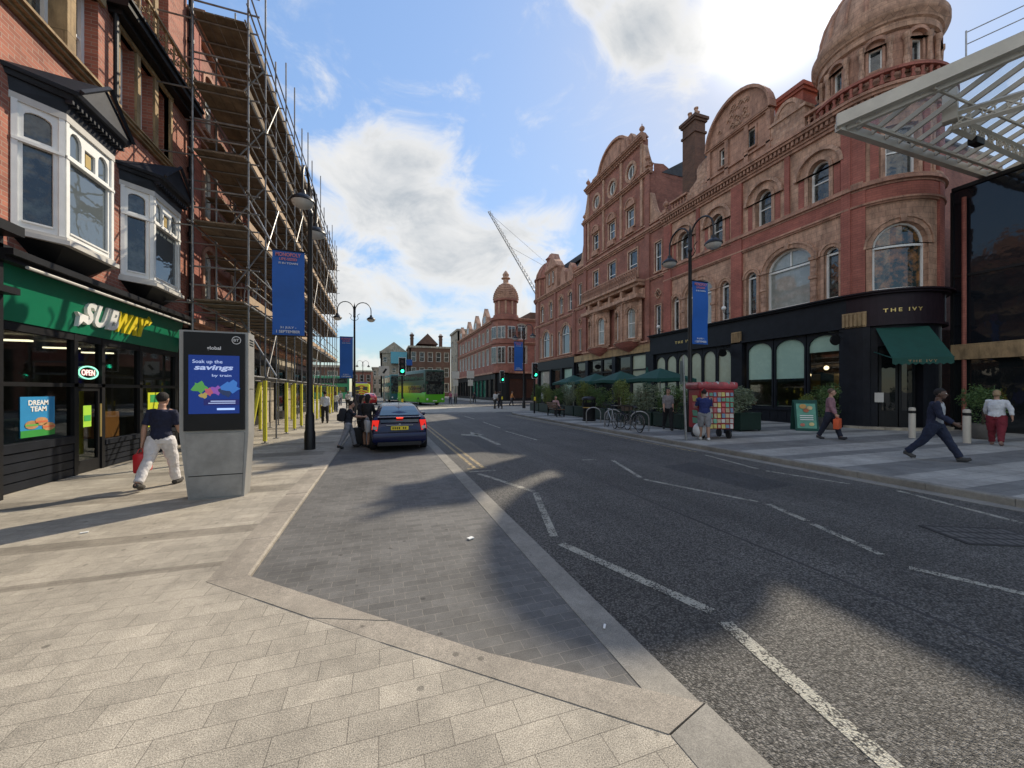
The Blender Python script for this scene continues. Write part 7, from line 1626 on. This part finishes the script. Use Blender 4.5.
def ellip_tube(mb, pts, rx, ry, n=14, face=Vector((0, 1, 0))):
    """tube with oval sections: rx across, ry front to back"""
    P = [Vector(p) for p in pts]; vs = []
    for i, p in enumerate(P):
        t = (P[min(i+1, len(P)-1)]-P[max(i-1, 0)]).normalized(); x = face.cross(t)
        x = x.normalized() if x.length > 1e-3 else Vector((1, 0, 0)); y = t.cross(x)
        for j in range(n): a = 2*pi*j/n; vs.append(p+x*cos(a)*rx[i]+y*sin(a)*ry[i])
    fs = [(i*n+j, i*n+(j+1) % n, (i+1)*n+(j+1) % n, (i+1)*n+j) for i in range(len(P)-1) for j in range(n)]
    fs += [tuple(range(n-1, -1, -1)), tuple(range((len(P)-1)*n, len(P)*n))]
    mb.add(vs, fs)
def person(loc, face, H, label, top, bottom, shoes=(.02,.02,.02), skin='skin', hair='hair_dark', hairlen=0, legs=((25,5),(-22,18)), arms=((-20,15),(22,25)), splay=(6,6),
           sleeve=.5, leglen=1.0, lean=4, female=False, voxel=.013, group=None, jacket=None, skirt=None, sunglasses=False, cap=None, build=1.0, sit=False, headturn=0, extra=None):
    """legs/arms: (left, right) pairs of (swing forward, knee or elbow bend) in degrees; local +Y is forward, left is -X"""
    o = empty('person', loc, label, 'person', group, face)
    h = H; hw = .098*h*build if not female else .088*h*build; shw = (.094 if not female else .083)*h*build
    J = {}
    pel = Vector((0, 0, .53*h)); ln = R(lean)
    up = lambda d: pel+Vector((0, sin(ln)*d*h, cos(ln)*d*h))
    waist = up(.09); chest = up(.20); shz = up(.285); neck = up(.325); chin = up(.355); headc = up(.405)+Vector((0, .012*h, 0))
    feet = []
    for k, s in ((0, -1), (1, 1)):
        sw, kn = legs[k]; hip = pel+Vector((s*.052*h, 0, -.005*h)); a = R(sw)
        d1 = Vector((s*sin(R(2)), sin(a), -cos(a))).normalized(); knee = hip+d1*.245*h
        a2 = a-R(kn); d2 = Vector((0, sin(a2), -cos(a2))).normalized(); ank = knee+d2*.235*h
        pitch = a2*.55; toe = ank+Vector((s*.01, cos(pitch)*.095*h, sin(pitch)*.095*h-.022*h)); heel = ank+Vector((0, -.035*h*cos(pitch), -.035*h-.02*h*sin(pitch)))
        ball = ank+Vector((s*.006, .06*h*cos(pitch), .06*h*sin(pitch)-.03*h))
        J[s] = dict(hip=hip, knee=knee, ank=ank, toe=toe, heel=heel, ball=ball); feet += [toe.z-.014*h, heel.z-.012*h]
    dz = -min(feet)
    if sit: dz = .46-pel.z+.07*h
    for s in (-1, 1):
        for q in J[s]: J[s][q] = J[s][q]+Vector((0, 0, dz))
    Z = Vector((0, 0, dz)); pel += Z; waist += Z; chest += Z; shz += Z; neck += Z; chin += Z; headc += Z
    b = MB()
    ellip_tube(b, [pel-Vector((0,0,.05*h)), pel, waist, chest, shz-Vector((0,0,.01*h)), shz+Vector((0,0,.016*h))], [.070*h*build,.082*h*build,.070*h*build,.082*h*build,.082*h*build,.045*h], [.05*h,.062*h*build,.053*h*build,.064*h*build,.055*h,.04*h])
    b.tube([shz, neck, chin], [.04*h,.033*h,.034*h], 10)
    # head with jaw, nose, ears
    F = Matrix.Rotation(R(headturn), 3, 'Z'); hp = lambda x, y, z: headc+F @ Vector((x*h, y*h, z*h))
    hb = MB().ball((0,0,0), 1, 16); b.add([hp(x*.047, y*.056+.002, z*.065+.006) for x, y, z in hb.v], hb.f)
    b.add([hp(x*.032, y*.036+.018, z*.034-.036) for x, y, z in hb.v], hb.f)
    b.tube([hp(0,.052,.012), hp(0,.062,-.008), hp(0,.066,-.015), hp(0,.055,-.022)], [.006*h,.008*h,.010*h,.007*h], 6)
    for s in (-1, 1): b.add([hp(s*.047+x*.006, y*.012-.004, z*.017-.004) for x, y, z in hb.v], hb.f)
    b.add([hp(x*.018, .050+y*.008, z*.006-.034) for x, y, z in hb.v], hb.f)
    hands = {}
    for k, s in ((0, -1), (1, 1)):
        j = J[s]
        b.tube([j['hip'], j['hip'].lerp(j['knee'], .35), j['knee'], j['knee'].lerp(j['ank'], .3), j['ank']], [.056*h*build,.052*h*build,.033*h,.036*h,.022*h], 12)
        b.tube([j['heel']+Vector((0,0,.015*h)), j['ank']-Vector((0,0,.012*h)), j['ball'], j['toe']], [.019*h,.024*h,.023*h,.013*h], 10)
        sh = shz+Vector((s*shw, 0, -.012*h)); sw, el = arms[k]; a = R(sw); sp = R(splay[k])
        d1 = Vector((s*sin(sp), sin(a)*cos(sp), -cos(a)*cos(sp))).normalized(); elb = sh+d1*.165*h; a2 = a+R(el)
        d2 = Vector((s*sin(sp)*.3, sin(a2), -cos(a2))).normalized(); wr = elb+d2*.145*h
        b.tube([sh-Vector((s*.03*h,0,0)), sh, sh.lerp(elb, .4), elb, elb.lerp(wr, .3), wr], [.036*h,.033*h,.029*h*build,.023*h,.025*h,.016*h], 10)
        # palm, four curled fingers, thumb
        side = d2.cross(Vector((s, 0, 0))).normalized()*(-s); inn = Vector((-s, 0, 0)); pc_ = wr+d2*.03*h
        ellip_tube(b, [wr-d2*.005*h, wr+d2*.02*h, wr+d2*.05*h], [.015*h,.024*h,.022*h], [.012*h,.013*h,.010*h], 8, inn)
        for q, ln_ in enumerate((.034,.040,.037,.028)):
            off = side*(.0165-.011*q)*h; base = wr+d2*.047*h+off; m1 = base+(d2*.93+inn*.35).normalized()*ln_*.5*h; m2 = m1+(d2*.65+inn*.75).normalized()*ln_*.5*h
            b.tube([base, m1, m2], [.0062*h,.0056*h,.0048*h], 6)
        tb_ = wr+d2*.018*h+side*.018*h; b.tube([tb_, tb_+(side+d2).normalized()*.02*h+inn*.004*h, tb_+(side*.5+d2).normalized()*.038*h+inn*.012*h], [.0085*h,.0072*h,.0055*h], 6)
        hands[s] = wr+d2*.06*h+inn*.008*h
        j.update(sh=sh, elb=elb, wr=wr)
    remeshed('body', b, min(voxel, .011) if voxel < .014 else voxel, skin, o, 2)
    if voxel < .014:
        for s in (-1, 1): part('eye', MB().ball(hp(s*.018, .0525, .006), .006*h, 8), 'white_ink' if not sunglasses else 'black_paint', o, smooth=True)
    if sunglasses: g_ = MB(); [g_.rbox(hp(s*.019,.058,.007), (.03*h,.006,.018*h), R(headturn), bev=.002) for s in (-1,1)]; g_.rbox(hp(0,.058,.01), (.05*h,.005,.004), R(headturn)); part('sunglasses', g_, 'black_paint', o)
    # shirt
    t = MB(); e = .010*h
    hem = pel-Vector((0,0,.015*h)) if not skirt else pel+Vector((0,0,.04*h))
    tk = 1.0 if not jacket else .97
    rr = lambda v: [x*tk for x in v]
    ellip_tube(t, [hem, pel+Vector((0,0,.03*h)), waist, chest, shz-Vector((0,0,.01*h)), shz+Vector((0,0,.018*h))], rr([.090*h*build,.090*h*build,.080*h*build,.092*h*build,.090*h*build,.048*h]), rr([.069*h*build,.071*h*build,.066*h*build,.074*h*build,.062*h,.043*h]), 18)
    def sleeves(mb_, L_, r0, r1):
        for s in (-1, 1):
            j = J[s]; pts = [j['sh']-Vector((s*.045*h,0,-.004*h)), j['sh']+Vector((s*.004*h,0,.004*h))]; rs = [.038*h,r0*.97*h]
            if L_ <= .5: q = L_/.5; pts += [j['sh'].lerp(j['elb'], q*.5), j['sh'].lerp(j['elb'], q)]; rs += [r0*h,r1*h*1.1]
            else: q = (L_-.5)/.5; pts += [j['sh'].lerp(j['elb'], .5), j['elb'], j['elb'].lerp(j['wr'], q*.5), j['elb'].lerp(j['wr'], q)]; rs += [r0*h,r1*h*1.05,r1*h,r1*h*.8]
            mb_.tube(pts, rs, 12)
    sleeves(t, sleeve, .036, .034); remeshed('shirt', t, voxel, cloth(top), o, 3)
    if jacket:
        t = MB(); pts = [pel-Vector((0,0,.06*h)), pel+Vector((0,0,.0*h)), waist, chest, shz-Vector((0,0,.01*h)), shz+Vector((0,0,.02*h))]
        pts = [p-Vector((0,.022*h,0)) for p in pts]
        ellip_tube(t, pts, [.102*h*build,.10*h*build,.09*h*build,.099*h*build,.094*h*build,.05*h], [.062*h*build,.064*h*build,.06*h*build,.066*h*build,.056*h,.042*h], 18); sleeves(t, .96, .040, .037); remeshed('jacket', t, voxel, cloth(jacket), o, 3)
    # trousers
    t = MB(); ellip_tube(t, [pel-Vector((0,0,.055*h)), pel-Vector((0,0,.01*h)), pel+Vector((0,0,.055*h))], [.085*h*build,.097*h*build,.085*h*build], [.066*h*build,.07*h*build,.062*h*build], 16)
    if skirt:
        kz = min(J[-1]['ank'].z, J[1]['ank'].z); fx_ = (J[-1]['ank']+J[1]['ank'])/2
        ellip_tube(t, [Vector((fx_.x*.8, fx_.y*.8, pel.z-(pel.z-kz)*skirt)), Vector((0, fx_.y*.4, pel.z-(pel.z-kz)*skirt*.5)), pel], [.10*h*build,.105*h*build,.095*h*build], [.10*h,.09*h,.07*h], 18)
    for s in (-1, 1):
        j = J[s]; full = leglen
        pts = [j['hip']+Vector((0,0,.01*h)), j['hip'].lerp(j['knee'], .4), j['hip'].lerp(j['knee'], .95)]; rs = [.063*h*build,.060*h*build,.048*h*build]
        if full > .5: pts += [j['knee'].lerp(j['ank'], .45*(full-.5)*2), j['knee'].lerp(j['ank'], (full-.5)*2*.97)]; rs += [.044*h,.037*h*(1.1 if female else 1.12)]
        t.tube(pts, rs, 12)
    remeshed('skirt' if skirt else 'trousers', t, voxel, cloth(bottom), o, 3)
    for s in (-1, 1):
        j = J[s]; t = MB(); t.tube([j['heel']+Vector((0,0,.012*h)), j['ank']-Vector((0,0,.016*h)), j['ball'], j['toe']+Vector((0,.004*h,.002*h))], [.026*h,.030*h,.029*h,.019*h], 12)
        sh_ = remeshed('shoe', t, max(voxel*.8, .009), cloth(shoes), o, 2)
    # hair
    t = MB(); t.add([hp(x*.052, y*.060-.007, z*.060+.020) for x, y, z in hb.v if True], hb.f)
    v = []
    if hairlen > 0:
        ellip_tube(t, [hp(0,-.03,.03), hp(0,-.045,-.02), hp(0,-.04,-.03-hairlen)], [.045*h,.047*h,.03*h], [.035*h,.03*h,.015*h], 12)
    hr = remeshed('hair', t, max(.008, voxel*.75), hair, o, 1)
    # cut the hair away from the face: push the front lower verts inside the head
    inv = F.inverted()
    for vv in hr.data.vertices:
        l = inv @ (vv.co-headc)
        if l.y > .012*h and l.z < .034*h: vv.co = headc+F @ Vector((l.x*.7, l.y*.4, l.z*.7))
    if cap:
        t = MB(); t.add([hp(x*.053, y*.060-.003, max(z, -.15)*.052+.028) for x, y, z in hb.v], hb.f); ellip_tube(t, [hp(0,.03,.03), hp(0,.095,.022)], [.042*h,.03*h], [.007*h,.005*h], 10, Vector((0,0,1))); part('cap', t, cloth(cap), o, smooth=True)
    RM = Matrix.Rotation(face, 3, 'Z'); L = Vector(loc)
    return o, {s: L+RM @ hands[s] for s in hands}, {k: L+RM @ v_ for k, v_ in dict(pel=pel, chest=chest, head=headc, shl=J[-1]['sh'], shr=J[1]['sh']).items()}
def bag(loc, size, mat, label, name='shopping_bag', rz=0, handle=.16, cat='bag', soft=.02):
    w, d, h = size; o = empty(name, loc, label, cat, rz=rz)    # loc = where the hand holds the handle
    m = MB(); v0 = [(-w/2,-d/2),(w/2,-d/2),(w/2,d/2),(-w/2,d/2)]
    m.rbox((0,0,-handle-h/2), (w,d,h), 0, R(2), bev=soft); part('body', m, mat, o, smooth=True)
    for s in (-1, 1): part('handle', MB().tube([(-w*.25,s*d*.3,-handle-.01),(-w*.2,s*d*.15,-handle*.3),(0,0,-.0),(w*.2,s*d*.15,-handle*.3),(w*.25,s*d*.3,-handle-.01)], .006, 5), mat, o)
    return o
# the man with the red bag
P, Hn, B_ = person((-3.62,8.30,PAV), R(-6), 1.66, 'dark haired man in navy t-shirt and white trousers walking away past the green fronted shop', (.010,.014,.040), (.62,.60,.60), (.05,.045,.04), 'skin', 'hair_dark',
    legs=((-24,12),(20,6)), arms=((-14,8),(16,22)), sleeve=.42, lean=3, voxel=.010, build=1.08, splay=(10,6))
bag(Hn[-1], (.16,.30,.34), paint((.50,.01,.02), .35, name='red_bag', var=.25), 'red shopping bag carried by the man in white trousers', rz=0, handle=.08, soft=.05)
P, Hn, B_ = person((-.93,12.45,PAV*.5), R(-80), 1.42, 'person in dark t-shirt, pale grey jeans and backpack walking towards the blue car', (.012,.016,.028), (.22,.23,.26), (.02,.02,.02), 'skin', 'hair_dark',
    legs=((22,8),(-16,14)), arms=((35,45),(45,40)), sleeve=.4, lean=8, voxel=.011, build=1.12)
bp = empty('backpack', B_['chest']+Vector((-.20,0,-.02)), 'black backpack worn by the person in pale grey jeans', 'backpack'); m = MB().rbox((0,0,0), (.20,.30,.40), 0, 0, R(10), bev=.07); part('body', m, cloth((.012,.014,.02)), bp, smooth=True); part('pocket', MB().rbox((-.11,0,-.07), (.06,.22,.2), bev=.03), cloth((.02,.022,.03)), bp, smooth=True)
bag(Hn[1], (.12,.30,.36), paint((.55,.56,.58), .4, name='white_carrier', var=.12), 'white carrier bag held by the person with the backpack', rz=R(20), handle=.1, soft=.04)
P, Hn, B_ = person((-.62,13.25,.006), R(-65), 1.58, 'long haired person in a dark top between the backpack wearer and the car', (.02,.025,.04), (.012,.012,.016), (.02,.02,.02), 'skin_tan', 'hair_dark', hairlen=.09,
    legs=((8,6),(-8,8)), arms=((10,20),(20,40)), sleeve=.8, female=True, voxel=.012)
bag(Hn[1]+Vector((.02,0,.25)), (.13,.36,.42), paint((.03,.09,.17), .6, name='denim_bag', var=.2), 'blue tote bag of the long haired person beside the car', 'tote_bag', rz=R(15), handle=.12, soft=.04)
P, Hn, B_ = person((-.40,12.55,.006), R(-20), 1.60, 'person in a black dress leaning to the passenger side of the parked car', (.010,.010,.012), (.012,.010,.012), (.015,.015,.015), 'skin_tan', 'hair_dark', hairlen=.07,
    legs=((6,4),(-10,8)), arms=((20,40),(30,60)), sleeve=.6, leglen=.45, female=True, voxel=.012, skirt=.45)
sc_ = empty('suitcase', (-.66,12.85,.006), 'small black wheeled suitcase standing beside the passengers', 'suitcase'); part('body', MB().rbox((0,0,.33), (.36,.24,.5), R(10), bev=.05), 'rubber', sc_, smooth=True); part('handle', MB().tube([(-.1,0,.56),(-.1,0,.8),(.1,0,.8),(.1,0,.56)], .01, 6), 'steel', sc_)
for s in (-1,1): part('wheel', MB().cyl((s*.13,-.03,.04), (s*.13,.03,.04), .04, n=10), 'rubber', sc_)
# right-hand pavement
P, Hn, B_ = person((12.15,5.28,.12), R(-165), 1.72, 'striding man in navy jacket over a pale grey t-shirt near the cream bollards', (.34,.35,.37), (.010,.016,.04), (.05,.05,.05), 'skin_dark', 'hair_dark',
    legs=((27,2),(-25,18)), arms=((-12,10),(14,40)), sleeve=.42, lean=5, voxel=.010, jacket=(.008,.012,.035), build=1.08)
P, Hn, B_ = person((17.2,6.15,.12), R(-75), 1.62, 'woman in white blouse and dark red wide trousers walking away by the glass hall', (.55,.56,.58), (.15,.012,.022), (.20,.12,.10), 'skin_tan', 'hair_fair',
    legs=((10,4),(-14,10)), arms=((18,20),(-22,20)), sleeve=.85, lean=2, female=True, build=1.22, voxel=.011, splay=(10,22), hairlen=.01)
P, Hn, B_ = person((14.15,8.72,.12), R(-160), 1.70, 'man in pink sweatshirt and sunglasses carrying an orange bag in front of the menu board', (.25,.13,.155), (.012,.015,.03), (.03,.03,.035), 'skin', 'hair_brown',
    legs=((20,4),(-16,10)), arms=((6,10),(12,14)), sleeve=.96, lean=2, voxel=.010, build=1.06, sunglasses=True, headturn=12)
bag(Hn[1], (.14,.42,.32), paint((.62,.10,.03), .5, name='orange_bag', var=.12), 'orange paper bag carried by the man in the pink sweatshirt', 'paper_bag', rz=R(-70), handle=.05, soft=.01)
P, Hn, B_ = person((10.0,9.88,.12), R(-35), 1.66, 'man in blue polo shirt, red cap and grey shorts browsing at the red stall', (.012,.022,.11), (.20,.20,.21), (.5,.5,.48), 'skin_tan', 'hair_dark',
    legs=((8,3),(-6,5)), arms=((20,75),(18,70)), sleeve=.42, leglen=.56, lean=6, voxel=.011, cap=(.38,.015,.02), build=1.18)
P, Hn, B_ = person((11.15,12.9,.12), R(150), 1.72, 'woman in grey top and black trousers walking between the bicycles and the red stall', (.20,.19,.20), (.012,.012,.014), (.015,.015,.015), 'skin', 'hair_dark',
    legs=((14,4),(-16,18)), arms=((-6,12),(10,14)), sleeve=.55, female=True, voxel=.011, sunglasses=True, headturn=-25, build=1.05)
P, Hn, B_ = person((11.75,10.6,.12), R(60), 1.64, 'person in dark clothes standing behind the red stall', (.02,.022,.03), (.015,.02,.035), (.4,.4,.4), 'skin', 'hair_dark', legs=((6,3),(-8,6)), arms=((0,20),(5,30)), sleeve=.9, voxel=.013)
P, Hn, B_ = person((10.62,22.55,.06), R(178), 1.62, 'person in a pale pink top sitting on the timber bench', (.42,.26,.26), (.02,.022,.03), (.04,.04,.04), 'skin', 'hair_brown', legs=((82,80),(80,84)), arms=((20,40),(25,50)), sleeve=.8, voxel=.014, sit=True, lean=6)
P, Hn, B_ = person((-2.76,22.1,PAV), R(10), 1.66, 'man in white shirt and black trousers walking away beside the yellow wrapped scaffold poles', (.55,.56,.58), (.012,.012,.014), (.02,.02,.02), 'skin_tan', 'hair_dark', legs=((12,4),(-12,10)), arms=((8,30),(-8,40)), sleeve=.8, voxel=.014)
rnd = random.Random(12)
def far(x, y, face, label, top, bottom, z=.0, **k):
    w = rnd.uniform(8, 24); a = rnd.uniform(8, 22)
    return person((x,y,z), R(face), k.pop('H', 1.7), label, top, bottom, legs=((w,5),(-w,12)), arms=((-a,12),(a,20)), voxel=.02, sleeve=k.pop('sleeve', .6), skin=rnd.choice(['skin','skin_tan','skin_dark']), hair=rnd.choice(['hair_dark','hair_brown']), **k)
far(11.15,36.4,0,'dark clothed pedestrian on the pale crossing right of the farther signal',(.02,.02,.022),(.02,.02,.03))
far(10.5,36.0,-60,'pedestrian in a white top with dark trousers beside the farther signal',(.5,.5,.5),(.02,.02,.02))
far(12.7,42,90,'pedestrian in a pale shirt in front of the dark corner shop',(.45,.45,.42),(.05,.05,.06),z=.0)
far(14.6,43,-90,'pedestrian in orange top near the far domed building entrance',(.5,.2,.06),(.05,.05,.06))
far(8.8,51.5,180,'pedestrian in a pink top right of the green bus',(.55,.16,.26),(.1,.1,.14))
far(9.7,52.6,180,'pedestrian in pale pink with dark skirt next to the bus stop',(.5,.3,.34),(.03,.03,.04))
far(12.9,55,0,'dark dressed pedestrian by the second bus stop',(.03,.03,.04),(.02,.02,.02))
far(-3.4,33.5,180,'pedestrian in white walking towards the camera under the scaffold end',(.55,.55,.53),(.08,.10,.15))
far(-3.9,37.5,170,'pedestrian in a brown jacket behind the white dressed walker',(.10,.05,.03),(.03,.03,.04),z=.05)
far(-2.9,38.6,0,'pedestrian in a pale blouse and dark trousers left of the second lamp post',(.5,.48,.45),(.02,.02,.02),z=.05)
far(-2.3,41,180,'pedestrian in black just left of the second lamp post',(.015,.015,.02),(.02,.02,.02),z=.05)
far(-5.0,44,0,'pedestrian in a red top far along the left pavement',(.35,.04,.04),(.03,.03,.05),z=.05)
far(-4.4,48,180,'pedestrian in pale grey far along the left pavement',(.35,.35,.36),(.10,.10,.12),z=.05)
far(-1.9,36,0,'pedestrian with dark hair right of the second lamp post',(.03,.03,.05),(.03,.03,.04),z=.05)
